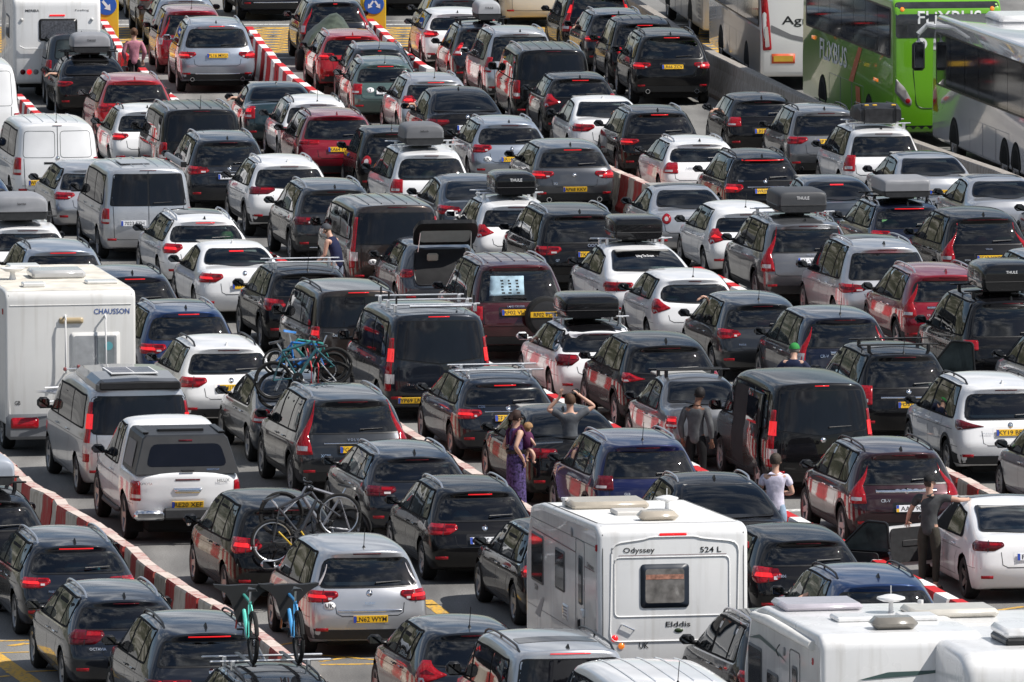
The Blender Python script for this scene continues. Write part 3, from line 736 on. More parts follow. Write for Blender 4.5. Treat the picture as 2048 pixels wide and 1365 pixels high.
    for how, sg in (('left',-1),('right',1)):
        for y in (B+.14-.30, Cc+.02+.16):
            h_, n_ = sf.left(y+.08, zbl(y)-.115) if sg < 0 else sf.right(y+.08, zbl(y)-.115)
            MB().box(h_ + n_*.022, (.022,.19,.028), .008).build('door_handle', M_CHROME() if o.get('chrome') else paint(col), root)
    # ---- mirrors
    ym = ycw - (.30 if not van else .20); zm_ = zbl(ym)+.13
    bigm = 1.35 if van else 1.
    for sg in (-1, 1):
        b = MB(); b.box((sg*(Wh+.065), ym, zm_-.01), (.22, .13, .145*bigm), .055); b.box((sg*(Wh-.06), ym+.02, zm_-.06*bigm), (.16,.08,.055), .02)
        mo = b.build('door_mirror', TR if o.get('mblack', 1) else paint(col), root, True)
        MB().box((sg*(Wh+.067), ym-.066, zm_-.01), (.17,.005,.105*bigm), .002).build('mirror_glass', M_MIRR(), mo)
    # ---- roof furniture
    xr = Wh*s['w6']*.90
    yra, yrb = (dt-.05 if box == 2 else s['yrr']+.1), yrf-.05
    if box == 2: yra = max(.62, yra) if not van else .4
    def roofz(x, y): return sf.top(x, y)[0].z
    rails = o.get('rails')
    if rails:
        rm_ = M_ALU() if rails == 'alu' else TR
        for sg in (-1, 1):
            ps = []
            for i in range(13):
                t = i/12; y = yra + (yrb-yra)*t; e_ = min(t, 1-t); lift = .048*min(1, (e_/.10))**.6 if e_ < .10 else .048
                ps.append((sg*xr, y, roofz(sg*xr, y)+lift+(.0 if 0 < i < 12 else -.01)))
            b = MB(); b.tube(ps, .017, 7)
            if o.get('raised', 1):
                for i in (0, 12): b.tube([ps[i], (ps[i][0], ps[i][1], ps[i][2]-.03)], .018, 6)
                p6 = ps[6]; b.tube([p6, (p6[0], p6[1], p6[2]-.05)], .015, 6)
            b.build('roof_rail', rm_, root, True)
    bars = o.get('bars')
    if bars:
        for y in o.get('bary', (.32*Ln, .50*Ln)):
            z = max(roofz(0, y), roofz(xr, y)+.03)+.085; hw = Wh*o.get('barw', .78)
            b = MB(); b.box((0,y,z), (2*hw,.055,.028), .01)
            for sg in (-1,1): b.box((sg*xr,y,(z+roofz(xr,y))/2), (.06,.07,z-roofz(xr,y)+.02), .012)
            b.build('roof_bar', M_ALU() if bars == 'alu' else TR, root)
    ant = o.get('ant', 'fin')
    ya_ = (dt-.18 if box == 2 else s['yrr']+.12) if not van else .35
    if box == 2: ya_ = max(ya_, .55) if not van else ya_
    z = roofz(0, ya_)
    if ant == 'fin':
        pr = [(ya_-.07,z-.012),(ya_-.06,z+.055),(ya_-.035,z+.062),(ya_+.09,z-.012)]
        b = MB(); v_ = []
        for (y, zz) in pr:
            w_ = .022 if zz < z+.01 else .006
            v_ += [(-w_, y, zz), (w_, y, zz)]
        b.add(v_, [(0,1,3,2),(2,3,5,4),(4,5,7,6),(0,2,4,6),(1,7,5,3)]); b.build('roof_antenna', TR if o.get('fincol') is None else paint(col), root)
    elif ant == 'whip':
        b = MB(); b.tube([(0,ya_,z-.005),(0,ya_,z+.03)], [.028,.012], 8); b.tube([(0,ya_,z+.03),(0,ya_-.10,z+.30)], .006, 5); b.build('roof_antenna', TR, root)
    if o.get('sunroof'):
        y0s, y1s = o['sunroof']; P(sf, 'top', rounded([(-xr*.85,y0s),(xr*.85,y0s),(xr*.85,y1s),(-xr*.85,y1s)], .06), 'sunroof', M_PRIV(), root, .005, .14, .0)
    if o.get('roofcol'):
        yq = .30 if box == 2 else s['yrr']-.05
        P(sf, 'top', rounded([(-Wh*.80,yq+.2),(Wh*.80,yq+.2),(Wh*.74,yrf),(-Wh*.74,yrf)], .08), 'roof_skin', paint(o['roofcol']), root, .004, .12, .0)
    if o.get('ribs'):
        for x in (-.42,-.21,0,.21,.42):
            b = MB(); n_ = 8; ps = [(x*Wh*1.25, yra+.1+(yrb-yra-.3)*i/n_) for i in range(n_+1)]
            b.tube([(a, y, roofz(a, y)+.002) for a, y in ps], .014, 5); b.build('roof_rib', paint(col), root)
    # ---- plate, badge, lettering, chrome, exhausts, stickers
    if o.get('plate'):
        zz = o['plate'][2]; pxx = o['plate'][3] if len(o['plate']) > 3 else 0.
        P(sf, 'rear', rounded(rect(pxx-.31,zz-.085,pxx+.31,zz+.095), .04), 'plate_recess', TR if col in ('black','navy','ink','dkgrey','plum','brown','maroon') else paint(col), root, .003, .1, 0)
        plate(root, sf, o['plate'][0], o['plate'][1], zz, pxx)
    zB = o.get('badge')
    if zB: P(sf, 'rear', circle(0, zB, .045, 14), 'badge', M_CHROME(), root, .010, .05, .012)
    if o.get('strip'):
        zz, hw, hh = o['strip']; P(sf, 'rear', rounded(rect(-hw,zz-hh/2,hw,zz+hh/2), .01), 'chrome_strip', M_CHROME(), root, .012, .1, .014)
    for (tx_, x, z_, hh, mm) in o.get('text', ()):
        print_text(sf, 'rear', tx_, x, z_, hh, {'c':M_CHROME, 'w':M_WHT, 'k':M_INK}[mm](), root, off=.022)
    if o.get('sticker'):
        tx_, x, z_ = o['sticker']; k_ = P(sf, 'rear', circle(x, z_, .088, 16, .68), 'country_sticker', M_WHT(), root, .008, .06, .004)
        print_text(sf, 'rear', tx_, x, z_, .066, M_INK(), k_, off=.012)
    for (x, w_) in o.get('exh', ()):
        b = MB(); p_, n_ = sf.rear(x, s['zs']+.10); b.lathe([(p_.y-.05,w_*.8),(p_.y-.05,w_),(p_.y+.25,w_)], 14, 'y', (x,0,s['zs']+.08)); b.build('exhaust_pipe', M_CHROME(), root, True)
    if kind == 'pickup': pass
    return root, sf
# ------------------------------------------------------------------ the queue: one line for each car
CARS = []
NM = {'hatch':('hatchback_car','car'),'mini':('small_car','car'),'estate':('estate_car','car'),'suv':('suv_car','SUV'),'lsuv':('large_suv_car','SUV'),
      'mpv':('minivan','minivan'),'cvan':('compact_van','van'),'van':('van','van'),'saloon':('saloon_car','car'),'fast':('fastback_car','car'),'pickup':('pickup_truck','pickup')}
def car(kind, col, anchor, label, yaw=None, over=None, key=None, name=None, **o):
    CARS.append(dict(kind=kind, col=col, anchor=anchor, label=label, yaw=yaw, over=over or {}, o=o, key=key, name=name or NM[kind][0], cat=NM[kind][1]))
W3 = ('wide', .84, 1.0, .46)
# --- far end of the lanes, by the road junction
car('lsuv','paleblue',(1,1480,175),'silver-blue large SUV with yellow plate PL16 MXU and chrome exhaust trims', plate=('PL16 MXU','gb',.95), lights=('wide',.87,1.04,.52), brake=1, rails='alu', hb=1, strip=(.50,.55,.02), exh=((-.62,.05),(.62,.05)), over=dict(H=1.77), mblack=0, text=(('GLE','x',0,0,'c'),) if 0 else ())
car('mpv','darkred',(1,1315,82),'dark red minivan with clear upper lamps ahead of the silver-blue SUV', lights=('tall',.72,1.1,.5), over=dict(H=1.66), ant='whip')
car('estate','paleblue',('p',372,2),'pale blue car just ahead of the dark red minivan', yaw=5.6)
car('suv','bronze',('g',346,79),'bronze SUV with lit tail lamp beside the junction', yaw=5.6, lights=('wide',1.0,1.14,.5), brake=1)
car('saloon','gold',('g',322,40),'golden yellow car beyond the yellow box marking', yaw=7.)
car('lsuv','navy',('g',552,44),'dark blue SUV with bright bumper trim crossing beyond the yellow box', yaw=8., trim=1, strip=(.52,.6,.02))
car('lsuv','black',('g',838,33),'black SUV waiting beyond the yellow arrow sign', yaw=9.)
car('van','cream',('g',1078,56),'cream white van with blank rear panel beyond the yellow box', yaw=9., norw=0, lights=('block',1.3,1.6,.8))
car('cvan','bluegrey',(1,560,240),'dark slate van between the white caravan and the black car with grey roof box', yaw=6.5, over=dict(H=1.76,W=1.84,L=4.4), glass='clear', rw=(1.14,1.58,.66,.60), lights=('block',.8,1.1,.76))
car('fast','black',(1,620,408),'black fastback with a grey roof box on black bars', key='blackbox', yaw=6.5, over=dict(H=1.47,L=4.45,W=1.8,trunk=1.05,zb=.97,zbf=.9,yg=.40,yrr=1.35,rr=.32), lights=('wide',.82,.95,.5), bars='black', glass='clear', clear=1, bary=(1.75,2.4))
car('suv','red',(1,925,558),'bright red SUV with silver roof rails behind the black fastback', lights=('wide',.90,1.05,.5), rails='alu', hb=0, fincol=1, yaw=7.5)
car('hatch','white',(1,1020,766),'white hatchback half hidden behind the black van with roof rails', lights=('wide',.80,.95,.5), brake=1, rails='black', yaw=8., over=dict(H=1.5))
car('van','black',(1,1375,755),'black passenger van with dark glass beside the white hatchback', glass='priv', lights=('block',.75,1.15,.78), rails='alu', ant='whip', over=dict(H=1.90), ribs=1)
car('mpv','ink',(1,1560,968),'black minivan with silver rails and white plate MK', plate=('MK-A 17','eu',.80), lights=('swoop',.84,1.02,.42), rails='alu', badge=.97, strip=(.90,.34,.015), over=dict(H=1.66,W=1.86))
car('van','white',(1,390,852),'white panel van with blank twin rear doors', norw=1, wiper=0, barn=1, lights=('block',.78,1.16,.80), plate=('WU18 KDX','gb',.62,-.38), ant='whip', over=dict(H=1.92), hbw=.10, badge=1.15, sidepanel=0, ribs=1)
car('van','white',('p',-44,131),'tall white van with blank rear at the end of a short striped barrier', norw=1, wiper=0, barn=1, lights=('block',.8,1.15,.82), over=dict(H=2.3,W=2.0,zb=1.3,zbf=1.2), yaw=7., ant=None)
car('estate','silver',(1,640,1160),'silver estate car tucked beside the silver van with plate 7023 FZH', glass='clear', lights=('wide',.78,.93,.45), chrome=2, hb=None)
car('van','silver',(1,1010,1158),'silver van with twin dark rear windows and white plate 7023 FZH', glass='priv', barn=1, split=1, wiper=1, plate=('7023 FZH','eu',.80,-.32), lights=('block',.78,1.10,.82), ant=None, over=dict(H=1.95), ribs=1, key='t5', hbw=.17, trim=0)
car('suv','white',(2,270,1132),'white SUV with slim dark red lamps and silver rails', rails='alu', lights=('wide',.93,1.08,.34), dull=1, dip=.05, over=dict(H=1.63), fincol=1, clear=0)
car('saloon','teal',(2,188,594),'dark teal saloon with tall red and clear lamps', lights=('block',.72,1.0,.66), brake=1, ant='whip', over=dict(H=1.43,L=4.6), glass='clear')
car('estate','white',(2,466,712),'white estate with black roof rails ahead of the dark red SUV', rails='black', ant='whip', over=dict(H=1.52))
car('suv','darkred',(2,600,798),'dark red SUV with slim tail lamps and yellow plate KA64 TON', plate=('KA64 TON','gb',.86), lights=('bar',.97,1.05,.44), clear=0, brake=0, trim=1, rails='black', dip=.03, exh=((-.5,.05),), over=dict(H=1.64,W=1.88,L=4.6), fincol=1, text=(('JAGUAR',0,1.0,.03,'c'),))
car('suv','ink',(2,582,22),'dark SUV with tall red side lamps and round UK sticker towing a small trailer', lights=('tall',.80,1.2,.6), sticker=('UK',-.36,.78), plate=('GD09 XTR','gb',.86,.1), hb=1, hbw=.05, over=dict(H=1.67), ant='whip', key='crvtow', yaw=5.8)
car('suv','red',(2,705,252),'bright red SUV with lit amber-red lamps behind the trailer', lights=('wide',.88,1.04,.48), brake=1, hb=1, rails='alu', over=dict(H=1.52,zb=.98,zbf=.92), fincol=1, yaw=6.2)
car('estate','bluegrey',(2,885,342),'dark grey-blue estate with chunky silver rails ahead of the green estate', rails='alu', hb=1, hbw=.04, over=dict(H=1.5,L=4.25,W=1.78), ant='whip')
car('estate','green',(2,925,448),'sage green estate with oval S sticker', lights=('block',.70,.94,.62), rails='alu', glass='clear', sticker=('S',-.40,.80), plate=('RHT 457','ch',.76), ant='whip', hb=1, over=dict(H=1.49,L=4.5,W=1.74,cb=.5))
car('estate','silver',(2,1270,558),'silver-white SUV with glowing side lamps and whip aerial', lights=('swoop',.86,1.06,.5), brake=1, hb=1, rails='alu', ant='whip', yaw=8., over=dict(H=1.49,L=4.5))
car('fast','black',(2,1435,632),'black coupe SUV with white plate 44 RPF', plate=('44 RPF 8','eu',.84), lights=('wide',.86,1.03,.42), dull=1, clear=0, badge=1.08, yaw=8.2, over=dict(H=1.62), refl=.42)
car('estate','paleblue',(2,1775,852),'silver-blue estate with small UK sticker and dark rear glass', lights=('wide',.80,.97,.44), sticker=('UK',-.56,.66), plate=('ER14 NKO','gb',.66), rails='alu', badge=.88, chrome=2, exh=())
car('mini','black',(2,985,912),'small black car with round red lamps', lights=('round',.74,.98,.66), glass='clear', ant='whip', over=dict(H=1.55,W=1.68,L=3.5), brake=0, refl=.40)
car('mpv','white',(2,1240,1058),'white minivan carrying a grey roof box on silver bars', key='touran', lights=('block',.74,1.02,.66), bars='alu', barw=.88, glass='clear', hbw=.15, bary=(.95,1.75), rwr=.12, ant=None)
car('suv','dkgrey',(6,590,178),'charcoal SUV with silver rails beside the bending man in the navy vest', rails='alu', lights=('wide',.86,1.02,.44), dull=1, chrome=2, over=dict(L=4.7), strip=(.40,.6,.02))
car('fast','bluegrey',(6,1520,108),'slate blue hatchback saloon with clear-topped lamps', over=dict(H=1.47,trunk=1.06,zb=.96,zbf=.9,yg=.42,yrr=1.7,L=4.85,W=1.86,rr=.33), lights=('swoop',.80,.98,.42), ant=None, trim=0, chrome=2)
car('suv','white',(2,1420,100),'white SUV beside the silver roof box', lights=('swoop',.90,1.08,.5), brake=1, over=dict(H=1.56,L=4.3), yaw=6.6, hb=None)
car('suv','bluegrey',(2,1440,4),'dark blue-grey SUV seen over the roof of a white SUV', yaw=6.6, over=dict(H=1.62))
car('hatch','ink',(2,1612,196),'dark hatchback with pale lamps under a silver roof box', key='priusbox', lights=('block',.85,1.15,.70), bars='black', over=dict(H=1.6,L=4.3), yaw=7., brake=1)
car('lsuv','silver',(2,1850,230),'silver off-road SUV with clear rear glass and roof rails', glass='clear', rails='alu', lights=('block',.86,1.22,.78), over=dict(H=1.86,W=1.88,cb=.5), yaw=7.4, mblack=0)
car('van','black',(3,362,347),'black passenger van with ribbed roof and chunky rails', glass='priv', rails='alu', lights=('block',.72,1.16,.80), over=dict(H=1.91), ribs=1, ant=None)
car('lsuv','black',(3,675,-32),'black SUV with tall curved lamps beside the concrete wall', lights=('lblk',.80,1.62,.6), yaw=6., over=dict(H=1.78), brake=1)
car('suv','ink',(3,815,104),'dark SUV with lit brake lamps and a driver leaning out', rails='alu', hb=1, lights=('wide',.86,1.0,.5), brake=1, yaw=6.4, over=dict(H=1.6))
car('suv','black',(3,990,168),'black SUV with ribbed roof and one round lit lamp', hb=1, lights=('round',.88,1.06,.70), brake=1, ribs=1, yaw=6.2, over=dict(H=1.74,L=4.25), ant=None)
car('lsuv','black',(3,1172,252),'black large SUV with yellow plate LR66 ZCV', plate=('LR66 ZCV','gb',.96), lights=('wide',.90,1.06,.52), brake=1, hb=1, rails='black', exh=((-.6,.055),(.6,.055)), over=dict(H=1.77), yaw=5.6)
car('suv','black',(3,550,543),'black crossover with claw-shaped red lamps', hb=1, lights=('tri',.86,1.16,.48), glass='clear', chrome=2, over=dict(H=1.58,L=4.35,W=1.83))
car('saloon','white',(3,712,692),'white saloon between the black crossover and a black SUV', lights=('wide',.80,.97,.40), clear=0, fincol=1, plate=('LF61 GBO','gb',.72), over=dict(L=4.9,W=1.86,H=1.46), chrome=0)
car('suv','black',(3,1090,778),'black SUV with bare arm at the window and lit brake lamps', rails='alu', chrome=1, hb=1, glass='clear', lights=('wide',.86,1.0,.50), brake=1, over=dict(H=1.62))
car('suv','grey',(3,497,1017),'steel grey crossover with yellow plate AP68 KKV', plate=('AP68 KKV','gb',.58), lights=('wide',.80,.97,.44), brake=1, hb=1, badge=.88, exh=((-.55,.055),(.55,.055)), text=(('X2',-.42,.70,.05,'c'),), over=dict(H=1.53,L=4.36,W=1.84,zb=1.02), strip=None)
car('estate','white',(3,1376,988),'white estate with silver rails and lettering strip on its rear glass', rails='alu', chrome=1, lights=('block',.74,.96,.60), text=(('SUPERB',-.34,.84,.035,'c'),), glass='clear', over=dict(L=4.7,W=1.84,H=1.42), hb=0)
car('hatch','black',(4,130,692),'black hatchback reflecting red and white stripes behind the black large SUV', lights=('block',.78,.98,.56), glass='clear', over=dict(H=1.44,W=1.77), plate=('LB59 KRM','gb',.68))
car('estate','black',(4,132,1088),'black estate with chrome tailgate strip and yellow plate WR', lights=('wide',.74,.92,.48), brake=1, hb=1, hbw=.45, glass='clear', chrome=1, rails='black', strip=(.86,.40,.018), plate=('WR09 VXO','gb',.78), badge=.98, text=(('E220',-.52,.97,.04,'c'),), over=dict(H=1.54,L=4.6,W=1.8))
car('suv','midgrey',(4,562,768),'grey SUV with oval exhaust and dark red lamps ahead of the loaded white minivan', lights=('wide',.90,1.06,.46), clear=0, rails='black', plate=('BP15 OVL','gb',.96), exh=((-.62,.06),), over=dict(H=1.67,W=1.88))
car('mpv','white',(4,955,908),'white minivan carrying a black strapped roof bag', key='zafbag', lights=('block',.70,1.04,.68), bars='alu', chrome=2, bary=(.95,1.8), over=dict(H=1.62), glass='tint')
car('saloon','silver',(4,1262,1078),'silver saloon with black roof beside the concrete wall', roofcol='ink', lights=('wide',.78,.92,.5), chrome=1, plate=('KX14 YFP','gb',.76), over=dict(L=4.9,W=1.86,H=1.46), ant=None)
car('saloon','silver',(8,1745,108),'silver saloon with black roof next to the black SUV with plate FE', roofcol='ink', lights=('wide',.78,.92,.5), chrome=1, ant=None, over=dict(L=4.7,W=1.84,H=1.45))
car('saloon','bluegrey',(8,620,112),'slate blue saloon with lit lamp inside its rear glass', glass='clear', hb=1, chrome=2, ant=None, over=dict(H=1.47,L=4.8))
car('lsuv','midgrey',(8,440,412),'grey SUV with dark roof box, tall curved lamps and white plate KL', key='xcbox', lights=('lblk',.78,1.62,.6), plate=('KL-V 774','eu',.99), rails='alu', bars='alu', text=(('VOLVO',0,1.09,.035,'c'),), strip=None, chrome=1, bary=(1.5,2.5), over=dict(L=4.95))
car('estate','navy',(8,1130,292),'navy estate with a silver roof box and lit brake lamps', key='navybox', lights=('wide',.78,.94,.46), brake=1, hb=1, hbw=.30, chrome=1, rails='alu', bars='black', glass='clear')
car('suv','black',(8,1652,368),'black SUV with curved lamps and yellow plate FE', lights=('lblk',.76,1.5,.6), hb=0, hbw=.45, plate=('FE12 XKD','gb',.84), text=(('VOLVO',0,1.0,.03,'c'),('XC60',-.45,.80,.035,'c')), over=dict(H=1.70,W=1.89))
car('mpv','silver',(8,980,573),'large silver people carrier with wide dark rear glass', lights=('swoop',.80,.98,.44), chrome=1, rails='alu', sunroof=(1.6,2.9), over=dict(L=4.85,W=1.92,H=1.74,zb=1.03), rim='ten')
car('suv','darkred',(8,1402,763),'crimson SUV with L-shaped lamps, chrome strip and UK sticker', lights=('lblk',.80,1.40,.6), strip=(.98,.46,.045), rails='alu', sticker=('UK',-.38,.68), fincol=1, chrome=1, over=dict(H=1.66), text=(('CR-V',-.42,.84,.04,'c'),))
car('lsuv','black',(8,1835,938),'black boxy SUV under a large glossy black roof box', key='rrbox', lights=('block',.90,1.08,.70), over=dict(H=1.84,W=1.98,cb=.5), bars='black', plate=('OY63 HND','gb',.86,.30), bary=(1.0,2.2), chrome=0)
car('estate','midgrey',('p',2128,522),'grey estate with a bicycle on its back at the side of the black roof-boxed SUV', glass='clear', chrome=1)
car('suv','dkgrey',('p',2190,394),'dark grey SUV ahead of the estate with a bicycle', chrome=1)
car('hatch','silver',('p',2165,692),'silver hatchback alongside the black SUV with open door', over=dict(H=1.52))
car('suv','navy',(8,690,1053),'dark blue SUV with tall red lamps behind the person in the green cap', lights=('tall',.78,1.2,.6), glass='clear', chrome=1, ant='whip', strip=(1.00,.30,.07), text=(('CR-V',-.42,.94,.05,'c'),), over=dict(H=1.68))
car('hatch','dkgrey',(8,130,958),'charcoal hatchback with an arm at the window beside the white small car', lights=('swoop',.80,.98,.44), ant='whip', over=dict(H=1.52,L=4.4), text=(('FOCUS',-.45,.70,.03,'c'),))
car('mini','white',(7,1332,787),'small white three-door car with luggage piled behind its glass', glass='clear', lights=('tri',.76,1.04,.50), ant='whip', over=dict(H=1.48,L=4.0), hbw=.12, dip=.05, rwr=.15, bp=1.75, cp=.9)
car('fast','white',(7,960,575),'white fastback with glossy black roof box and script on its glass', key='gtbox', lights=('wide',.80,.98,.40), clear=0, badge=1.04, plate=('EO15 KMV','gb',.78), bars='alu', bary=(2.2,3.0), text=(('Living The Dream',0,1.37,.045,'w'),), over=dict(H=1.56,L=5.0,trunk=1.13,yg=.42,yrr=1.9), trim=0, chrome=0, sunroof=(2.3,3.0), wiper=0)
car('hatch','white',(7,1702,333),'white hatchback with bright triangular lamps ahead of the roof-boxed grey SUV', lights=('tri',.74,1.04,.46), brake=1, ant='whip', over=dict(H=1.48,L=4.36), glass='clear')
car('saloon','silver',(7,1255,168),'silver folding-roof coupe with dark roof panel and round lamps', roofcol='black', lights=('round',.76,.97,.62), ant=None, over=dict(H=1.43,L=4.42,W=1.79,trunk=1.02), glass='clear', chrome=2)
car('lsuv','black',(7,560,348),'black SUV with four-ring badge and yellow plate YK', lights=('wide',.88,1.06,.46), rails='alu', chrome=1, plate=('YK61 DZH','gb',.90,.12), text=(('OOOO',.20,1.06,.06,'c'),('Q7',-.55,.78,.05,'c')), over=dict(L=5.05,H=1.74,zb=1.10))
car('hatch','white',(6,1825,283),'white hatchback under a black roof box on silver bars', key='hatbox', lights=('tri',.76,1.02,.5), bars='alu', over=dict(H=1.50), mblack=0)
car('van','brown',(6,1002,283),'brown passenger van with UK oval and tall red lamps beside the bending man', glass='priv', lights=('strip',.62,1.62,.8), sticker=('UK',-.50,.74), plate=('SF13 ODB','gb',.84), badge=1.06, ribs=1, ant=None, over=dict(H=1.89), rw=(1.10,1.70,.80,.76))
car('hatch','bluegrey',(6,1318,572),'slate hatchback with its tailgate raised over an open boot', key='openboot', norw=1, wiper=0, hb=None, lights=('wide',.80,.96,.58), ant=None, over=dict(H=1.46), rails=None, chrome=1)
car('lsuv','maroon',(6,1832,692),'maroon off-road SUV with spare wheel and paper sign in its rear glass', key='landcr', rails='alu', lights=('block',.80,1.06,.74), over=dict(H=1.88,W=1.93,cb=.5), plate=('RF02 VLX','gb',.95,-.12), hbw=.55, glass='clear', text=(('LAND CRUISER',-.10,1.05,.035,'c'),), ribs=1, ant=None, wl=1)
car('suv','black',(6,412,748),'black crossover with silver roof bars beside the brown compact van', lights=('swoop',.84,1.06,.50), bars='alu', barw=.82, over=dict(H=1.60,L=4.35), ant='whip', glass='clear', hb=None, bary=(1.15,1.75))
car('cvan','brown',(6,742,864),'brown compact van with lit block lamps and black rails', lights=('block',.78,1.14,.74), brake=1, hb=1, rails='black', glass='priv', ant=None, text=(('CADDY',-.40,.98,.04,'c'),))
car('van','ink',(6,1290,1028),'dark blue panel van with ladder rack and yellow plate YP69', key='rackvan', glass='priv', barn=1, lights=('strip',.58,1.52,.8), brake=1, hb=1, plate=('YP69 LNC','gb',.42,-.50), wiper=0, dip=.10, split=0, text=(('TRANSIT',-.48,.70,.045,'c'),('CUSTOM',-.46,.64,.028,'c')), over=dict(H=1.97,W=1.98), ant=None)
car('estate','white',(7,682,1148),'white coupe estate with black roof and glossy black roof box', key='clabox', roofcol='black', lights=('wide',.76,.96,.46), dull=1, bars='alu', over=dict(H=1.44,L=4.63,W=1.80,zb=.98), exh=((-.55,.07),), ant=None, mblack=0, bary=(1.5,2.3))
car('suv','black',(11,1160,118),'black SUV with arrowhead lamps behind the white coupe estate', lights=('tri',.92,1.08,.48), chrome=0, over=dict(H=1.64,L=4.63,W=1.87), glass='tint', dip=.04)
car('saloon','midgrey',(11,1350,347),'silver-grey saloon with black roof bars beside the man in the grey jacket', bars='black', glass='clear', lights=('block',.72,.92,.66), brake=1, ant=None, chrome=2, over=dict(H=1.47,L=4.4,W=1.66), bary=(1.9,2.6))
car('van','black',(12,532,374),'black passenger van with its side door slid open', key='slidevan', glass='priv', lights=('strip',.55,1.5,.8), brake=1, hb=1, hbw=.12, dip=.10, over=dict(H=1.97,W=1.90,L=4.95), ant=None, ribs=0, badge=1.0)
car('mpv','black',(12,1102,180),'black minivan with black roof bars and chrome tailgate strip', key='zafdoor', bars='black', lights=('block',.74,1.06,.66), glass='clear', strip=(.86,.50,.03), badge=.96, plate=('FD57 WJN','gb',.74,.05), ant='whip', over=dict(H=1.65), bary=(.95,1.8))
car('suv','white',(12,1790,403),'white SUV with black rails and yellow plate KY19', lights=('tri',.92,1.08,.44), dull=1, rails='black', plate=('KY19 BFL','gb',.88), fincol=1, over=dict(L=4.77,W=1.89,H=1.70), text=(('HYUNDAI',-.42,.86,.03,'c'),), badge=1.0)
car('hatch','silver',('g',2200,1048),'silver hatchback with multi-spoke wheels beside the striped barrier', over=dict(H=1.5), rim='ten', chrome=1)
car('suv','plum',(12,1090,848),'dark plum SUV with chrome strip between L-shaped lamps and Ukrainian plate', lights=('lblk',.80,1.40,.6), strip=(.99,.50,.05), badge=.99, plate=('AA 7904','ua',.72,.06), rails='black', chrome=2, text=(('CR-V',-.36,.84,.05,'c'),), over=dict(H=1.66), brake=0)
car('saloon','white',(16,1815,150),'white saloon with glass roof and its front door wide open', key='opendoor', roofcol='ink', lights=('wide',.82,.97,.44), dull=1, clear=0, plate=('F K 482','eu',.74), ant=None, over=dict(H=1.45,L=4.69,W=1.85,yg=.50,yrr=2.05,trunk=1.05), rim='five', rimdark=1, open=0)
car('suv','blue',(16,960,708),'bright blue SUV with black rails and a bare arm out of the window', rails='black', hb=None, glass='clear', over=dict(H=1.62))
car('hatch','black',(16,442,408),'black hatchback with glowing round-edged lamps and its passenger door open', key='a180', lights=('swoop',.74,.98,.44), brake=1, badge=.86, glass='clear', text=(('A180d',-.48,.84,.04,'c'),), plate=('HV17 OLR','gb',.66), over=dict(H=1.44), ant=None)
car('fast','black',(11,1485,1048),'black coupe SUV with silver roof rails and yellow plate ending ZBZ', lights=('wide',.86,1.06,.44), rails='alu', raised=0, badge=1.04, plate=('KV11 ZBZ','gb',.80,-.1), text=(('X6',.48,1.02,.06,'c'),), over=dict(H=1.69,L=4.88,W=1.98,trunk=1.16), glass='tint')
car('suv','royal',(11,1012,798),'deep blue boxy SUV with chrome-framed windows and whip aerial', lights=('block',.90,1.12,.62), dull=1, rails='alu', raised=0, chrome=2, ant='whip', glass='clear', text=(('GLB',-.40,.84,.04,'c'),), over=dict(H=1.68,L=4.63,W=1.86,cb=.45))
car('saloon','black',(11,452,575),'black saloon with twin round exhausts in front of the man with raised arms', lights=('wide',.80,.97,.42), dull=1, clear=0, exh=((-.58,.05),(-.46,.05),(.5,.05)), over=dict(L=4.95,W=1.87,H=1.47), chrome=0)
car('estate','ink',(10,1742,370),'black estate with silver roof bars and lit wide lamps', lights=('wide',.76,.92,.46), brake=1, hb=1, bars='alu', barw=.86, rails='alu', chrome=1, glass='clear', badge=.94, strip=(.88,.42,.015), plate=('EF15 RVN','gb',.78), text=(('C220',-.46,.95,.04,'c'),), ant=None, bary=(1.1,1.8), over=dict(H=1.46,L=4.7))
car('lsuv','dkgrey',(10,702,484),'charcoal SUV with tall curved lamps and yellow plate FG62', lights=('lblk',.80,1.66,.6), rails='alu', hb=0, hbw=.25, plate=('FG62 GYO','gb',.88), strip=(.98,.52,.02), text=(('V O L V O',0,1.03,.04,'c'),('XC90',-.50,.78,.05,'c')), glass='tint', ant=None, refl=.50, over=dict(L=4.8,H=1.77))
car('fast','bluegrey',('p',588,757),'slate saloon hatchback with child bicycles strapped on its back', key='kidbikes', lights=('block',.74,.96,.62), over=dict(H=1.46,trunk=1.05,zb=.95,zbf=.89,yg=.4,yrr=1.6,L=4.67,W=1.81,rr=.32), trim=0, ant=None, chrome=2)
car('suv','white',(9,1562,132),'white SUV with black rails and yellow plate WM17', rails='black', lights=('wide',.86,1.04,.42), clear=0, plate=('WM17 HPO','gb',.86), badge=.98, glass='clear', fincol=1, over=dict(H=1.61,L=4.45,W=1.82), exh=((-.5,.05),))
car('suv','blue',(5,1290,1012),'blue SUV with glass sunroof beside the beige motorhome', rails='alu', hb=1, sunroof=(1.5,2.7), lights=('wide',.84,1.02,.44), brake=1, over=dict(H=1.65))
car('suv','navy',(5,922,772),'navy SUV beyond the motorhome roof', hb=1, rails='black', glass='clear', over=dict(H=1.62))
car('suv','paleblue',(5,432,594),'silver-blue SUV with black rails beyond the motorhome roof', hb=1, hbw=.25, rails='black', over=dict(H=1.64), glass='tint', ant=None)
car('estate','white',(5,190,442),'white estate with pale green glass under a grey roof box', key='leftbox', glass='clear', bars='black', hb=0, hbw=.2, ant='whip', lights=('block',.74,.98,.64))
car('hatch','midblue',('p',-48,371),'mid blue car ahead of the white estate with grey roof box')
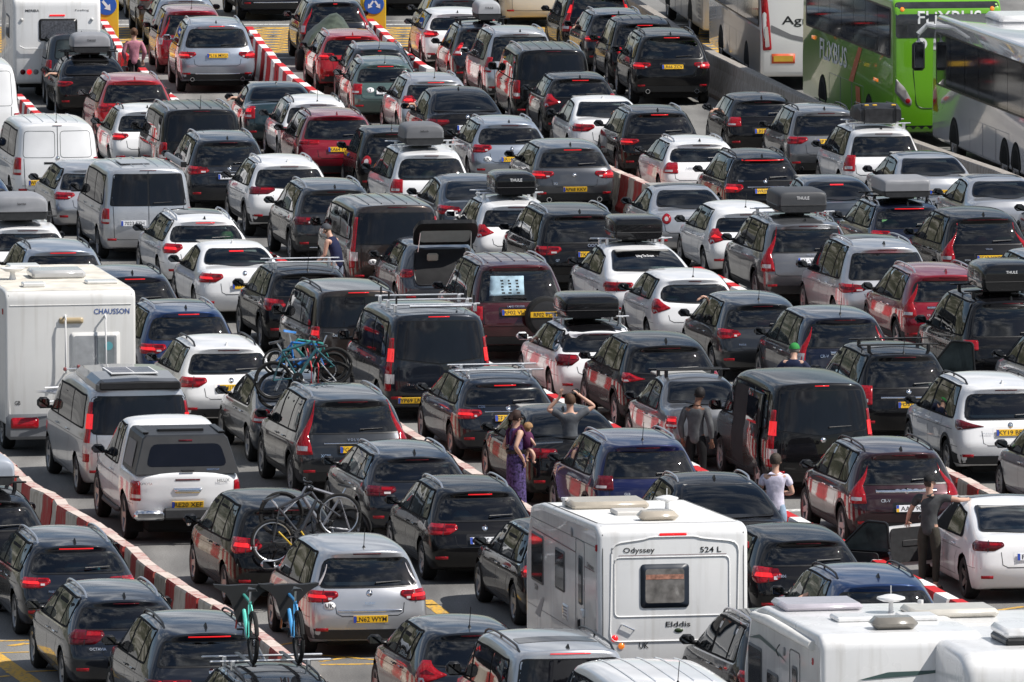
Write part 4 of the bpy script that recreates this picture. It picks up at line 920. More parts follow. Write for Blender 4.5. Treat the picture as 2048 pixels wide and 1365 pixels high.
car('saloon','white',(5,1602,563),'white saloon with yellow plate BW65 NEJ', plate=('BW65 NEJ','gb',.74), lights=('wide',.80,.98,.42), brake=1, clear=0, badge=.98, fincol=1, hb=1, over=dict(L=4.63,W=1.82,H=1.44))
car('estate','white',(5,1402,388),'white estate with glass roof panel and silver rails', rails='alu', hb=1, chrome=0, glass='clear', lights=('wide',.76,.95,.50), brake=1, sunroof=(1.3,2.6), over=dict(L=4.85,W=1.86))
car('van','silver',(9,950,398),'silver camper van with raised roof panel and solar cell', key='camper', glass='priv', lights=('strip',.62,1.62,.8), brake=1, rw=(1.10,1.70,.80,.76), hb=None, ant=None, over=dict(H=1.90))
car('pickup','white',('g',376,1091),'white pickup truck with dark canopy and yellow plate RE20 XEF', key='hilux', over=dict(H=1.86), norw=1, lights=('block',.72,1.04,.76), plate=('RE20 XEF','gb',.66), wiper=0, hb=None, ant=None, trim=0, refl=0, text=(('TOYOTA',-.68,1.0,.04,'c'),('HILUX',.58,1.04,.05,'c')), rim='five', yaw=9.6)
car('mpv','black',(14,252,182),'black minivan with two bicycles hung on its tailgate', key='bikecar', lights=('swoop',.86,1.10,.40), brake=1, glass='clear', over=dict(H=1.64,L=4.5,W=1.83), ant=None, yaw=11.4)
car('mpv','silver',(14,800,478),'silver minivan with UK sticker and yellow plate LN62 WYM', key='scenic', lights=('wide',.84,1.02,.46), brake=1, plate=('LN62 WYM','gb',.60), sticker=('UK',-.60,.80), strip=(.72,.48,.03), badge=.98, ant='whip', hbw=.21, trim=1, glass='tint', over=dict(H=1.64,L=4.4,W=1.85,zb=1.04), text=(('SCENIC',0,.83,.035,'c'),), rwr=.10, mblack=0)
car('estate','ink',(10,1142,878),'black estate with chrome window line and slim wide lamps', lights=('wide',.76,.92,.40), dull=1, rails='alu', chrome=1, exh=((-.55,.05),), over=dict(H=1.45,L=4.75,W=1.84))
car('estate','black',(10,1572,1113),'black estate with German plate HA JF 278', lights=('wide',.78,.95,.42), plate=('HA JF 278','eu',.70), badge=.88, hb=1, rails='alu', glass='clear', chrome=0, ant=None, over=dict(H=1.50,L=4.57,W=1.80), brake=0, clear=0)
car('estate','black',('p',1152,1072),'black estate towing the white caravan with 524 lettering', lights=('wide',.80,.96,.5), brake=1, chrome=1, rim='five')
car('hatch','ink',(14,1532,1038),'dark blue hatchback with triangular lamps behind the silver minivan', lights=('tri',.72,1.04,.44), brake=0, ant='whip', over=dict(H=1.48,L=4.36,W=1.82), dip=.06, glass='tint')
car('cvan','silver',(15,482,1158),'silver compact people carrier with black rails and roof window', rails='black', hb=1, hbw=.28, glass='priv', sunroof=(1.0,1.5), ant='fin', lights=('block',.80,1.15,.74), over=dict(H=1.83,W=1.86))
car('van','white',('p',1362,1374),'white panel van with ribbed roof and whip aerial beside the silver compact people carrier', norw=1, wiper=0, barn=1, lights=('block',.8,1.15,.8), over=dict(H=1.98,W=1.96), ribs=1, ant='whip')
car('suv','black',('p',1602,1262),'black SUV with silver rails towing the caravan with rolled awning', rails='alu', chrome=2, yaw=12., over=dict(H=1.66))
car('suv','navy',('p',1990,1268),'navy car roof with shark fin ahead of the rounded caravan', over=dict(H=1.6))
car('estate','ink',(13,522,443),'black estate with red cushion behind its glass beside the barrier', rails='alu', chrome=1, hb=1, hbw=.26, glass='clear', lights=('wide',.78,.93,.44), brake=1, text=(('PASSAT',-.42,.73,.03,'c'),), over=dict(L=4.77,W=1.83))
car('estate','ink',(13,862,818),'black estate with sharp dark lamps ahead of the plate EN car', rails='alu', chrome=1, lights=('wide',.78,.98,.36), dull=1, clear=0, text=(('OCTAVIA',-.48,.72,.04,'c'),), over=dict(L=4.69,W=1.83), glass='clear')
car('suv','ink',(13,1432,1043),'black SUV with twin slanted lit lamps and yellow plate EN21', rails='black', hb=1, hbw=.30, lights=('bar',.86,.92,.30), brake=0, clear=0, dull=1, plate=('EN21 KZA','gb',.66), badge=1.02, over=dict(H=1.65,W=1.87), key='tucson', wiper=0)
car('estate','black',('p',575,1374),'black estate with two mountain bikes upright on its roof bars', key='roofbikes', bars='alu', barw=.92, rails='black', chrome=1, bary=(1.9,2.62), over=dict(H=1.5))
car('suv','black',('p',-22,1006),'black SUV with a pale grey roof box beside the striped barrier', key='edgebox', over=dict(H=1.62,W=1.9), bars='black', rails=None, ant=None, bary=(1.5,2.3))
car('van','navy',('g',-72,82),'dark blue van beside the white caravan with curved handle bar', yaw=6., over=dict(H=2.3))
for i, c in enumerate(CARS):
    c['spec'] = spec_of(c['kind'], c['over']); collect_texts(c['o']); v, f, cr = cage(c['spec']); request_cage(('car', i), v, f, cr)
# ------------------------------------------------------------------ people: skeletons grown with the Skin modifier (baked with the cars)
PEOPLE = []
def skel_obj(key, chains, levels=2):
    """chains: list of [(point, radius), ...]; a chain may start at an existing point to branch from it"""
    V = []; E = []; Rr = []; idx = {}; roots = []
    for ch in chains:
        prev = None
        for p, r in ch:
            k = tuple(round(c, 4) for c in p)
            if k not in idx:
                idx[k] = len(V); V.append(p); Rr.append(r)
                if prev is None: roots.append(idx[k])
            i = idx[k]
            if prev is not None and prev != i and (prev, i) not in E and (i, prev) not in E: E.append((prev, i))
            prev = i
    me = bpy.data.meshes.new('skel'); me.from_pydata(V, E, []); me.update()
    o = bpy.data.objects.new('skel', me); COL.objects.link(o)
    md = o.modifiers.new('k', 'SKIN'); md.use_smooth_shade = True; md.branch_smoothing = .6
    for i, r in enumerate(Rr):
        d = me.skin_vertices[0].data[i]; d.radius = r if isinstance(r, tuple) else (r, r); d.use_root = i in roots
    sb = o.modifiers.new('s', 'SUBSURF'); sb.levels = levels; sb.render_levels = levels
    BAKE.append((o, key))
def lerp3(a, b, t): return tuple(x+(y-x)*t for x, y in zip(a, b))
def hand_chains(wr, dr, side, spread=.25, curl=.2, up=(0,0,1)):
    """five fingers rooted in the palm; dr = direction the hand points"""
    d = Vector(dr).normalized(); u = Vector(up); l = d.cross(u)
    if l.length < .1: l = d.cross(Vector((0,1,0)))
    l.normalize(); n = l.cross(d); w = Vector(wr); palm = w + d*.06; out = [[(tuple(w + d*.0), .026), (tuple(palm), (.020,.036))]]
    for i, ln in enumerate((.072,.082,.076,.060)):
        t = (i-1.5); b = palm + d*.015 + l*t*.019*side; dd = (d + l*side*t*spread*.5).normalized()
        out.append([(tuple(b - dd*.02 + n*.0005*i), .0100), (tuple(b + dd*ln*.5), .0095), (tuple(b + (dd - n*curl).normalized()*ln), .0080)])
    b = w + d*.03 - l*side*.022; dd = (d*.75 - l*side*.8).normalized()
    out.append([(tuple(b), .012), (tuple(b + dd*.035), .011), (tuple(b + dd*.062), .009)])
    return out
def person(name, label, head_px, height, yaw, pose, wear):
    """pose: joints in metres for a 1.75 m figure; x right, y forward, z up"""
    J = dict(pel=(0,0,.95), bel=(0,0,1.12), che=(0,.0,1.31), nb=(0,-.01,1.45), nk=(0,.005,1.53), hd=(0,.02,1.62), top=(0,.01,1.695),
             sl=(-.175,0,1.41), el=(-.24,-.02,1.13), wl=(-.25,.06,.90), hl=(-.01,.3,-1.), sr=(.175,0,1.41), er=(.24,-.02,1.13), wr=(.25,.06,.90), hr=(.01,.3,-1.),
             pl=(-.095,0,.90), kl=(-.11,.02,.50), al=(-.11,-.01,.085), tl=(-.13,.14,.04), pr=(.095,0,.90), kr=(.11,.02,.50), ar=(.11,-.01,.085), tr=(.13,.14,.04))
    J.update(pose); k = height/1.75; J = {a: (b if a in ('hl','hr') else tuple(c*k for c in b)) for a, b in J.items()}
    f = wear.get('slim', 1.)
    fw = Vector(J['top']) - Vector(J['nk'])
    nose = wear.get('face', (0,1,0)); N_ = Vector(nose).normalized(); hd = Vector(J['hd'])
    ear = N_.cross(Vector((0,0,1))).normalized()
    tor = [(J['pel'], (.135*f,.105)), (J['bel'], (.125*f,.095)), (J['che'], (.150*f,.105)), (J['nb'], (.085,.07)), (J['nk'], .052), (J['hd'], (.078,.09)), (J['top'], (.066,.075))]
    ch = [tor]
    for s in 'lr':
        ch.append([(J['che'], 0), (J['s'+s], .062), (lerp3(J['s'+s], J['e'+s], .5), .047), (J['e'+s], .040), (lerp3(J['e'+s], J['w'+s], .4), .038), (J['w'+s], .026)])
        ch.append([(J['pel'], 0), (J['p'+s], .090), (lerp3(J['p'+s], J['k'+s], .5), .075), (J['k'+s], .056), (lerp3(J['k'+s], J['a'+s], .35), .054), (J['a'+s], .036), (J['t'+s], (.045,.028))])
        ch += hand_chains(J['w'+s], J['h'+s], 1 if s == 'r' else -1, *wear.get('fing', (.25,.25)))
    ch.append([(tuple(hd + N_*.06), .03), (tuple(hd + N_*.105 + Vector((0,0,-.012))), .014)])
    for sg in (1,-1): ch.append([(tuple(hd + ear*.065*sg), .02), (tuple(hd + ear*.094*sg - N_*.012), (.012,.022))])
    key = ('person', len(PEOPLE)); skel_obj(key, ch)
    cl = {}
    e = .016
    if wear.get('shirt'):
        c = [[(lerp3(J['pel'], J['bel'], -.75), (.158*f,.125)), (lerp3(J['pel'], J['bel'], .1), (.158*f,.125)), (J['bel'], (.150*f,.118)), (J['che'], (.172*f,.122)), (lerp3(J['che'], J['nb'], .80), (.135,.095)), (lerp3(J['nb'], J['nk'], .35), (.072,.066))]]
        sl_ = wear.get('sleeve', .55)
        if sl_ > 0:
            for s in 'lr':
                q = [(J['che'], 0), (J['s'+s], .078)]
                if sl_ <= 1: q += [(lerp3(J['s'+s], J['e'+s], sl_*.5), .070), (lerp3(J['s'+s], J['e'+s], sl_), .066)]
                else: q += [(lerp3(J['s'+s], J['e'+s], .5), .066), (J['e'+s], .058), (lerp3(J['e'+s], J['w'+s], .5), .052), (lerp3(J['e'+s], J['w'+s], .93), .042)]
                c.append(q)
        skel_obj(key + ('shirt',), c); cl['shirt'] = wear['shirt']
    if wear.get('legs'):
        c = []
        for s in 'lr':
            en = wear.get('leglen', .95)
            q = [(lerp3(J['pel'], J['bel'], .6), (.138*f,.108)), (J['pel'], (.145*f,.115)), (J['p'+s], .105), (lerp3(J['p'+s], J['k'+s], .5), .090), (J['k'+s], .074 if wear.get('baggy') else .068)]
            if en > .55: q += [(lerp3(J['k'+s], J['a'+s], .5), .072 if wear.get('baggy') else .062), (lerp3(J['k'+s], J['a'+s], (en-.5)*2), .068 if wear.get('baggy') else .052)]
            c.append(q)
        skel_obj(key + ('legs',), c); cl['legs'] = wear['legs']
    PEOPLE.append(dict(name=name, label=label, px=head_px, h=height, yaw=yaw, J=J, wear=wear, cl=cl, key=key))
T_ = lambda t, x, y: px(t, x, y)
person('person', 'person in a pink long-sleeved top and black trousers walking by the barrier', (268,56), 1.70, 4, {'el':(-.27,-.03,1.15),'er':(.27,-.03,1.15),'wl':(-.22,.10,.95),'wr':(.22,.10,.95)},
       dict(shirt=('pink_knit',(.40,.17,.22)), sleeve=1.6, legs=('black_cloth',(.008,.008,.009)), baggy=1, hair=('auburn_hair',(.09,.045,.025)), slim=.88, bun=1))
person('person', 'person in a navy sleeveless top and cap bending beside the brown van', (651,446), 1.76, 62, {'che':(0,.07,1.30),'nb':(0,.13,1.43),'nk':(0,.17,1.50),'hd':(0,.22,1.57),'top':(0,.25,1.645),'sl':(-.17,.12,1.39),'el':(-.20,.16,1.10),'wl':(-.12,.36,.98),'sr':(.17,.12,1.39),'er':(.22,.10,1.10),'wr':(.14,.33,.97)},
       dict(shirt=('navy_cloth',(.012,.016,.05)), sleeve=0, legs=('grey_blue_cloth',(.20,.23,.29)), hair=('cropped_brown_hair',(.10,.07,.05)), cap=('grey_cap',(.06,.065,.075)), peak=1, face=(0,.9,-.45)))
person('person', 'person in a purple patterned dress and sunglasses carrying a baby in a sling', (1033,820), 1.70, -62, {'el':(-.26,-.10,1.13),'wl':(-.16,.10,.98),'er':(.25,-.14,1.16),'wr':(.20,.03,.95)},
       dict(shirt=('purple_print',(.05,.035,.10)), sleeve=0, legs=('purple_print',(.05,.035,.10)), baggy=1, hair=('dark_brown_hair',(.035,.018,.014)), long_hair=1, shades=1, slim=.88, baby=1))
person('person', 'person in a dark grey t-shirt with both hands raised to the head', (1140,787), 1.80, 3, {'sl':(-.19,0,1.44),'el':(-.36,.04,1.50),'wl':(-.17,.02,1.70),'hl':(.25,.1,1.),'sr':(.19,0,1.44),'er':(.40,.04,1.55),'wr':(.17,.04,1.72),'hr':(-.6,.1,.55)},
       dict(shirt=('grey_cotton',(.085,.092,.102)), long=1, sleeve=.62, legs=('blue_denim',(.05,.11,.17)), hair=('brown_hair',(.07,.038,.022)), fing=(.55,.1)))
person('person', 'person in a grey zipped jacket looking past the black van', (1401,774), 1.80, -18, {'nk':(.02,.02,1.53),'hd':(.05,.05,1.62),'top':(.06,.05,1.695),'el':(-.26,-.02,1.14),'er':(.26,-.04,1.14),'wr':(.26,.02,.90)},
       dict(shirt=('grey_fleece',(.085,.088,.092)), long=1, sleeve=1.6, legs=('black_cloth',(.012,.012,.013)), hair=('black_hair',(.012,.010,.010)), face=(.5,1,-.2)))
person('person', 'person in a white t-shirt and pale jeans with folded arms', (1551,906), 1.80, -8, {'el':(-.25,.06,1.14),'wl':(.05,.20,1.14),'hl':(1,.1,.1),'er':(.27,.04,1.14),'wr':(-.03,.22,1.12),'hr':(-1,.1,.1)},
       dict(shirt=('white_cotton',(.60,.57,.68)), sleeve=.60, legs=('pale_denim',(.25,.33,.43)), hair=('cropped_hair',(.05,.038,.03)), slim=1.05))
person('person', 'person in a charcoal t-shirt and black cap leaning on the white saloon', (1859,948), 1.82, -22, {'che':(.02,.05,1.31),'sl':(-.18,.02,1.42),'el':(-.33,.06,1.18),'wl':(-.42,.20,1.02),'hl':(-.2,.6,-.6),'sr':(.19,.04,1.42),'er':(.44,.10,1.38),'wr':(.50,.33,1.37),'hr':(-.3,1,0)},
       dict(shirt=('charcoal_cotton',(.065,.068,.070)), sleeve=.62, legs=('olive_cloth',(.045,.042,.034)), cap=('black_cap',(.010,.010,.011)), peak=1, hair=('cropped_hair',(.05,.038,.03)), face=(.75,.6,0)))
person('person', 'person in a green cap and navy jacket standing beside the dark blue SUV', (1589,685), 1.76, -10, {'nk':(0,.04,1.52),'hd':(0,.08,1.60),'top':(0,.09,1.675),'el':(-.33,.02,1.18),'er':(.33,.02,1.18)},
       dict(shirt=('navy_jacket',(.012,.017,.045)), long=1, sleeve=1.6, legs=('black_cloth',(.012,.012,.013)), cap=('green_cap',(.03,.22,.05)), hair=('grey_hair',(.12,.11,.10)), slim=1.12))
# forearms resting on window sills
ARMS = []
def arm(label, pxy, z, d, ln=.30, up=.03, sleeve=None):
    ARMS.append((label, pxy, z, d, ln, up, sleeve)); i = len(ARMS)-1
    dd = Vector((math.cos(R(d)), math.sin(R(d)), 0)); e = Vector((0,0,0)); w = e + dd*ln*.75 + Vector((0,0,up)); s = e - dd*.10 + Vector((.16,0,.10))
    skel_obj(('arm', i), [[(tuple(s), .048), (tuple(e), .040), (tuple(lerp3(e, w, .4)), .038), (tuple(w), .026)]] + hand_chains(tuple(w), tuple(dd + Vector((0,0,-.5))), -1, .2, .3))
arm("driver's bare forearm out of the black fastback window", T_(1,392,508), 1.05, 215)
arm("driver's forearm on the dark teal saloon window sill", T_(1,1638,672), 1.02, 215)
arm("driver's bare forearm out of the coupe SUV with plate 44 RPF", T_(2,1135,715), 1.12, 230)
arm("driver's arm out of the dark SUV beside the concrete wall", T_(3,572,180), 1.12, 215)
arm("bare arm raised at the window of the black SUV with chrome window line", T_(3,802,835), 1.12, 110, .30, .22)
arm("driver's fist on the sill of the black hatchback", T_(3,1520,752), 1.02, 215)
arm("bare forearm hanging from the white coupe estate with roof box", (1100,677), 1.02, 205, .34)
arm("hand gripping the roof edge of the charcoal hatchback", T_(7,1440,925), 1.30, 200, .2, .08)
arm("bare forearm hanging from the bright blue SUV window", T_(16,370,800), 1.14, 222, .42, -.12)
arm("driver's elbow on the sill of the black minivan with bicycles", T_(9,1515,1288), 1.08, 215, .2)
skel_obj(('baby',), [[((0,.20,1.08), (.075,.07)), ((0,.205,1.2), (.08,.075)), ((0,.21,1.32), .04), ((0,.22,1.39), (.066,.07)), ((0,.22,1.45), (.06,.065))]] +
         [[((0,.20,1.08), 0), ((sg*.09,.24,1.04), .042), ((sg*.13,.27,.95), .034), ((sg*.13,.25,.86), .024), ((sg*.13,.30,.84), .022)] for sg in (-1,1)] +
         [[((0,.205,1.2), 0), ((sg*.09,.22,1.25), .030), ((sg*.13,.26,1.17), .025), ((sg*.12,.30,1.12), .018)] for sg in (-1,1)] + [[((0,.27,1.41), .02), ((0,.305,1.405), .010)]])
for s_ in ('RF02 VLX','THULE','halfords','karrite','SMARTCAP','Odyssey','524 L','524','Elddis','UK','MERIBA','Feeling','CHAUSSON','GB','Agrupabus','2411 JPK','68','FLiXBUS','100'): request_text(s_)
bake_all()
ROOTS = {}; SURF = {}
for i, c in enumerate(CARS):
    r_, s_ = build_car(i, c['spec'], c['o'], c['name'], c['label'], c['cat'], 'vehicles queuing in the lanes', c['col'], c['anchor'], c['yaw'])
    c['root'] = r_
    if c['key']: ROOTS[c['key']] = r_; SURF[c['key']] = s_
# ------------------------------------------------------------------ ground
def node_mat(name, base, rough=.9):
    m = bpy.data.materials.new(name); m.use_nodes = True; MATS[name] = m
    t = m.node_tree; b = t.nodes['Principled BSDF']; b.inputs['Roughness'].default_value = rough; b.inputs['Specular IOR Level'].default_value = .3
    return m, t, b
def asphalt():
    m, t, b = node_mat('worn_asphalt', None, .88)
    tc_ = t.nodes.new('ShaderNodeTexCoord')
    def noise(s, d, sc=(1,1,1)):
        mp_ = t.nodes.new('ShaderNodeMapping'); mp_.inputs['Scale'].default_value = sc; n = t.nodes.new('ShaderNodeTexNoise'); n.inputs['Scale'].default_value = s; n.inputs['Detail'].default_value = d
        t.links.new(tc_.outputs['Object'], mp_.inputs['Vector']); t.links.new(mp_.outputs[0], n.inputs['Vector']); return n
    big = noise(.22, 5.); fine = noise(38., 3.); lane = noise(1.1, 4., (1., .12, 1.))
    r1 = t.nodes.new('ShaderNodeValToRGB'); r1.color_ramp.elements[0].color = (.165,.162,.155,1); r1.color_ramp.elements[1].color = (.235,.231,.222,1)
    r1.color_ramp.elements[0].position = .35; r1.color_ramp.elements[1].position = .65
    r2 = t.nodes.new('ShaderNodeValToRGB'); r2.color_ramp.elements[0].color = (.62,.62,.62,1); r2.color_ramp.elements[1].color = (1.25,1.25,1.25,1)
    r2.color_ramp.elements[0].position = .3; r2.color_ramp.elements[1].position = .7
    r3 = t.nodes.new('ShaderNodeValToRGB'); r3.color_ramp.elements[0].color = (.58,.58,.59,1); r3.color_ramp.elements[1].color = (1.08,1.08,1.07,1)
    r3.color_ramp.elements[0].position = .33; r3.color_ramp.elements[1].position = .58
    m1 = t.nodes.new('ShaderNodeMix'); m1.data_type = 'RGBA'; m1.blend_type = 'MULTIPLY'; m1.inputs['Factor'].default_value = 1.
    m2 = t.nodes.new('ShaderNodeMix'); m2.data_type = 'RGBA'; m2.blend_type = 'MULTIPLY'; m2.inputs['Factor'].default_value = 1.
    for n, r in ((big, r1), (fine, r2), (lane, r3)): t.links.new(n.outputs['Fac'], r.inputs['Fac'])
    t.links.new(r1.outputs[0], m1.inputs['A']); t.links.new(r2.outputs[0], m1.inputs['B'])
    t.links.new(m1.outputs['Result'], m2.inputs['A']); t.links.new(r3.outputs[0], m2.inputs['B']); t.links.new(m2.outputs['Result'], b.inputs['Base Color'])
    bp = t.nodes.new('ShaderNodeBump'); bp.inputs['Strength'].default_value = .3; bp.inputs['Distance'].default_value = .01
    t.links.new(fine.outputs['Fac'], bp.inputs['Height']); t.links.new(bp.outputs[0], b.inputs['Normal'])
    return m
g = link('ground', mesh_from([(-9000,-9000,0),(9000,-9000,0),(9000,9000,0),(-9000,9000,0)], [(0,1,2,3)], False), asphalt()); tag(g, kind='structure')
# worn paint: colour breaks up into the asphalt
def road_paint(name, col, wear=.5):
    m, t, b = node_mat(name, None, .8); tc_ = t.nodes.new('ShaderNodeTexCoord'); n = t.nodes.new('ShaderNodeTexNoise')
    n.inputs['Scale'].default_value = 14.; n.inputs['Detail'].default_value = 6.; t.links.new(tc_.outputs['Object'], n.inputs['Vector'])
    r = t.nodes.new('ShaderNodeValToRGB'); r.color_ramp.elements[0].color = (.15,.145,.14,1); r.color_ramp.elements[1].color = (*col, 1)
    r.color_ramp.elements[0].position = wear-.12; r.color_ramp.elements[1].position = wear+.04
    t.links.new(n.outputs['Fac'], r.inputs['Fac']); t.links.new(r.outputs[0], b.inputs['Base Color']); return m
RP_Y = road_paint('worn_yellow_road_paint', (.62,.36,.05), .46); RP_W = road_paint('worn_white_road_paint', (.60,.60,.57), .47)
def strip_mesh(pts, w):
    v = []; f = []; pts = [Vector(p) for p in pts]
    for i, p in enumerate(pts):
        t_ = (pts[min(i+1, len(pts)-1)]-pts[max(i-1, 0)]).normalized(); n = Vector((-t_.y, t_.x))*w/2
        v += [(p.x+n.x, p.y+n.y, .004), (p.x-n.x, p.y-n.y, .004)]
    return v, [(2*i, 2*i+1, 2*i+3, 2*i+2) for i in range(len(pts)-1)]
def marking(lines, name, m):
    V = []; F = []; lvl = 0
    for pts, w in lines:
        v, f = strip_mesh(pts, w); k = len(V); V += [(a, b_, z + .0004*(lvl % 7)) for a, b_, z in v]; F += [tuple(i+k for i in q) for q in f]; lvl += 1
    return tag(link(name, mesh_from(V, F, False), m), kind='structure')
# yellow hatched box before the junction
bx0, bx1, by0, by1 = -16., 9., 294.6, 304.0; hatch = []
for k in range(-9, 44):
    x = bx0 + k*1.15
    a = [(x, by0), (x+9.4*1.2, by1)]; c_ = [(x+9.4*1.2, by0), (x, by1)]
    for s_ in (a, c_):
        (xa_, ya_), (xb_, yb_) = s_
        if max(xa_, xb_) < bx0 or min(xa_, xb_) > bx1: continue
        def cut(x_, q): t_ = (x_-q[0][0])/(q[1][0]-q[0][0]); return (x_, q[0][1]+t_*(q[1][1]-q[0][1]))
        p0, p1 = s_
        if p0[0] < bx0: p0 = cut(bx0, s_)
        if p1[0] < bx0: p1 = cut(bx0, s_)
        if p0[0] > bx1: p0 = cut(bx1, s_)
        if p1[0] > bx1: p1 = cut(bx1, s_)
        if (Vector(p0)-Vector(p1)).length > .5: hatch.append(([p0, p1], .22))
hatch += [([(bx0,by0),(bx1,by0)], .2), ([(bx0,by1),(bx1,by1)], .2)]
marking(hatch, 'yellow_box_marking', RP_Y)
marking([([(-20,292.6),(10,292.6)], .35), ([(-20,305.2),(10,305.2)], .35), ([(-20,306.6),(10,306.6)], .12)], 'white_stop_lines', RP_W)
def gl(t, *zz): return [tuple(at(*px(t, a, b), 0.)[:2]) for a, b in zz]
yl = [ (gl(13,(-60,1170),(220,1370)), .30), (gl(13,(-20,1085),(200,1080)), .10), (gl(13,(70,1118),(190,1100)), .16), (gl(13,(-10,1165),(200,1160)), .08), (gl(13,(40,1300),(420,1285)), .12), (gl(13,(-10,1330),(60,1322)), .12),
       (gl(14,(460,1180),(880,1215)), .10), (gl(14,(480,1246),(900,1240)), .13), (gl(14,(480,1225),(700,1190)), .10), (gl(14,(190,1115),(330,1090)), .10), (gl(14,(1195,805),(1330,905)), .22), (gl(14,(1110,975),(1300,972)), .08),
       (gl(7,(760,262),(845,292)), .22), (gl(16,(1640,890),(1911,850)), .12), (gl(16,(1640,905),(1911,945)), .12), (gl(16,(1700,880),(1911,905)), .10)]
marking(yl, 'yellow_lane_lines', RP_Y)
marking([(gl(16,(1850,875),(1911,885)), .3), (gl(12,(355,1225),(395,1240)), .5)], 'white_lane_marks', RP_W)
# dark tarmac repair strips
TAR = mat('fresh_tarmac', (.045,.045,.047), .9)
# ------------------------------------------------------------------ striped barrier blocks
def worn_paint(name, col, base, wear, top=None):
    m, t, b = node_mat(name, None, .75); tc_ = t.nodes.new('ShaderNodeTexCoord'); mp_ = t.nodes.new('ShaderNodeMapping'); mp_.inputs['Scale'].default_value = (1,1,.35)
    n = t.nodes.new('ShaderNodeTexNoise'); n.inputs['Scale'].default_value = 9.; n.inputs['Detail'].default_value = 7.; n.inputs['Roughness'].default_value = .65
    oi = t.nodes.new('ShaderNodeObjectInfo'); ad = t.nodes.new('ShaderNodeVectorMath'); ad.operation = 'ADD'
    t.links.new(tc_.outputs['Object'], mp_.inputs['Vector']); t.links.new(mp_.outputs[0], ad.inputs[0]); t.links.new(oi.outputs['Location'], ad.inputs[1]); t.links.new(ad.outputs[0], n.inputs['Vector'])
    r = t.nodes.new('ShaderNodeValToRGB'); r.color_ramp.elements[0].color = (*base, 1); r.color_ramp.elements[1].color = (*col, 1)
    r.color_ramp.elements[0].position = wear-.10; r.color_ramp.elements[1].position = wear+.10
    t.links.new(n.outputs['Fac'], r.inputs['Fac']); t.links.new(r.outputs[0], b.inputs['Base Color'])
    if top:                                     # the paint is rubbed off the upper face
        ge = t.nodes.new('ShaderNodeNewGeometry'); sx = t.nodes.new('ShaderNodeSeparateXYZ'); mr = t.nodes.new('ShaderNodeMapRange'); mr.inputs['From Min'].default_value = .6; mr.inputs['From Max'].default_value = .95
        mu = t.nodes.new('ShaderNodeMath'); mu.operation = 'MULTIPLY'; mq = t.nodes.new('ShaderNodeMapRange'); mq.inputs['From Min'].default_value = .35; mq.inputs['From Max'].default_value = .5
        mm = t.nodes.new('ShaderNodeMix'); mm.data_type = 'RGBA'; mm.inputs['B'].default_value = (*top, 1); t.links.new(n.outputs['Fac'], mq.inputs['Value'])
        t.links.new(ge.outputs['Normal'], sx.inputs[0]); t.links.new(sx.outputs['Z'], mr.inputs['Value']); t.links.new(mr.outputs[0], mu.inputs[0]); t.links.new(mq.outputs[0], mu.inputs[1]); t.links.new(mu.outputs[0], mm.inputs['Factor']); t.links.new(r.outputs[0], mm.inputs['A']); t.links.new(mm.outputs['Result'], b.inputs['Base Color'])
    bp = t.nodes.new('ShaderNodeBump'); bp.inputs['Strength'].default_value = .25; bp.inputs['Distance'].default_value = .01
    t.links.new(n.outputs['Fac'], bp.inputs['Height']); t.links.new(bp.outputs[0], b.inputs['Normal']); return m
B_RED = worn_paint('worn_red_barrier', (.40,.035,.03), (.33,.15,.12), .42, (.52,.40,.36)); B_WHT = worn_paint('worn_white_barrier', (.56,.50,.42), (.33,.27,.20), .43, (.60,.50,.45))
B_REDN = worn_paint('bright_red_barrier', (.50,.018,.022), (.40,.05,.05), .34); B_WHTN = worn_paint('bright_white_barrier', (.74,.73,.71), (.55,.52,.48), .34)
CAPM = worn_paint('pale_barrier_cap', (.62,.54,.49), (.50,.34,.29), .45)
def block_mesh(ln, h, wb, wt, key):
    if key in CACHE: return CACHE[key]
    p = [(-wb/2,0),(wb/2,0),(wb/2,.10),(wb/2-.05,.20),(wt/2+.01,h*.72),(wt/2,h-.03),(wt/2-.02,h),(-wt/2+.02,h),(-wt/2,h-.03),(-wt/2-.01,h*.72),(-wb/2+.05,.20),(-wb/2,.10)]
    b = MB(); b.prism(p, -ln/2+.014, ln/2-.014, 'y'); CACHE[key] = b.mesh(False, 'barrier'); return CACHE[key]
def barrier(pts, label, new=False, ln=.86, h=.80, z=.78, start=0, jit=1.):
    """pts: points of the top line in the photograph"""
    W_ = [at(u, v, z) for u, v in pts]; d = [0.]
    for a, b in zip(W_, W_[1:]): d.append(d[-1] + (b-a).length)
    xs = [p.x for p in W_]; ys = [p.y for p in W_]; n = int(d[-1]/ln); k0 = start
    for i in range(n):
        s0, s1 = i*ln, (i+1)*ln; a = Vector((np.interp(s0, d, xs), np.interp(s0, d, ys), 0)); b = Vector((np.interp(s1, d, xs), np.interp(s1, d, ys), 0))
        c = (a+b)/2; t_ = b-a; red = (i + k0) % 2 == 0; me = block_mesh(ln, h, .46, .22, ('blk', round(ln,3), h))
        o = link('barrier_block', me, None); m = (B_REDN if red else B_WHTN) if new else (B_RED if red else B_WHT)
        if not me.materials: me.materials.append(m)
        o.material_slots[0].link = 'OBJECT'; o.material_slots[0].material = m
        pair = ((i//2) % 2)*.02 - .01 + random.uniform(-.012,.012)
        o.location = (c.x + pair*jit, c.y, 0); o.rotation_euler = (0, 0, math.atan2(t_.y, t_.x) - math.pi/2 + random.uniform(-.022,.022)*jit)
        tag(o, ('red' if red else 'white') + label, 'barrier', 'striped barrier blocks between the lanes')
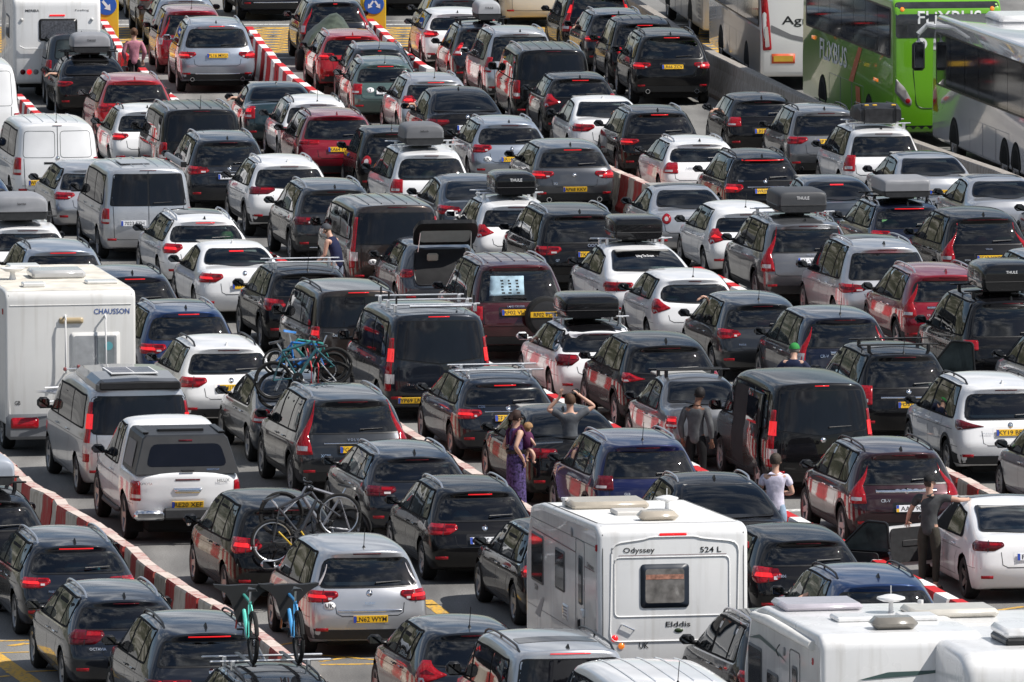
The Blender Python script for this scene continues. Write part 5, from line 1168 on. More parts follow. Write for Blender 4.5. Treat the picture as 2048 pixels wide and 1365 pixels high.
barrier([(-30,890),(9,921),(64,974),(113,994),(123,1012),(173,1038),(258,1094),(293,1127),(369,1176),(399,1194),(451,1220),(559,1299),(640,1362)], ' painted worn barrier block beside the black estates at the road edge', start=1)
barrier([(690,785),(827,871),(934,937),(1048,1012),(1130,1066)], ' worn barrier block between the charcoal SUV lane and the raised-arms man', new=False)
barrier([(522,502),(560,521),(1098,790),(1500,991),(1908,1200),(2000,1247)], ' bright barrier block in the long line past the white open-door saloon', new=True)
barrier([(1120,288),(1222,338),(1302,372),(1322,381)], ' faded barrier block beside the steel grey crossover')
barrier([(1395,536),(1473,575),(1560,619)], ' bright barrier block beside the small white three-door car', new=True)
barrier([(1860,925),(1957,974),(2070,1030)], ' faded barrier block behind the plum SUV')
barrier([(205,38),(227,75),(246,108),(252,116)], ' barrier block in the row before the person in the pink top', new=True, h=.95, z=.93, ln=1.25)
barrier([(284,137),(337,190),(360,207)], ' barrier block behind the person in the pink top', new=True, h=.8, z=.78, ln=1.1)
barrier([(36,190),(72,226),(105,258)], ' barrier block at the end of the tall white van', new=True)
barrier([(500,55),(515,78),(537,104),(560,131),(582,150),(605,168),(652,197)], ' bright barrier block in the curve behind the silver-blue SUV', new=True, h=1.0, z=.98, ln=1.3)
barrier([(738,38),(775,72),(805,103),(835,124),(868,143)], ' bright barrier block in the curve beside the yellow arrow sign', new=True, h=.95, z=.93, ln=1.3)
# ------------------------------------------------------------------ concrete wall beside the coaches
CONC = worn_paint('weathered_concrete', (.34,.315,.285), (.22,.195,.17), .48)
def concrete_wall(pts, z=.95, ln=3.0):
    W_ = [at(u, v, z) for u, v in pts]; d = [0.]
    for a, b in zip(W_, W_[1:]): d.append(d[-1]+(b-a).length)
    xs = [p.x for p in W_]; ys = [p.y for p in W_]; n = int(d[-1]/ln)
    for i in range(n):
        a = Vector((np.interp(i*ln, d, xs), np.interp(i*ln, d, ys), 0)); b = Vector((np.interp((i+1)*ln, d, xs), np.interp((i+1)*ln, d, ys), 0)); t_ = b-a
        me = block_mesh(ln, .98, .62, .26, ('conc', ln)); o = link('concrete_barrier', me, CONC)
        o.location = (*((a+b)/2)[:2], 0); o.rotation_euler = (0,0,math.atan2(t_.y,t_.x)-math.pi/2+random.uniform(-.006,.006))
        tag(o, 'weathered concrete barrier section between the car lanes and the coaches', 'barrier', 'concrete barrier sections')
concrete_wall([(1262,-2),(1316,31),(1410,100),(1560,173),(1629,205),(1831,286),(2004,345),(2070,372)])
# ------------------------------------------------------------------ chalk cliff and scrub beyond the junction (mirrored in the roofs and windows)
def hillside():
    m, t, b = node_mat('chalk_and_scrub', None, .95); tc_ = t.nodes.new('ShaderNodeTexCoord'); n = t.nodes.new('ShaderNodeTexNoise')
    n.inputs['Scale'].default_value = .06; n.inputs['Detail'].default_value = 9.; n.inputs['Roughness'].default_value = .7; t.links.new(tc_.outputs['Object'], n.inputs['Vector'])
    r = t.nodes.new('ShaderNodeValToRGB'); e = r.color_ramp.elements; e[0].position = .36; e[0].color = (.022,.026,.014,1); e[1].position = .66; e[1].color = (.30,.285,.25,1)
    q = e.new(.50); q.color = (.06,.060,.038,1); t.links.new(n.outputs['Fac'], r.inputs['Fac']); t.links.new(r.outputs[0], b.inputs['Base Color'])
    rnd = random.Random(3); V = []; F = []; NX, NY = 66, 18
    for i in range(NX):
        for j in range(NY):
            a = R(-9 - 66*i/(NX-1)); d = 430 + 22*j + 18*math.sin(i*.4)
            z = (1-math.cos(math.pi*min(1, j/9)))/2*(62+12*math.sin(i*.35)+7*math.sin(i*1.1)) * min(1, i/5) + (rnd.uniform(-4,4) if j else -1)
            V.append((math.sin(a)*d, math.cos(a)*d, z))
    for i in range(NX-1):
        for j in range(NY-1): F.append((i*NY+j, i*NY+j+1, (i+1)*NY+j+1, (i+1)*NY+j))
    tag(link('hillside', mesh_from(V, F, False), m), kind='structure')
hillside()
# ------------------------------------------------------------------ car extras
def W(root, p): return Matrix.Translation(root.location) @ Matrix.Rotation(root.rotation_euler.z, 4, 'Z') @ Vector(p)
def loft(secs, cap=True):
    """secs: list of equal-length rings of 3D points"""
    n = len(secs[0]); v = [p for s in secs for p in s]; f = []
    for i in range(len(secs)-1):
        for k in range(n): f.append((i*n+k, i*n+(k+1) % n, (i+1)*n+(k+1) % n, (i+1)*n+k))
    if cap: f += [tuple(range(n)), tuple((len(secs)-1)*n+k for k in range(n-1,-1,-1))]
    b = MB(); b.add(v, f); return b
def roof_box(car_key, label, col, size=(.82,1.9,.38), off=(0,2.0), logo=None, m=None, lift=.085, ex=4.2):
    r = ROOTS[car_key]; sf = SURF[car_key]; w, ln, h = size; w *= 1.10; h *= 1.12; z = sf.top(off[0], off[1])[0].z + lift
    root = empty('roof_box', W(r, (off[0], off[1]-ln/2, z)), r.rotation_euler.z, label, 'roof box', 'roof boxes on the cars')
    m = m or mat('gloss_black_box', (.006,.006,.007), .25, 0, .6, .2, .1, 4.); st = [(0,.88,.74),(.015,.94,.88),(.06,.98,.96),(.25,1.,1.),(.6,.98,.98),(.82,.86,.80),(.95,.64,.52),(1.,.5,.40)]
    def ring(y, a, hh, z0, zt, n=18):
        out = []
        for i in range(n+1):
            t = math.pi*i/n; c, s_ = math.cos(t), math.sin(t)
            out.append((w/2*a*math.copysign(abs(c)**(2/ex), c), y, z0 + (zt)*hh*abs(s_)**(2/ex)))
        return out
    lid = loft([ring(t*ln, a, hh, h*.32, h*.68) for t, a, hh in st]).build('lid', m, root, True)
    base = loft([[(x, y, z_) for x, y, z_ in [(w/2*a,t*ln,h*.31),(w/2*a,t*ln,h*.24),(w/2*a*.96,t*ln,h*.08),(w/2*a*.85,t*ln,0),(-w/2*a*.85,t*ln,0),(-w/2*a*.96,t*ln,h*.08),(-w/2*a,t*ln,h*.24),(-w/2*a,t*ln,h*.31)]] for t, a, hh in st]).build('base', m if col in ('black',) else M_PLAST(), root, False)
    b = MB(); b.tube([(w/2*a*1.005*sg, t*ln, h*.318) for sg, seq in ((1, st), (-1, st[::-1])) for t, a, hh in seq], .008, 5, True); b.build('seam_strip', M_TRIM(), root)
    b = MB()
    for y in (ln*.3, ln*.62): b.box((0,y,-.03), (w*.5,.06,.10), .01)
    b.build('clamp', M_TRIM(), root)
    if logo:
        s2 = Surf(lid.data); print_text(s2, 'rear', logo[0], 0, h*.66, logo[1], M_WHT() if col in ('black','dkgrey') or m.name.startswith('box_dark') else M_INK(), root, off=.008)
    return root
M_BOXG = mat('box_grey_plastic', (.24,.245,.26), .45, 0, 0, .5, .08, 5.); M_BOXL = mat('box_pale_plastic', (.36,.37,.385), .45, 0, 0, .5, .08, 5.); M_BOXD = mat('box_dark_plastic', (.05,.052,.056), .5, 0, 0, .5, .1, 5.)
roof_box('blackbox', 'grey roof box with logo on the black fastback', 'g', (.86,1.6,.40), (.02,2.0), ('THULE', .05), M_BOXG)
roof_box('touran', 'dark grey roof box on silver bars of the white minivan', 'g', (.80,1.6,.40), (-.10,1.45), ('halfords', .04), mat('box_mid_plastic', (.13,.132,.14), .45))
roof_box('priusbox', 'narrow silver roof box over the dark hatchback', 'g', (.55,1.7,.40), (.14,1.8), ('THULE', .05), M_BOXL)
roof_box('hatbox', 'glossy black roof box on the white hatchback', 'black', (.80,1.8,.40), (.05,1.75), ('THULE', .06))
roof_box('gtbox', 'glossy black faceted roof box on the white fastback', 'black', (.90,1.7,.38), (.02,2.7), None, None, .10, 8.)
roof_box('clabox', 'glossy black roof box on the white coupe estate', 'black', (.95,1.8,.36), (-.05,2.0), None, None, .10, 6.)
roof_box('xcbox', 'matt dark grey roof box on the grey SUV with plate KL', 'g', (.92,1.9,.38), (.05,2.1), ('THULE', .06), M_BOXD, .10, 7.)
roof_box('navybox', 'pale silver roof box on the navy estate', 'g', (.93,1.9,.34), (-.02,1.7), None, M_BOXG, .10, 10.)
roof_box('rrbox', 'large glossy black roof box on the black boxy SUV', 'black', (1.0,2.0,.46), (.05,1.7), ('THULE', .05))
roof_box('leftbox', 'grey roof box with small logo on the white estate', 'g', (1.0,1.9,.44), (-.10,1.6), ('karrite', .045), M_BOXG)
roof_box('edgebox', 'pale blue-grey roof box on the black SUV by the barrier', 'g', (.85,1.9,.38), (.05,2.0), None, mat('box_bluegrey_plastic', (.32,.35,.40), .4))
# soft black luggage bag
r = ROOTS['zafbag']; rt = empty('roof_bag', W(r, (0,.75,SURF['zafbag'].top(0,1.2)[0].z+.10)), r.rotation_euler.z, 'black soft roof bag strapped down with yellow buckles', 'bag')
rn = random.Random(5); secs = []
for j in range(9):
    t = j/8; y = t*1.25; a = .52*(.90+.10*math.sin(math.pi*t)); hh = (.36 + .05*math.sin(5*t))*(.86+.14*math.sin(math.pi*t)); ring = []
    for i in range(16):
        an = 2*math.pi*i/16; c, s_ = math.cos(an), math.sin(an); ex = 5.
        ring.append((a*math.copysign(abs(c)**(2/ex), c)*(1+rn.uniform(-.02,.02)), y, hh/2 + hh/2*math.copysign(abs(s_)**(2/ex), s_)*(1+rn.uniform(-.06,.06))))
    secs.append(ring)
loft(secs).build('fabric', mat('bag_fabric', (.020,.020,.022), .45, 0, 0, .4, .4, 9., bump=.4), rt, True)
for x in (-.36,.34): MB().tube([(x,-.02,-.02),(x,-.025,.30),(x,.05,.375),(x,.6,.39),(x,1.2,.37),(x,1.27,.05)], .012, 5).build('strap', M_TRIM(), rt)
for x in (-.30,-.12,.30): MB().box((x,.06,.385), (.10,.06,.03), .01).build('buckle', mat('yellow_buckle', (.65,.38,.02), .5), rt)
# spare wheel and paper notice of the maroon off-roader
r = ROOTS['landcr']; sf = SURF['landcr']
b = MB(); b.lathe([(-.26,.0),(-.26,.30),(-.24,.36),(-.18,.385),(-.06,.385),(-.02,.33),(.02,.15)], 28, 'y', (.42,0,.88)); q = b.build('spare_wheel', M_TYRE(), r, True)
b = MB(); b.lathe([(-.275,.0),(-.275,.24),(-.262,.30)], 24, 'y', (.42,0,.88)); b.build('wheel_cover', mat('cover_black', (.016,.016,.017), .5), q, True)
pl_ = MB(); pl_.box((.36,-.285,.93), (.50,.012,.105), .003); o_ = pl_.build('number_plate', M_PLY(), r)
v, f = text2d('RF02 VLX', .074, .40); link('plate_lettering', mesh_from([(.37+a, -.293, .93+b_) for a, b_ in v], f, False), M_INK(), o_)
P(sf, 'rear', [(-.58,1.24),(.08,1.26),(.10,1.60),(-.52,1.60)], 'paper_notice', mat('pale_blue_paper', (.27,.39,.47), .7, var=.3), r, .016, .1, .004)
for k_, x in enumerate((-.32,-.18,-.04)):
    b = MB(); rr_ = random.Random(k_)
    for j in range(5): b.box((x + rr_.uniform(-.012,.012), 0, 1.30+j*.055), (.035+.03*rr_.random(),.004,.028))
    b.v = [tuple(sf.rear(p[0], p[2])[0] + Vector((0,-.022,0))) for p in b.v]; b.build('notice_writing', M_INK(), r)
# open tailgate
r = ROOTS['openboot']; sf = SURF['openboot']
P(sf, 'rear', rounded([(-.60,.66),(.60,.66),(.62,.95),(.52,1.33),(-.52,1.33),(-.62,.95)], .10), 'boot_opening_shade', mat('boot_shade', (.006,.006,.007), .95), r, .012, .1, 0)  # near-black sheet on the closed body, painted as shade inside the boot
b = MB(); ps = [(-.62,.95),(-.60,.67),(.60,.67),(.62,.95),(.53,1.34),(-.53,1.34)]
ps3 = [sf.rear(a, z)[0]+Vector((0,-.02,0)) for a, z in rounded(ps, .10)]; b.tube(ps3, .016, 6, True); b.build('boot_seal', M_TRIM(), r, True)
tg = MB(); ang = R(8); Y0 = .42; Z0 = 1.415
def tgp(x, d, n): return (x, Y0 - d*math.cos(ang)*.82 + n*.4, Z0 + d*math.sin(ang) + .42*d*0 + n + d*.55)
out = rounded([(-.60,0.),(.60,0.),(.64,.42),(.56,.68),(-.56,.68),(-.64,.42)], .08)
n_ = len(out); tg.add([tgp(x, d, 0) for x, d in out] + [tgp(x, d, .07) for x, d in out], [tuple(range(n_-1,-1,-1)), tuple(range(n_,2*n_))] + [(i,(i+1)%n_,n_+(i+1)%n_,n_+i) for i in range(n_)])
t_o = tg.build('tailgate', M_TRIM(), r)
inn = rounded([(-.48,.10),(.48,.10),(.52,.46),(-.52,.46)], .08); n_ = len(inn)
q = MB(); q.add([tgp(x, d, -.006) for x, d in inn], [tuple(range(n_))]); q.build('rear_window', mat('tailgate_glass', (.30,.33,.32), .08), t_o)  # pale colour painted in for light seen through the glass; panel is solid
for sg in (-1,1): MB().tube([(sg*.52,.28,1.30), tgp(sg*.50,.40,-.01)], .010, 6).build('gas_strut', M_ALU(), t_o)
b = MB(); b.box((-.22,.36,1.18), (.22,.08,.16), .03); b.build('head_rest', mat('beige_cloth', (.34,.30,.24), .8), r)
# ladder rack on the dark blue panel van
r = ROOTS['rackvan']; sf = SURF['rackvan']
for y in (.55, 1.35, 2.2):
    z = sf.top(0,y)[0].z + .13; b = MB(); b.box((0,y,z), (1.62,.06,.03), .008)
    for sg in (-1,1): b.box((sg*.72,y,z-.07), (.06,.08,.14), .01)
    b.build('roof_bar', M_ALU(), r)
    for sg in (-1,1): MB().box((sg*.70,y,z+.08), (.03,.05,.16), .006).build('load_stop', M_TRIM(), r)
b = MB(); z = sf.top(0,.4)[0].z + .12; b.tube([(-.5,.32,z),(.62,.32,z)], .03, 10); b.build('loading_roller', M_ALU(), r, True)
# camper: raised roof panel, solar cell
r = ROOTS['camper']; sf = SURF['camper']; zr = sf.top(0,2.0)[0].z
secs = []
for y, a, hh in ((.10,.66,.14),(.25,.72,.18),(1.2,.74,.20),(2.6,.70,.17),(3.35,.62,.08)):
    z0 = sf.top(0, max(y,.3))[0].z - .06; secs.append([(-a,y,z0),(a,y,z0),(a*1.0,y,z0+hh*.55),(a*.88,y,z0+hh),(0,y,z0+hh+.02),(-a*.88,y,z0+hh),(-a,y,z0+hh*.55)])
loft(secs).build('pop_top', paint('grey'), r)
b = MB(); b.box((0,.09,sf.top(0,.3)[0].z+.02), (1.36,.05,.13), .02); b.build('pop_top_skirt', M_TRIM(), r)
b = MB(); z = sf.top(0,1.2)[0].z + .155; b.box((0,1.15,z), (.80,1.0,.025), .004); q = b.build('solar_panel', mat('solar_frame', (.7,.7,.7), .4), r)
for i in range(2):
    for j in range(2): MB().box((-.19+.38*i, .92+.46*j, z+.0135), (.36,.44,.004)).build('solar_cell', mat('solar_cell', (.045,.05,.075), .25), q)
r = ROOTS['t5']; sf = SURF['t5']; z = sf.top(0,1.4)[0].z+.015
b = MB(); b.box((-.15,1.5,z), (.62,1.0,.02), .004); b.build('solar_panel', mat('solar_grey', (.30,.32,.35), .3), r)
b = MB(); b.box((.80,1.9,sf.top(.70,1.9)[0].z+.05), (.12,2.6,.11), .03); b.build('awning_case', mat('anodised_grey', (.20,.20,.21), .35, .6), r)
b = MB(); b.box((.80,.59,sf.top(.70,1.9)[0].z+.05), (.125,.02,.115), .01); b.build('awning_end_cap', M_TRIM(), r)
r = ROOTS['scenic']; sf = SURF['scenic']
for sg in (-1,1):
    p_ = rounded([(.82,1.08),(.655,1.38),(.695,1.39),(.88,1.11)], .02); P(sf, 'wrap', p_ if sg > 0 else mir(p_), 'clear_side_lamp', M_CLEAR(), r, .012, .06, .01)
# twin slanted lamps
r = ROOTS['tucson']; sf = SURF['tucson']; Wh = .935
for sg in (-1,1):
    for x in (.52,.74):
        p_ = [(x-.01,.90),(x+.035,.90),(x+.10,.70),(x+.05,.70)]; P(sf, 'wrap', p_ if sg > 0 else mir(p_), 'tail_light', M_LIT(), r, .014, .06, .01)
# pickup canopy, bumper, tow hitch
r = ROOTS['hilux']; sf = SURF['hilux']; CANO = mat('canopy_grey', (.013,.0135,.015), .5, 0, .1)
def ringc(y, wb_, wt_, zb_, zt_): return [(-wb_,y,zb_),(wb_,y,zb_),(wt_,y,zt_-.05),(wt_-.05,y,zt_),(-wt_+.05,y,zt_),(-wt_,y,zt_-.05)]
cn = loft([ringc(.06,.84,.68,1.15,1.74), ringc(.10,.85,.69,1.15,1.76), ringc(1.70,.85,.71,1.16,1.78)]).build('canopy', CANO, r)
c2 = Surf(cn.data)
# lean the rear face forward
for v_ in cn.data.vertices:
    if v_.co.y < .2: v_.co.y += (v_.co.z-1.15)*.38
c2 = Surf(cn.data)
P(c2, 'rear', rounded([(-.66,1.27),(.66,1.27),(.56,1.62),(-.56,1.62)], .10), 'rear_window', M_PRIV(), cn, .006, .12, 0)
P(c2, 'rear', rect(-.11,1.66,.11,1.685), 'high_brake_light', M_LENSD(), cn, .008, .1, .006)
P(c2, 'left', rounded([(.55,1.22),(1.5,1.22),(1.5,1.62),(.72,1.62)], .05), 'side_hatch', mat('hatch_grey', (.16,.16,.165), .5), cn, .006, .14, 0)
P(c2, 'right', rounded([(.55,1.22),(1.5,1.22),(1.5,1.62),(.72,1.62)], .05), 'side_hatch', MATS['hatch_grey'], cn, .006, .14, 0)
MB().box((0,.02,1.205), (.22,.05,.035), .01).build('latch', M_TRIM(), cn)
b = MB(); b.box((0,.9,1.785), (.75,.16,.05), .012); b.build('roof_slot', M_TRIM(), cn)
for sg in (-1,1):
    b = MB(); b.box((sg*.62,1.0,1.785), (.10,1.1,.03), .01); b.build('canopy_rail', M_TRIM(), cn)
print_text(c2, 'rear', 'SMARTCAP', .42, 1.215, .03, M_CHROME(), cn)
P(sf, 'rear', rect(-.20,1.05,.20,1.075), 'high_brake_light', M_LENSD(), r, .008, .1, .006)
P(sf, 'rear', rounded([(-.24,.93),(.24,.93),(.20,.85),(-.20,.85)], .02), 'tailgate_handle', M_CHROME(), r, .016, .06, .018)
for sg in (-1,1): MB().box((sg*.62,-.02,.50), (.52,.16,.17), .05).build('bumper_corner', M_CHROME(), r, True)
MB().box((0,-.03,.52), (.80,.14,.18), .03).build('bumper_step', M_PLAST(), r)
b = MB(); b.tube([(0,.2,.36),(0,-.10,.36)], .035, 8); b.tube([(0,-.10,.34),(0,-.10,.44)], .026, 8); b.build('tow_hitch', M_CHROME(), r)
for sg in (-1,1):
    MB().box((sg*.78,.62,.34), (.28,.02,.36), .004).build('mud_flap', M_UNDER(), r)
    MB().tube([(sg*.86,1.7,.42),(sg*.90,1.9,.40),(sg*.90,3.5,.40),(sg*.86,3.7,.42)], .04, 8).build('side_step', M_PLAST(), r, True)
# sliding door left open, doors standing open
r = ROOTS['slidevan']; sf = SURF['slidevan']
P(sf, 'left', rounded([(1.75,.42),(2.95,.42),(2.98,1.70),(1.80,1.72)], .08), 'door_opening_shade', mat('cabin_shade', (.005,.005,.006), .95), r, .016, .12, 0)  # flat dark sheet over the bodywork stands in for the unlit cabin
b = MB(); secs = []
for y in (.75,.85,1.75,1.85):
    secs.append([sf.left(y, z)[0] + Vector((-.07 if .8 < y < 1.8 else -.05,0,0)) for z in (.40,.6,.8,1.0,1.15,1.4,1.65,1.72)] + [sf.left(y, z)[0] + Vector((-.02,0,0)) for z in (1.72,1.65,1.4,1.15,1.0,.8,.6,.40)])
dr_ = loft(secs).build('sliding_door', paint('black'), r, True)
b = MB(); v_ = []
for y in (.9,1.3,1.7): v_ += [sf.left(y, 1.20)[0]+Vector((-.080,0,0)), sf.left(y, 1.62)[0]+Vector((-.080,0,0))]
b.add(v_, [(0,1,3,2),(2,3,5,4)]); b.build('side_window', M_PRIV(), dr_, True)
def open_door(key, sg, ang, col, inner, yh, ln=1.0, glass=True, zb_=.92, zt_=1.36):
    r = ROOTS[key]; s = [c for c in CARS if c['key'] == key][0]['spec']; x = sg*(s['W']/2-.04)
    M_ = Matrix.Translation((x, yh, 0)) @ Matrix.Rotation(sg*R(ang)*1., 4, 'Z')
    def pt(d, z, n): return tuple(M_ @ Vector((n*sg, -d, z)))
    o_ = rounded([(0,.30),(ln,.30),(ln+.06,.6),(ln,zb_),(0,zb_+.02)], .06); n = len(o_)
    b = MB(); b.add([pt(d, z, -.06) for d, z in o_] + [pt(d, z, .05) for d, z in o_], [tuple(range(n)), tuple(range(2*n-1,n-1,-1))] + [(i,n+i,n+(i+1)%n,(i+1)%n) for i in range(n)])
    do = b.build('open_door', paint(col), r)
    o2 = rounded([(.06,.36),(ln-.15,.36),(ln-.13,.6),(ln-.16,zb_-.02),(.05,zb_-.01)], .06); n = len(o2)
    b = MB(); b.add([pt(d, z, -.061) for d, z in o2] + [pt(d, z, -.10) for d, z in o2], [tuple(range(n)), tuple(range(2*n-1,n-1,-1))] + [(i,n+i,n+(i+1)%n,(i+1)%n) for i in range(n)]); b.build('door_lining', inner, do)
    b = MB(); b.box((0,0,0),(1,1,1),.1); b.v = [pt(.45+.5*p[0]*.9, .66+p[2]*.10, -.09+p[1]*.05) for p in b.v]; b.build('arm_rest', M_PLAST(), do)
    if glass:
        fr_ = [(.16,zb_),(.62,zt_),(ln-.04,zt_-.02),(ln,zb_)]; b = MB(); b.tube([pt(d, z, 0) for d, z in rounded(fr_, .06)], .020, 6, True); b.build('window_frame', M_TRIM(), do)
        b = MB(); b.add([pt(d, z, 0.) for d, z in rounded(fr_, .06)], [tuple(range(len(rounded(fr_, .06))))]); b.build('side_window', M_GLASS2(), do)
    return do
open_door('opendoor', -1, 64, 'white', M_PLAST(), 3.2, 1.05, False)
open_door('a180', 1, 58, 'black', M_PLAST(), 2.95, 1.0, True, .92, 1.38)
open_door('zafdoor', 1, 60, 'black', M_PLAST(), 3.3, 1.05, True, .98, 1.55)
# small three-door car: luggage seen through the glass is left to the glass tint
# ------------------------------------------------------------------ caravans, motorhome, coaches
def streaks(m):                                 # rain streaks run down the sheet
    t = m.node_tree; b = t.nodes['Principled BSDF']; src = b.inputs['Base Color'].links[0].from_socket
    tcn = t.nodes.new('ShaderNodeTexCoord'); mp_ = t.nodes.new('ShaderNodeMapping'); mp_.inputs['Scale'].default_value = (9,9,.5); n = t.nodes.new('ShaderNodeTexNoise'); n.inputs['Scale'].default_value = 1.; n.inputs['Detail'].default_value = 6.
    t.links.new(tcn.outputs['Object'], mp_.inputs['Vector']); t.links.new(mp_.outputs[0], n.inputs['Vector']); r = t.nodes.new('ShaderNodeMapRange'); r.inputs['From Min'].default_value = .52; r.inputs['From Max'].default_value = .78; r.inputs['To Max'].default_value = .32
    t.links.new(n.outputs['Fac'], r.inputs['Value']); mx_ = t.nodes.new('ShaderNodeMix'); mx_.data_type = 'RGBA'; mx_.inputs['B'].default_value = (.34,.31,.26,1)
    t.links.new(r.outputs[0], mx_.inputs['Factor']); t.links.new(src, mx_.inputs['A']); t.links.new(mx_.outputs['Result'], b.inputs['Base Color']); return m
def shell(prof, w, r=.06):
    """side profile (y,z) swept across the width with softened long edges"""
    def inset(poly, d):
        n = len(poly); out = []; ar = sum(poly[i-1][0]*poly[i][1]-poly[i][0]*poly[i-1][1] for i in range(n)); sg = -1 if ar > 0 else 1
        for i in range(n):
            a = Vector(poly[i-1]); b = Vector(poly[(i+1) % n]); t = (b-a).normalized(); out.append((poly[i][0]+t.y*d*sg, poly[i][1]-t.x*d*sg))
        return out
    st = [(-w/2, r), (-w/2+r*.13, r*.5), (-w/2+r*.5, r*.13), (-w/2+r, 0), (-w/6, 0), (w/6, 0), (w/2-r, 0), (w/2-r*.5, r*.13), (w/2-r*.13, r*.5), (w/2, r)]
    return loft([[(x, a, b) for a, b in inset(prof, d)] for x, d in st])
GELW = streaks(mat('white_gelcoat', (.74,.74,.735), .28, 0, .4, .5, .035, 1.2, dirt=.05)); GELS = streaks(mat('white_side_sheet', (.66,.655,.635), .22, 0, .5, .5, .05, 1.5, dirt=.06))
ROOFD = mat('dirty_cream_roof', (.70,.66,.57), .55, 0, 0, .5, .10, 3., dirt=.25); GASK = mat('grey_seal', (.10,.10,.10), .6); ACR = mat('acrylic_window', (.03,.032,.035), .05, 0, 0, .5, .3, 4.)
DOME = mat('smoked_dome', (.42,.37,.30), .25, 0, .3); GREYT = mat('mid_grey_plastic', (.22,.22,.225), .5); REDL = mat('thin_maroon_line', (.10,.015,.03), .4)
def seams_on(sf, rt, items, name='sealed_joint'): return ribbons(sf, items, name, GASK, rt, .004, .3)
def tube_on(sf, how, poly, rad, name, m, parent, closed=True):
    fn = getattr(sf, how); b = MB(); b.tube([fn(a, c)[0] for a, c in poly], rad, 6, closed); return b.build(name, m, parent, True)
def window(sf, how, poly, parent, frame=GASK, glass=ACR, name='window', fw=.035, blind=None):
    fr = P(sf, how, poly, name, frame, parent, .014, .2, .016)
    cx = sum(p[0] for p in poly)/len(poly); cy = sum(p[1] for p in poly)/len(poly)
    ex = max(abs(p[0]-cx) for p in poly); ey = max(abs(p[1]-cy) for p in poly)
    q = [(cx+(a-cx)*(1-fw/ex), cy+(b-cy)*(1-fw/ey)) for a, b in poly]; P(sf, how, q, 'pane', glass, fr, .018, .2, 0)
    if blind:
        z0, z1, m = blind; P(sf, how, rect(cx-ex*.78, z0, cx+ex*.78, z1), 'blind', m, fr, .021, .2, 0)
    return fr
def wheels_box(root, W_, L_, ys, r=.33, body=None):
    for y in ys:
        for sg in (-1,1): add_wheel(root, sg*(W_/2-.12), y, r, 'ten', M_RIM())
def dish(parent, x, y, z, s=1.):
    b = MB(); b.lathe([(0,.05*s),(.02,.03*s),(.12*s,.025*s),(.13*s,.05*s)], 14, 'z', (x,y,z)); b.lathe([(.13*s,.0),(.135*s,.10*s),(.165*s,.17*s),(.185*s,.165*s),(.215*s,.06*s),(.22*s,.0)], 20, 'z', (x,y,z)); b.tube([(x,y,z+.2*s),(x,y,z+.32*s)], .006, 5)
    return b.build('aerial_dish', GELW, parent, True)
def place_rear(u, v, z, yaw, name, label, cat, yoff=0., group=None):
    p = at(u, v, z); q = Matrix.Rotation(R(yaw), 3, 'Z') @ Vector((0,yoff,0)); return empty(name, (p.x-q.x, p.y-q.y, 0), R(yaw), label, cat, group)
def skirt_wheels(root, W_, L_, ya, r=.32):
    b = MB(); b.box((0,L_/2,.42), (W_-.3,L_-.5,.2), .03); b.build('chassis', M_UNDER(), root); wheels_box(root, W_, L_, ya, r)
GC = 'caravans in the queue'
# --- white caravan with 524L lettering
rt = place_rear(1347, 1056, 2.58, 10.9, 'caravan', 'white caravan with model lettering 524L and dark-framed rear window', 'caravan', 0, GC)
prof = rounded([(.02,.38),(0,1.2),(.03,2.55),(.25,2.62),(4.3,2.50),(5.1,2.38),(5.45,1.6),(5.42,.45),(5.2,.38)], .10, 3)
bd = shell(prof, 2.2, .07).build('body', GELW, rt, True); sf = Surf(bd.data, .9, .2, .2)
P(sf, 'left', rounded([(.14,.42),(5.3,.42),(5.32,1.6),(5.0,2.28),(4.2,2.40),(.3,2.52),(.14,2.48)], .08), 'side_panel', GELS, rt, .003, .3, 0)
tube_on(sf, 'rear', rounded([(-.93,.95),(.93,.95),(.96,2.36),(.40,2.42),(.34,2.45),(-.34,2.45),(-.40,2.42),(-.90,2.36)], .14), .016, 'moulded_rib', GELW, rt)
tube_on(sf, 'rear', rounded([(-.86,1.31),(.82,1.31),(.82,2.16),(-.86,2.16)], .08), .013, 'moulded_rib', GELW, rt)
window(sf, 'rear', rounded(rect(-.48,1.43,.23,2.06), .06), rt, mat('window_frame_blueblack', (.014,.020,.032), .4), mat('caravan_pane', (.17,.16,.15), .08, var=.5), 'rear_window', .07, (1.84,1.91,mat('patterned_blind', (.34,.16,.11), .8, var=.5, scale=18.)))
P(sf, 'rear', rounded(rect(-.20,2.465,.20,2.50), .015), 'high_brake_light', M_LIT(), rt, .016, .1, .02)
for tx, x, z, h, w_ in (('Odyssey',-.50,2.255,.10,.46),('524 L',.55,2.255,.08,.31),('Elddis',.07,1.19,.075,.36),('UK',-.43,.89,.085,.14)): print_text(sf, 'rear', tx, x, z, h, M_INK(), rt, w_)
P(sf, 'rear', rect(-.80,2.185,.78,2.193), 'pin_stripe', REDL, rt, .006, .2, 0)
P(sf, 'rear', circle(.08,1.10,.065,16,.5), 'oval_badge', mat('dark_green_badge', (.03,.05,.02), .4), rt, .008, .06, .006)
b = MB(); q0, _ = sf.rear(-.76,1.20); q1, _ = sf.rear(-.57,1.12); b.tube([q0, q0+Vector((.01,-.035,0)), q1+Vector((-.01,-.035,0)), q1], .011, 7); b.build('grab_handle', M_CHROME(), rt, True)
for sg in (-1,1):
    P(sf, 'rear', circle(sg*.86,1.0,.05,14), 'tail_light', M_LIT(), rt, .012, .05, .014); P(sf, 'rear', circle(sg*.76,.89,.045,14), 'indicator', M_ORANGE(), rt, .012, .05, .014)
    MB().box((sg*1.11,.10,2.30), (.03,.05,.10), .01).build('marker_light', M_LENS(), rt)
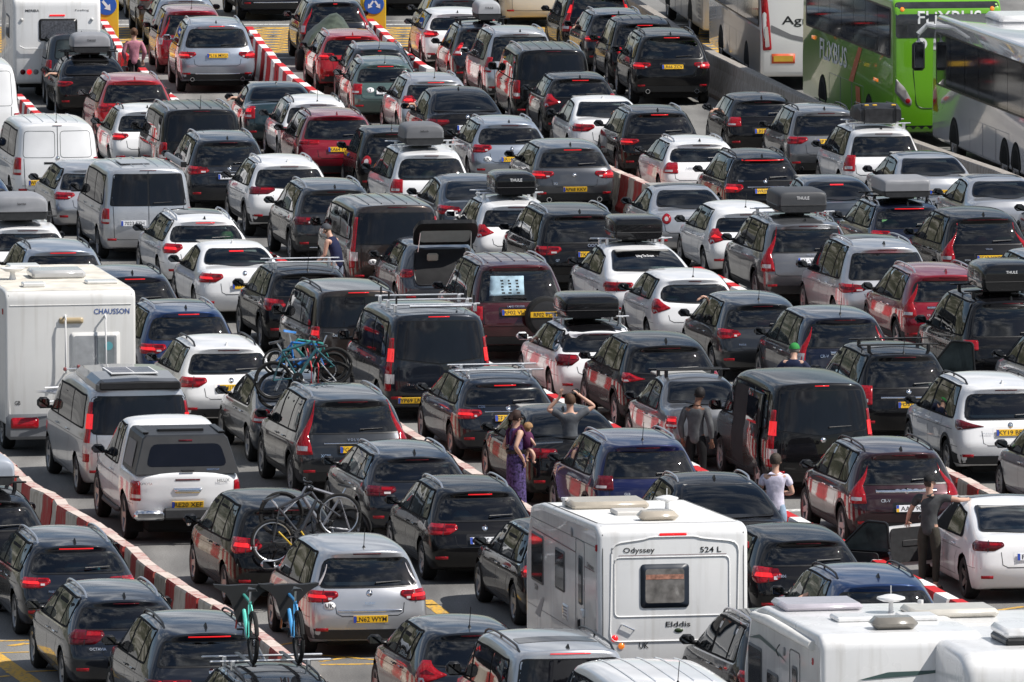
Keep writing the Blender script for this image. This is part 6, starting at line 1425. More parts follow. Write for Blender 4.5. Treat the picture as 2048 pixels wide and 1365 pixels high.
P(sf, 'left', rounded(rect(4.0,1.55,4.95,2.22), .05), 'front_window_skin', GELS, rt, .005, .3, 0)
window(sf, 'left', rounded(rect(4.05,1.30,4.95,2.02), .05), rt, name='side_window'); window(sf, 'left', rounded(rect(2.45,1.38,3.15,1.98), .05), rt, name='side_window')
tube_on(sf, 'left', rounded(rect(1.0,.46,1.62,2.28), .06), .010, 'door_outline', GASK, rt)
window(sf, 'left', rounded(rect(1.12,1.35,1.40,2.06), .06), rt, name='door_window')
for z0 in (.62, 1.0):
    g_ = P(sf, 'left', rounded(rect(2.2,z0,2.6,z0+.22), .02), 'fridge_vent', GELW, rt, .012, .2, .012)
    for k_ in range(4): P(sf, 'left', rect(2.24,z0+.035+k_*.045,2.56,z0+.055+k_*.045), 'vent_slot', GREYT, g_, .015, .2, 0)
P(sf, 'left', rect(.25,1.93,1.0,1.945), 'pin_stripe', REDL, rt, .008, .3, 0); P(sf, 'left', rect(1.65,2.06,4.9,2.075), 'pin_stripe', REDL, rt, .008, .3, 0)
for y0, s_ in ((4.7,1.),(1.9,.6),(.5,.6)): P(sf, 'left', [(y0,.82),(y0-.55*s_,1.12),(y0-.70*s_,1.12),(y0-.35*s_,.80)], 'grey_swoosh', mat('swoosh_grey', (.33,.32,.31), .5), rt, .008, .2, 0)
print_text(sf, 'left', 'Odyssey', .55, 1.98, .09, M_INK(), rt, .5, .008, -1); print_text(sf, 'left', '524', 4.6, 1.22, .08, M_INK(), rt, .25, .008, -1)
MB().box((-1.115,1.32,.98), (.05,.05,.30), .015).build('door_handle', M_TRIM(), rt); MB().box((-1.115,1.05,1.25), (.05,.18,.12), .02).build('door_lock', GELW, rt); MB().box((-1.115,1.05,.72), (.05,.18,.12), .02).build('door_lock', GELW, rt)
P(sf, 'left', circle(1.9,2.33,.07,14), 'flue_cover', GREYT, rt, .02, .06, .02)
P(sf, 'top', rounded([(-1.0,.3),(1.0,.3),(1.0,4.6),(-1.0,4.6)], .1), 'roof_skin', mat('white_roof_sheet', (.76,.755,.735), .45, 0, 0, .5, .06, 2., dirt=.1), rt, .004, .4, 0)
zr = lambda y: sf.top(0,y)[0].z
MB().box((-.08,.75,zr(.75)+.07), (.58,.36,.15), .07).build('roof_dome', DOME, rt, True)
MB().box((-.25,1.9,zr(1.9)+.035), (.50,.5,.07), .02).build('roof_hatch', mat('grey_hatch', (.52,.50,.47), .5), rt)
MB().box((-.35,3.2,zr(3.2)+.06), (1.15,.8,.13), .05).build('panorama_rooflight', DOME, rt, True)
b = MB(); b.tube([(-.92,3.4,zr(3.4)-.01),(-.92,3.4,zr(3.4)+.10)], .035, 10); b.tube([(-.92,3.4,zr(3.4)+.10),(-.92,3.4,zr(3.4)+.14)], .052, 10); b.build('flue_pipe', GELW, rt)
seams_on(sf, rt, [('left', [(.16,2.30),(5.0,2.22)], .012), ('left', [(.16,.92),(5.3,.92)], .010), ('left', [(3.4,.45),(3.4,.92)], .010), ('left', [(4.3,.45),(4.3,.92)], .010), ('top', [(-1.02,.2),(-1.02,4.6)], .02), ('top', [(1.02,.2),(1.02,4.6)], .02), ('rear', [(-1.03,.5),(-1.03,2.5)], .012), ('rear', [(1.03,.5),(1.03,2.5)], .012)]); dish(rt, .42, 2.5, zr(2.5)); skirt_wheels(rt, 2.2, 5.4, (2.35,))
b = MB(); b.tube([(-.5,5.3,.45),(0,6.5,.45),(.5,5.3,.45)], .035, 6); b.tube([(0,6.3,.45),(0,6.55,.50)], .05, 8); b.build('drawbar', M_UNDER(), rt)
# --- caravan with rolled awning
rt = place_rear(1807, 1277, 2.55, 10.9, 'caravan', 'white caravan with rolled white awning along its side', 'caravan', 0, GC)
prof = rounded([(.02,.38),(0,1.2),(.04,2.50),(.22,2.60),(3.8,2.56),(4.5,2.42),(4.95,1.6),(4.9,.45),(4.6,.38)], .10, 3)
bd = shell(prof, 2.2, .07).build('body', GELW, rt, True); sf = Surf(bd.data, .9, .2, .2)
P(sf, 'left', rounded([(.14,.42),(4.75,.42),(4.8,1.6),(4.4,2.32),(3.7,2.42),(.3,2.45),(.14,2.42)], .08), 'side_panel', GELS, rt, .003, .3, 0)
b = MB(); b.tube([(-1.13,.45,2.42),(-1.14,2.,2.43),(-1.14,3.2,2.43),(-1.12,4.2,2.38)], [.065,.075,.075,.06], 10); b.build('rolled_awning', mat('awning_fabric', (.68,.67,.64), .7, bump=.3), rt, True)
window(sf, 'left', rounded(rect(3.75,1.3,4.6,1.98), .05), rt, name='side_window'); window(sf, 'left', rounded(rect(2.7,1.25,3.4,1.75), .05), rt, name='side_window')
tube_on(sf, 'left', rounded(rect(1.35,.46,1.98,2.2), .08), .012, 'door_outline', GASK, rt); window(sf, 'left', rounded(rect(1.5,1.3,1.82,2.0), .07), rt, name='door_window')
P(sf, 'left', [(4.6,2.04),(3.9,2.16),(3.0,2.10),(2.1,1.98),(3.0,2.05),(3.9,2.10)], 'green_swoosh', mat('swoosh_green', (.05,.09,.085), .4), rt, .008, .2, 0)
P(sf, 'left', rect(.25,1.66,1.3,1.675), 'pin_stripe', GREYT, rt, .008, .3, 0)
P(sf, 'left', circle(2.3,2.12,.06,12), 'flue_cover', GREYT, rt, .02, .06, .02); P(sf, 'left', circle(.55,2.2,.05,12), 'marker_light', M_LENS(), rt, .015, .06, .01)
P(sf, 'rear', rounded([(-.62,2.0),(-.2,2.10),(.9,2.12),(.2,2.05)], .02), 'green_swoosh', MATS['swoosh_green'], rt, .008, .2, 0)
tube_on(sf, 'rear', rounded([(-.85,.7),(.85,.7),(.85,1.80),(-.85,1.80)], .08), .012, 'moulded_rib', GELW, rt); window(sf, 'rear', rounded(rect(-.55,1.0,.55,1.65), .06), rt, name='rear_window')
MB().box((.02,.7,sf.top(0,.7)[0].z+.08), (.62,.42,.17), .08).build('roof_dome', mat('smoked_dark_dome', (.20,.185,.16), .25, 0, .4), rt, True)
for x, y in ((-.30,1.8),(.58,1.75)): MB().box((x,y,sf.top(x,y)[0].z+.035), (.50,.5,.07), .02).build('roof_hatch', GELW, rt)
MB().box((-.42,3.4,sf.top(0,3.4)[0].z+.05), (1.1,.9,.11), .05).build('panorama_rooflight', mat('lilac_rooflight', (.45,.42,.46), .2, 0, .4), rt, True)
dish(rt, .42, 2.6, sf.top(.42,2.6)[0].z, 1.15); b = MB(); b.tube([(.92,3.0,sf.top(.9,3.)[0].z-.01),(.92,3.0,sf.top(.9,3.)[0].z+.12)], .04, 10); b.build('flue_pipe', GELW, rt)
b = MB(); b.tube([(-1.11,2.6,2.18),(-1.16,2.6,2.10),(-1.13,2.58,2.02)], .008, 5); b.build('peg_hook', M_TRIM(), rt); skirt_wheels(rt, 2.2, 4.9, (2.2,))
# --- rounded caravan at the corner
rt = place_rear(2092, 1318, 2.45, 11.2, 'caravan', 'white caravan with rounded front and white air-conditioning unit on its roof', 'caravan', 0, GC)
prof = rounded([(.05,.38),(0,1.2),(.05,2.38),(.35,2.52),(4.6,2.54),(5.7,2.38),(6.4,1.7),(6.5,.6),(6.2,.38)], .22, 4)
bd = shell(prof, 2.15, .16).build('body', GELW, rt, True); sf = Surf(bd.data, .9, .2, .2)
window(sf, 'left', rounded([(3.6,1.70),(4.5,1.70),(4.5,2.20),(3.7,2.20)], .04), rt, GREYT, mat('grey_pane', (.20,.19,.17), .1, var=.5), 'side_window', .05)
window(sf, 'rear', rounded(rect(-.45,1.2,.75,2.02), .06), rt, M_TRIM(), ACR, 'rear_window', .06)
MB().box((.10,1.3,sf.top(0,1.3)[0].z+.04), (.86,.9,.10), .03).build('unit_base', M_TRIM(), rt); MB().box((.08,1.3,sf.top(0,1.3)[0].z+.15), (.84,.86,.14), .05).build('air_conditioner', GELW, rt, True)
MB().box((-.30,4.2,sf.top(0,4.2)[0].z+.06), (1.2,.8,.12), .05).build('panorama_rooflight', mat('cream_rooflight', (.55,.52,.46), .3, 0, .3), rt, True); skirt_wheels(rt, 2.15, 6.4, (2.6,3.4))
# --- far caravan with handle bar
u, v = px(1,388,-4); rt = place_rear(u, v, 2.5, 6.0, 'caravan', 'white caravan with small curtained rear window and curved handle bar', 'caravan', 0, GC)
prof = rounded([(.04,.42),(0,1.2),(.05,2.45),(.25,2.55),(4.0,2.5),(4.8,1.7),(4.8,.5),(4.5,.42)], .14, 3)
bd = shell(prof, 2.15, .10).build('body', GELW, rt, True); sf = Surf(bd.data, .85, .2, .22)
window(sf, 'rear', rounded(rect(-.44,1.48,.50,2.02), .07), rt, M_TRIM(), mat('curtain_pane', (.075,.078,.09), .2, var=.5, scale=22.), 'rear_window', .05)
P(sf, 'rear', rounded(rect(-.18,2.08,.20,2.12), .01), 'high_brake_light', M_LIT(), rt, .012, .1, .012)
print_text(sf, 'rear', 'MERIBA', -.60, 2.22, .06, M_INK(), rt, .34); print_text(sf, 'rear', 'Feeling', .62, 2.22, .06, GREYT, rt, .34)
b = MB(); b.tube([sf.rear(-.92,1.36)[0]+Vector((0,-.05,0)), sf.rear(-.80,1.30)[0]+Vector((0,-.06,0)), sf.rear(-.1,1.30)[0]+Vector((0,-.06,0)), sf.rear(.8,1.30)[0]+Vector((0,-.06,0)), sf.rear(.92,1.36)[0]+Vector((0,-.05,0))], .016, 7); b.build('handle_bar', GELW, rt, True)
for sg in (-1,1):
    for i, m in enumerate((M_LENSD(), M_LIT(), GREYT)): P(sf, 'rear', circle(sg*(.84-i*.16),.72,.065,14), 'tail_light', m, rt, .012, .05, .014)
    P(sf, 'rear', circle(sg*.86,2.0,.04,10), 'corner_grip', GELS, rt, .03, .05, .03)
skirt_wheels(rt, 2.15, 4.7, (2.1,))
window(sf, 'left', rounded(rect(1.4,1.45,2.6,2.0), .06), rt, name='side_window')
# --- beige motorhome
rt = place_rear(141, 584, 2.85, 10.0, 'motorhome', 'cream white motorhome with ladder rails, roof dish and blue lettering', 'motorhome')
prof = rounded([(.02,.55),(0,1.5),(.02,2.76),(.10,2.86),(.5,2.88),(5.2,2.86),(6.1,2.6),(6.2,1.9),(5.6,1.3),(5.6,.5),(4,.45)], .07, 3)
bd = shell(prof, 2.28, .05).build('body', streaks(mat('cream_sheet', (.66,.655,.635), .35, 0, .25, .5, .03, 1., dirt=.06)), rt, True); sf = Surf(bd.data, .95, .2, .18)
P(sf, 'top', rounded([(-1.08,.14),(1.08,.14),(1.08,5.3),(-1.08,5.3)], .05), 'roof_skin', ROOFD, rt, .004, .4, 0)
tube_on(sf, 'rear', [(-1.06,2.62),(1.06,2.62)], .010, 'roof_seam', GELS, rt, False); tube_on(sf, 'rear', [(-1.07,.62),(-1.07,2.8)], .016, 'corner_trim', GELS, rt, False); tube_on(sf, 'rear', [(1.07,.62),(1.07,2.8)], .016, 'corner_trim', GELS, rt, False)
print_text(sf, 'rear', 'CHAUSSON', .72, 2.50, .095, mat('blue_lettering', (.05,.10,.30), .4), rt, .62); print_text(sf, 'rear', 'GB', -.93, .93, .075, M_INK(), rt, .10)
P(sf, 'rear', rounded(rect(-.20,2.30,.22,2.40), .03), 'marker_lamp', mat('yellowed_lens', (.42,.33,.20), .3), rt, .03, .1, .03)
wf = P(sf, 'rear', rounded(rect(0.0,1.50,.86,2.14), .04), 'rear_window', GELS, rt, .016, .2, .018); P(sf, 'rear', rounded(rect(.06,1.56,.80,2.08), .03), 'pane', mat('frosted_pane', (.30,.31,.32), .12, var=.15), wf, .02, .2, 0)
P(sf, 'rear', rect(.42,1.56,.44,2.08), 'window_bar', GREYT, wf, .024, .2, 0); P(sf, 'rear', rounded(rect(.46,1.60,.76,2.05), .02), 'fly_screen', mat('fly_screen', (.17,.19,.20), .3, var=.2), wf, .023, .2, 0); P(sf, 'rear', circle(.66,1.90,.075,16), 'round_sticker', mat('teal_sticker', (.10,.32,.36), .4), wf, .027, .06, 0)
for x in (-.10,.60):
    b = MB(); q0, _ = sf.rear(x, 2.42); q1, _ = sf.rear(x, 1.44); b.tube([q0, q0+Vector((0,-.09,.03)), q0+Vector((0,-.11,-.05)), q1+Vector((0,-.11,.0)), q1], .018, 8); b.build('rack_rail', GELW, rt, True)
q0 = sf.rear(-.12,1.52)[0]; q1 = sf.rear(.62,1.55)[0]; b = MB(); b.tube([q0+Vector((0,-.13,0)), q1+Vector((0,-.13,0))], .016, 8); b.build('rack_crossbar', M_ALU(), rt, True)
for x, z in ((-.12,1.52),(.12,1.56),(.40,1.50),(.60,1.55)): MB().box(sf.rear(x, z)[0]+Vector((0,-.13,0)), (.055,.06,.06), .012).build('rack_clamp', mat('faded_red_plastic', (.22,.06,.06), .5), rt)
for z in (1.22, .98): b = MB(); b.tube([sf.rear(-.50,z)[0]+Vector((0,-.35,0)), sf.rear(-.10,z+.01)[0]+Vector((0,-.30,0)), sf.rear(.3,z+.01)[0]+Vector((0,-.3,0))], .020, 7); b.build('cycle_rail', M_ALU(), rt, True)
P(sf, 'rear', rounded([(-.62,1.14),(-.3,1.10),(-.12,1.06),(-.12,1.14),(-.3,1.15)], .01), 'grey_motif', mat('motif_grey', (.38,.40,.45), .5), rt, .008, .2, 0)
b = MB(); b.box((0,.02,.52), (2.26,.26,.44), .06); bu = b.build('bumper', mat('grey_bumper', (.13,.135,.145), .55), rt, True); s3 = Surf(bu.data)
for sg in (-1,1): P(s3, 'rear', rounded(rect(min(sg*1.06,sg*.58),.50,max(sg*1.06,sg*.58),.68), .03), 'tail_light', M_LENS(), rt, .012, .1, .014)
zz = lambda x, y: sf.top(x,y)[0].z
for x, y, sx, sy, h in ((-.20,4.7,.55,.5,.06),(.70,1.2,.55,.4,.06),(-.55,.75,.40,.3,.08)): MB().box((x,y,zz(x,y)+h/2), (sx,sy,h), .02).build('roof_hatch', GELS, rt)
MB().box((.10,2.6,zz(0,2.6)+.07), (.95,.8,.16), .05).build('rooflight', mat('clear_rooflight', (.42,.42,.42), .15, 0, .5), rt, True)
b = MB(); b.lathe([(0,.07),(.10,.04),(.14,.05)], 12, 'z', (-.72,2.2,zz(-.7,2.2))); b.lathe([(.14,0),(.15,.14),(.20,.22),(.21,.22),(.16,.0)], 20, 'z', (-.72,2.2,zz(-.7,2.2))); b.build('satellite_dish', GELW, rt, True)
wheels_box(rt, 2.1, 6, (1.35,5.0), .34); b = MB(); b.box((0,2.8,.5), (1.8,5.,.3), .04); b.build('chassis', M_UNDER(), rt)
MB().box((-1.15,.3,2.5), (.02,.10,.10), .005).build('marker_light', M_LENS(), rt)
# --- coaches
def coach(rt, L_, W_, H_, body, wz, glass=ACR, ys=None, r=.09):
    prof = rounded([(.06,.34),(.0,1.2),(.06,H_-.25),(.25,H_),(L_-.6,H_),(L_-.12,H_-.6),(L_,1.2),(L_-.05,.34)], .14, 3)
    bd = shell(prof, W_, r).build('body', body, rt, True); sf = Surf(bd.data, W_/2-.28, .3, .25)
    ys = ys or (3.2, L_-2.9)
    for how in ('left','right'):
        P(sf, how, rounded(rect(.35,wz[0],L_-.55,wz[1]), .12), 'window_band', M_TRIM(), rt, .006, .5, 0)
        n = 7; w_ = (L_-1.2)/n
        for i in range(n): P(sf, how, rounded(rect(.5+i*w_,wz[0]+.05,.5+(i+1)*w_-.03,wz[1]-.04), .05), 'side_window', glass, rt, .011, .4, 0)
        for y in ys: P(sf, how, [(y+.62*math.cos(t), .34+.70*math.sin(t)) for t in [math.pi*i/14 for i in range(15)]], 'wheel_arch', M_UNDER(), rt, .006, .2, 0)
        for i in range(3):
            y0 = ys[0]+.8+i*1.55; tube_on(sf, how, rounded(rect(y0,.42,y0+1.5,1.15), .04), .006, 'locker_outline', GREYT, rt)
    for y in ys:
        for sg in (-1,1):
            t, rm = wheel_meshes(.50, 'ten'); o = add_wheel(rt, sg*(W_/2-.10), y, .50, 'ten', M_RIM())
    b = MB(); b.box((0,L_/2,.5), (W_-.6,L_-.6,.35), .04); b.build('chassis', M_UNDER(), rt)
    return sf
def coach_at(u, v, yaw, label, z=0., yoff=0., xoff=0.):
    p = at(u, v, z); q = Matrix.Rotation(R(yaw), 3, 'Z') @ Vector((xoff,yoff,0)); return empty('coach', (p.x-q.x, p.y-q.y, 0), R(yaw), label, 'coach', 'coaches beside the concrete wall')
CW = mat('coach_white', (.66,.65,.63), .25, 0, .6, .5, .04, 1.); CS = mat('coach_silver', (.46,.45,.43), .3, .5, .6, .5, .05, 1.); CG = mat('coach_green', (.125,.35,.010), .3, 0, .7, .5, .05, 1.); CV = mat('coach_pearl', (.76,.75,.76), .14, 0, 1., .5, .03, 1.)
rt = coach_at(1622, 182, 5.2, 'white and silver coach with black lettering on its back'); sf = coach(rt, 12., 2.5, 3.5, CW, (1.55,2.9))
print_text(sf, 'rear', 'Agrupabus', .22, 1.72, .27, M_INK(), rt, 1.9); print_text(sf, 'rear', '2411 JPK', .28, .80, .11, M_INK(), rt, .6, .02)
P(sf, 'rear', rounded([(-1.20,1.0),(-.98,1.02),(-1.05,1.9),(-1.10,2.4),(-1.24,2.4)], .04), 'tail_light', M_LENS(), rt, .012, .12, .012); P(sf, 'rear', rounded([(1.20,1.0),(.98,1.02),(1.05,1.9),(1.10,2.4),(1.24,2.4)][::-1], .04), 'tail_light', M_LENS(), rt, .012, .12, .012)
P(sf, 'rear', rounded([(-1.14,1.08),(-1.03,1.10),(-1.08,1.6),(-1.16,1.6)], .03), 'reversing_lens', M_CLEAR(), rt, .016, .1, 0)
P(sf, 'rear', rounded([(-1.0,1.64),(-.5,1.40),(0,1.28),(1.0,1.22),(1.0,1.16),(0,1.18),(-.5,1.28),(-1.0,1.46)], .03), 'grey_stripe', mat('stripe_grey', (.15,.15,.155), .4), rt, .006, .2, 0)
P(sf, 'rear', rect(-.98,.68,-.40,.92), 'marker_board', mat('orange_board', (.62,.10,.03), .5), rt, .012, .2, .01); P(sf, 'rear', rect(-.93,.73,-.45,.87), 'marker_board_centre', mat('yellow_board', (.55,.33,.03), .5), rt, .018, .2, 0); P(sf, 'rear', rect(-.10,.73,.60,.87), 'plate_panel', M_PLW(), rt, .012, .2, .01)
for z in (2.75,2.55): P(sf, 'rear', rounded([(-.45,z),(.9,z-.02),(.9,z-.08),(-.3,z-.06)], .02), 'air_louvre', M_TRIM(), rt, .01, .2, 0)
P(sf, 'rear', circle(-.95,2.55,.11,14), 'speed_disc', M_WHT(), rt, .008, .08, 0); print_text(sf, 'rear', '68', -.95, 2.55, .10, M_INK(), rt, .12, .012)
P(sf, 'left', rounded([(.2,.45),(7.,.45),(9.,1.5),(.2,1.5)], .1), 'grey_flank', CS, rt, .004, .4, 0)
rt = coach_at(1500, 88, 5.0, 'cream coach with wooden-coloured vents leading the row of coaches'); sf = coach(rt, 12., 2.5, 3.4, CS, (1.6,2.8))
P(sf, 'rear', rounded(rect(-1.0,.6,1.0,1.4), .05), 'engine_cover', GREYT, rt, .008, .2, .01)
for k_ in range(8): P(sf, 'left', rect(.5,.55+k_*.10,1.1,.60+k_*.10), 'vent_slat', GREYT, rt, .010, .3, 0)
rt = coach_at(1895, 296, 8.4, 'bright green coach with white lettering on its side and dark rear glass'); sf = coach(rt, 12.4, 2.55, 3.45, CG, (2.06,3.24))
P(sf, 'rear', rounded(rect(-1.22,2.56,1.22,3.38), .08), 'rear_glass', ACR, rt, .008, .2, 0)
print_text(sf, 'rear', 'FLiXBUS', .05, 3.03, .30, M_WHT(), rt, 1.5, .014); P(sf, 'rear', circle(-.62,2.42,.14,16), 'speed_disc', M_WHT(), rt, .008, .08, 0); print_text(sf, 'rear', '100', -.62, 2.42, .13, M_INK(), rt, .17, .012)
tube_on(sf, 'rear', rounded([(-.82,1.92),(-.74,1.0),(-.60,.92),(.60,.92),(.74,1.0),(.82,1.92)], .1), .010, 'engine_cover_outline', M_TRIM(), rt, False)
for sg in (-1,1):
    p_ = rounded([(-1.22,1.62),(-1.02,1.42),(-.84,1.10),(-.86,.98),(-1.0,1.02),(-1.24,1.30)], .04); P(sf, 'rear', p_ if sg < 0 else mir(p_), 'tail_light', mat('grey_lamp_housing', (.20,.19,.19), .25), rt, .012, .1, .012)
    P(sf, 'rear', circle(sg*.94,1.10,.06,12), 'lamp_disc', M_LENS(), rt, .02, .05, .01); P(sf, 'rear', circle(sg*1.06,3.22,.05,10), 'marker_light', M_ORANGE(), rt, .012, .05, .012)
P(sf, 'wrap', rect(-1.3,.36,1.3,.52), 'bumper_trim', M_PLAST(), rt, .006, .2, 0); print_text(sf, 'left', 'FLiXBUS', 8.0, 1.66, .50, M_WHT(), rt, 3.7, .012, -1)
P(sf, 'left', [(4.6,2.04),(4.1,2.04),(5.3,1.15),(5.9,1.15)], 'orange_arrow', mat('flank_orange', (.50,.10,.03), .4), rt, .010, .3, 0); P(sf, 'left', [(5.0,1.10),(4.4,1.10),(4.2,.42),(4.8,.42)], 'orange_arrow', MATS['flank_orange'], rt, .010, .3, 0)
P(sf, 'left', rect(10.6,1.80,11.0,1.88), 'side_marker', M_ORANGE(), rt, .012, .2, .01); P(sf, 'left', rect(2.0,1.40,2.6,1.47), 'side_marker', M_ORANGE(), rt, .012, .2, .01)
MB().box((.3,4.5,3.52), (1.4,2.2,.16), .05).build('roof_unit', GELW, rt, True)
rt = coach_at(1864, 306, 8.6, 'glossy white coach with black window band and large mirrors', 0., 13.0, -1.26); sf = coach(rt, 13., 2.55, 3.25, CV, (1.62,2.85), ACR, (2.9,4.2,10.2))
MB().box((.25,10.2,3.30), (1.3,1.8,.20), .08).build('roof_unit', GELW, rt, True)
P(sf, 'left', rounded([(12.2,1.0),(12.75,1.0),(12.75,1.75),(12.4,1.75)], .05), 'front_corner_lens', M_LENS(), rt, .010, .2, 0)
for sg in (-1,1):
    b = MB(); b.tube([(sg*1.05,12.8,2.9),(sg*1.35,13.15,2.95),(sg*1.55,13.2,2.75),(sg*1.55,13.2,2.55)], .06, 8); b.build('mirror_arm', GELW if sg < 0 else M_TRIM(), rt, True)
    b = MB(); b.box((sg*1.55,13.2,2.22), (.30,.16,.66), .06); q = b.build('mirror_head', M_TRIM(), rt, True); MB().box((sg*1.55,13.115,2.22), (.22,.006,.52), .002).build('mirror_glass', M_MIRR(), q)
# ------------------------------------------------------------------ yellow arrow signs
SIGNY = mat('sign_yellow', (.62,.40,.02), .5); SIGNB = mat('sign_blue', (.02,.10,.42), .4)
def arrow_sign(u, v, label, ang, two=False):
    p = at(u, v, 1.15); rt = empty('arrow_sign', (p.x,p.y,0), R(4), label, 'sign')
    b = MB(); b.box((0,0,1.0), (.62,.05,1.3), .02); b.build('board', SIGNY, rt); b = MB(); b.box((0,.12,.62), (.16,.16,1.24), .03); b.box((0,.1,.08), (.6,.5,.16), .04); b.build('post', SIGNY, rt)
    b = MB(); b.lathe([(-.045,0.),(-.045,.25),(-.027,.26)], 24, 'y', (0,0,1.32)); d = b.build('blue_disc', SIGNB, rt)
    for a in ((-35,35) if two else (ang,)):
        m = Matrix.Rotation(R(a), 3, 'Y'); pts = [(-.035,.16),(.035,.16),(.035,-.02),(.10,-.02),(0,-.16),(-.10,-.02),(-.035,-.02)]
        if two: pts = [(x*.7, z*.75) for x, z in pts]
        off = Vector(((-.09 if a > 0 else .09) if two else 0, 0, -.01))
        q = [m @ Vector((x,0,z)) + off for x, z in pts]; b = MB(); b.add([(c.x,-.05,c.z+1.32) for c in q] + [(c.x,-.044,c.z+1.32) for c in q], [tuple(range(7)), tuple(range(13,6,-1))]); b.build('white_arrow', M_WHT(), d)
arrow_sign(213, 24, 'yellow sign board with single white arrow on a blue disc', -40)
arrow_sign(748, 22, 'yellow sign board with two white arrows on a blue disc', 0, True)
b = MB(); p = at(733, 8, 1.0); rt = empty('yellow_post', (p.x,p.y+.4,0), 0, 'tall yellow post behind the two-arrow sign', 'post'); b.box((0,0,1.2), (.34,.34,2.4), .08); b.build('casing', SIGNY, rt); MB().box((0,0,.05), (.6,.6,.1), .03).build('foot', SIGNY, rt)
# ------------------------------------------------------------------ bicycles
def bicycle(label, M4, frame, fork=None, r=.335, s=1., front=True, rimcol=None, cover=False, tyre=.025, saddle_up=0., group='bicycles carried on cars', seatcol=None):
    """built in its own x (forward) / z plane, y across; M4 places it"""
    root = bpy.data.objects.new('bicycle', None); COL.objects.link(root); root.matrix_world = M4; tag(root, label, 'bicycle', group)
    wb = 1.10*s; rw = Vector((0,0,r)); fw = Vector((wb,0,r)); bb = Vector((.43*s,0,r-.05*s)); st = Vector((.26*s,0,r+.46*s)); ht = Vector((.82*s,0,r+.50*s)); hb = Vector((.86*s,0,r+.36*s))
    b = MB()
    for a, c, q in ((st,ht,.023),(hb,bb,.030),(st,bb,.021)): b.tube([a, c], q*s**.5, 8)
    for sg in (-1,1):
        b.tube([rw+Vector((0,.06*sg*s,0)), bb+Vector((0,.03*sg,0))], .010, 6); b.tube([rw+Vector((0,.06*sg*s,0)), st+Vector((0,.02*sg,-.04))], .009, 6)
    b.tube([ht, hb], .022, 8); b.build('frame', frame, root, True)
    b = MB(); b.tube([hb, hb+(fw-hb)*.15], .02, 8)
    for sg in (-1,1): b.tube([hb+(fw-hb)*.12, hb+(fw-hb)*.18+Vector((0,.06*sg*s,0)), fw+Vector((0,.06*sg*s,0))], .014, 7)
    b.build('fork', fork or frame, root, True)
    for c in ([rw, fw] if front else [rw]):
        b = MB(); n = 28; b.tube([(c.x+r*math.cos(2*math.pi*i/n)*.965, 0, c.z+r*math.sin(2*math.pi*i/n)*.965) for i in range(n)], tyre, 7, True); w = b.build('wheel', M_TYRE(), root, True)
        b = MB(); b.tube([(c.x+r*math.cos(2*math.pi*i/n)*.87, 0, c.z+r*math.sin(2*math.pi*i/n)*.87) for i in range(n)], .012, 6, True); b.build('rim', rimcol or M_RIMD(), w, True)
        b = MB()
        for i in range(16): a = 2*math.pi*i/16; b.tube([(c.x,.02*(-1)**i,c.z),(c.x+r*.87*math.cos(a),0,c.z+r*.87*math.sin(a))], .0014, 3)
        b.tube([c+Vector((0,-.05,0)), c+Vector((0,.05,0))], .022, 8); b.build('spokes', M_RIMD(), w)
    b = MB(); b.lathe([(-.006,.03),(-.006,.095*s),(.006,.095*s),(.006,.03)], 20, 'y', (bb.x,-.05,bb.z)); b.tube([bb+Vector((.0,-.07,0)), bb+Vector((.10,-.08,-.13))*s], .010, 6); b.tube([bb+Vector((0,.07,0)), bb+Vector((-.10,.08,.13))*s], .010, 6)
    for q in (Vector((.10,-.13,-.13)), Vector((-.10,.13,.13))): b.box(bb+q*s, (.09,.09,.022), .006)
    b.build('crankset', M_RIMD(), root, True)
    sp_ = st+(st-bb).normalized()*(.16+saddle_up); b = MB(); b.tube([st, sp_], .014, 7); b.build('seat_post', M_ALU(), root, True)
    b = MB(); secs = []
    for x, w in ((-.14,.07),(-.10,.08),(0,.045),(.10,.022),(.14,.014)): secs.append([sp_+Vector((x*s,-w*s,.012)), sp_+Vector((x*s,w*s,.012)), sp_+Vector((x*s,w*.7*s,.045)), sp_+Vector((x*s,-w*.7*s,.045))])
    loft(secs).build('saddle', seatcol or M_TRIM(), root, True)
    hs = ht+(ht-hb).normalized()*.06; b = MB(); b.tube([ht, hs, hs+Vector((.06,0,.02))], .016, 7); h0 = hs+Vector((.06,0,.02)); w = .33*s**.5
    b.tube([h0+Vector((-.05,-w,.02)), h0+Vector((0,-.1,0)), h0+Vector((0,.1,0)), h0+Vector((-.05,w,.02))], .012, 7); b.build('handlebar', M_TRIM(), root, True)
    for sg in (-1,1): MB().tube([h0+Vector((-.05,sg*w,.02)), h0+Vector((-.03,sg*(w-.12),.015))], .018, 7).build('grip', M_TRIM(), root, True)
    if cover:
        b = MB(); secs = []
        for t, hw, dn in ((0,.40,.035),(.5,.40,.05)): pass
        pts = [(-.42,.07),(-.20,.05),(0,.06),(.20,.05),(.42,.07),(.40,.03),(.26,-.05),(.17,-.18),(.09,-.46),(-.05,-.46),(-.14,-.18),(-.26,-.05),(-.40,.03)]
        n = len(pts); b.add([(h0.x-.10, y, h0.z+z) for y, z in pts] + [(h0.x+.08, y*.96, h0.z+z*.9) for y, z in pts], [tuple(range(n)), tuple(range(2*n-1,n-1,-1))] + [(i,n+i,n+(i+1)%n,(i+1)%n) for i in range(n)])
        b.build('handlebar_cover', mat('black_neoprene', (.010,.010,.011), .6), root)
    return root
def FR(n, c, me=.2): return mat('bike_'+n, c, .3, me, .6)
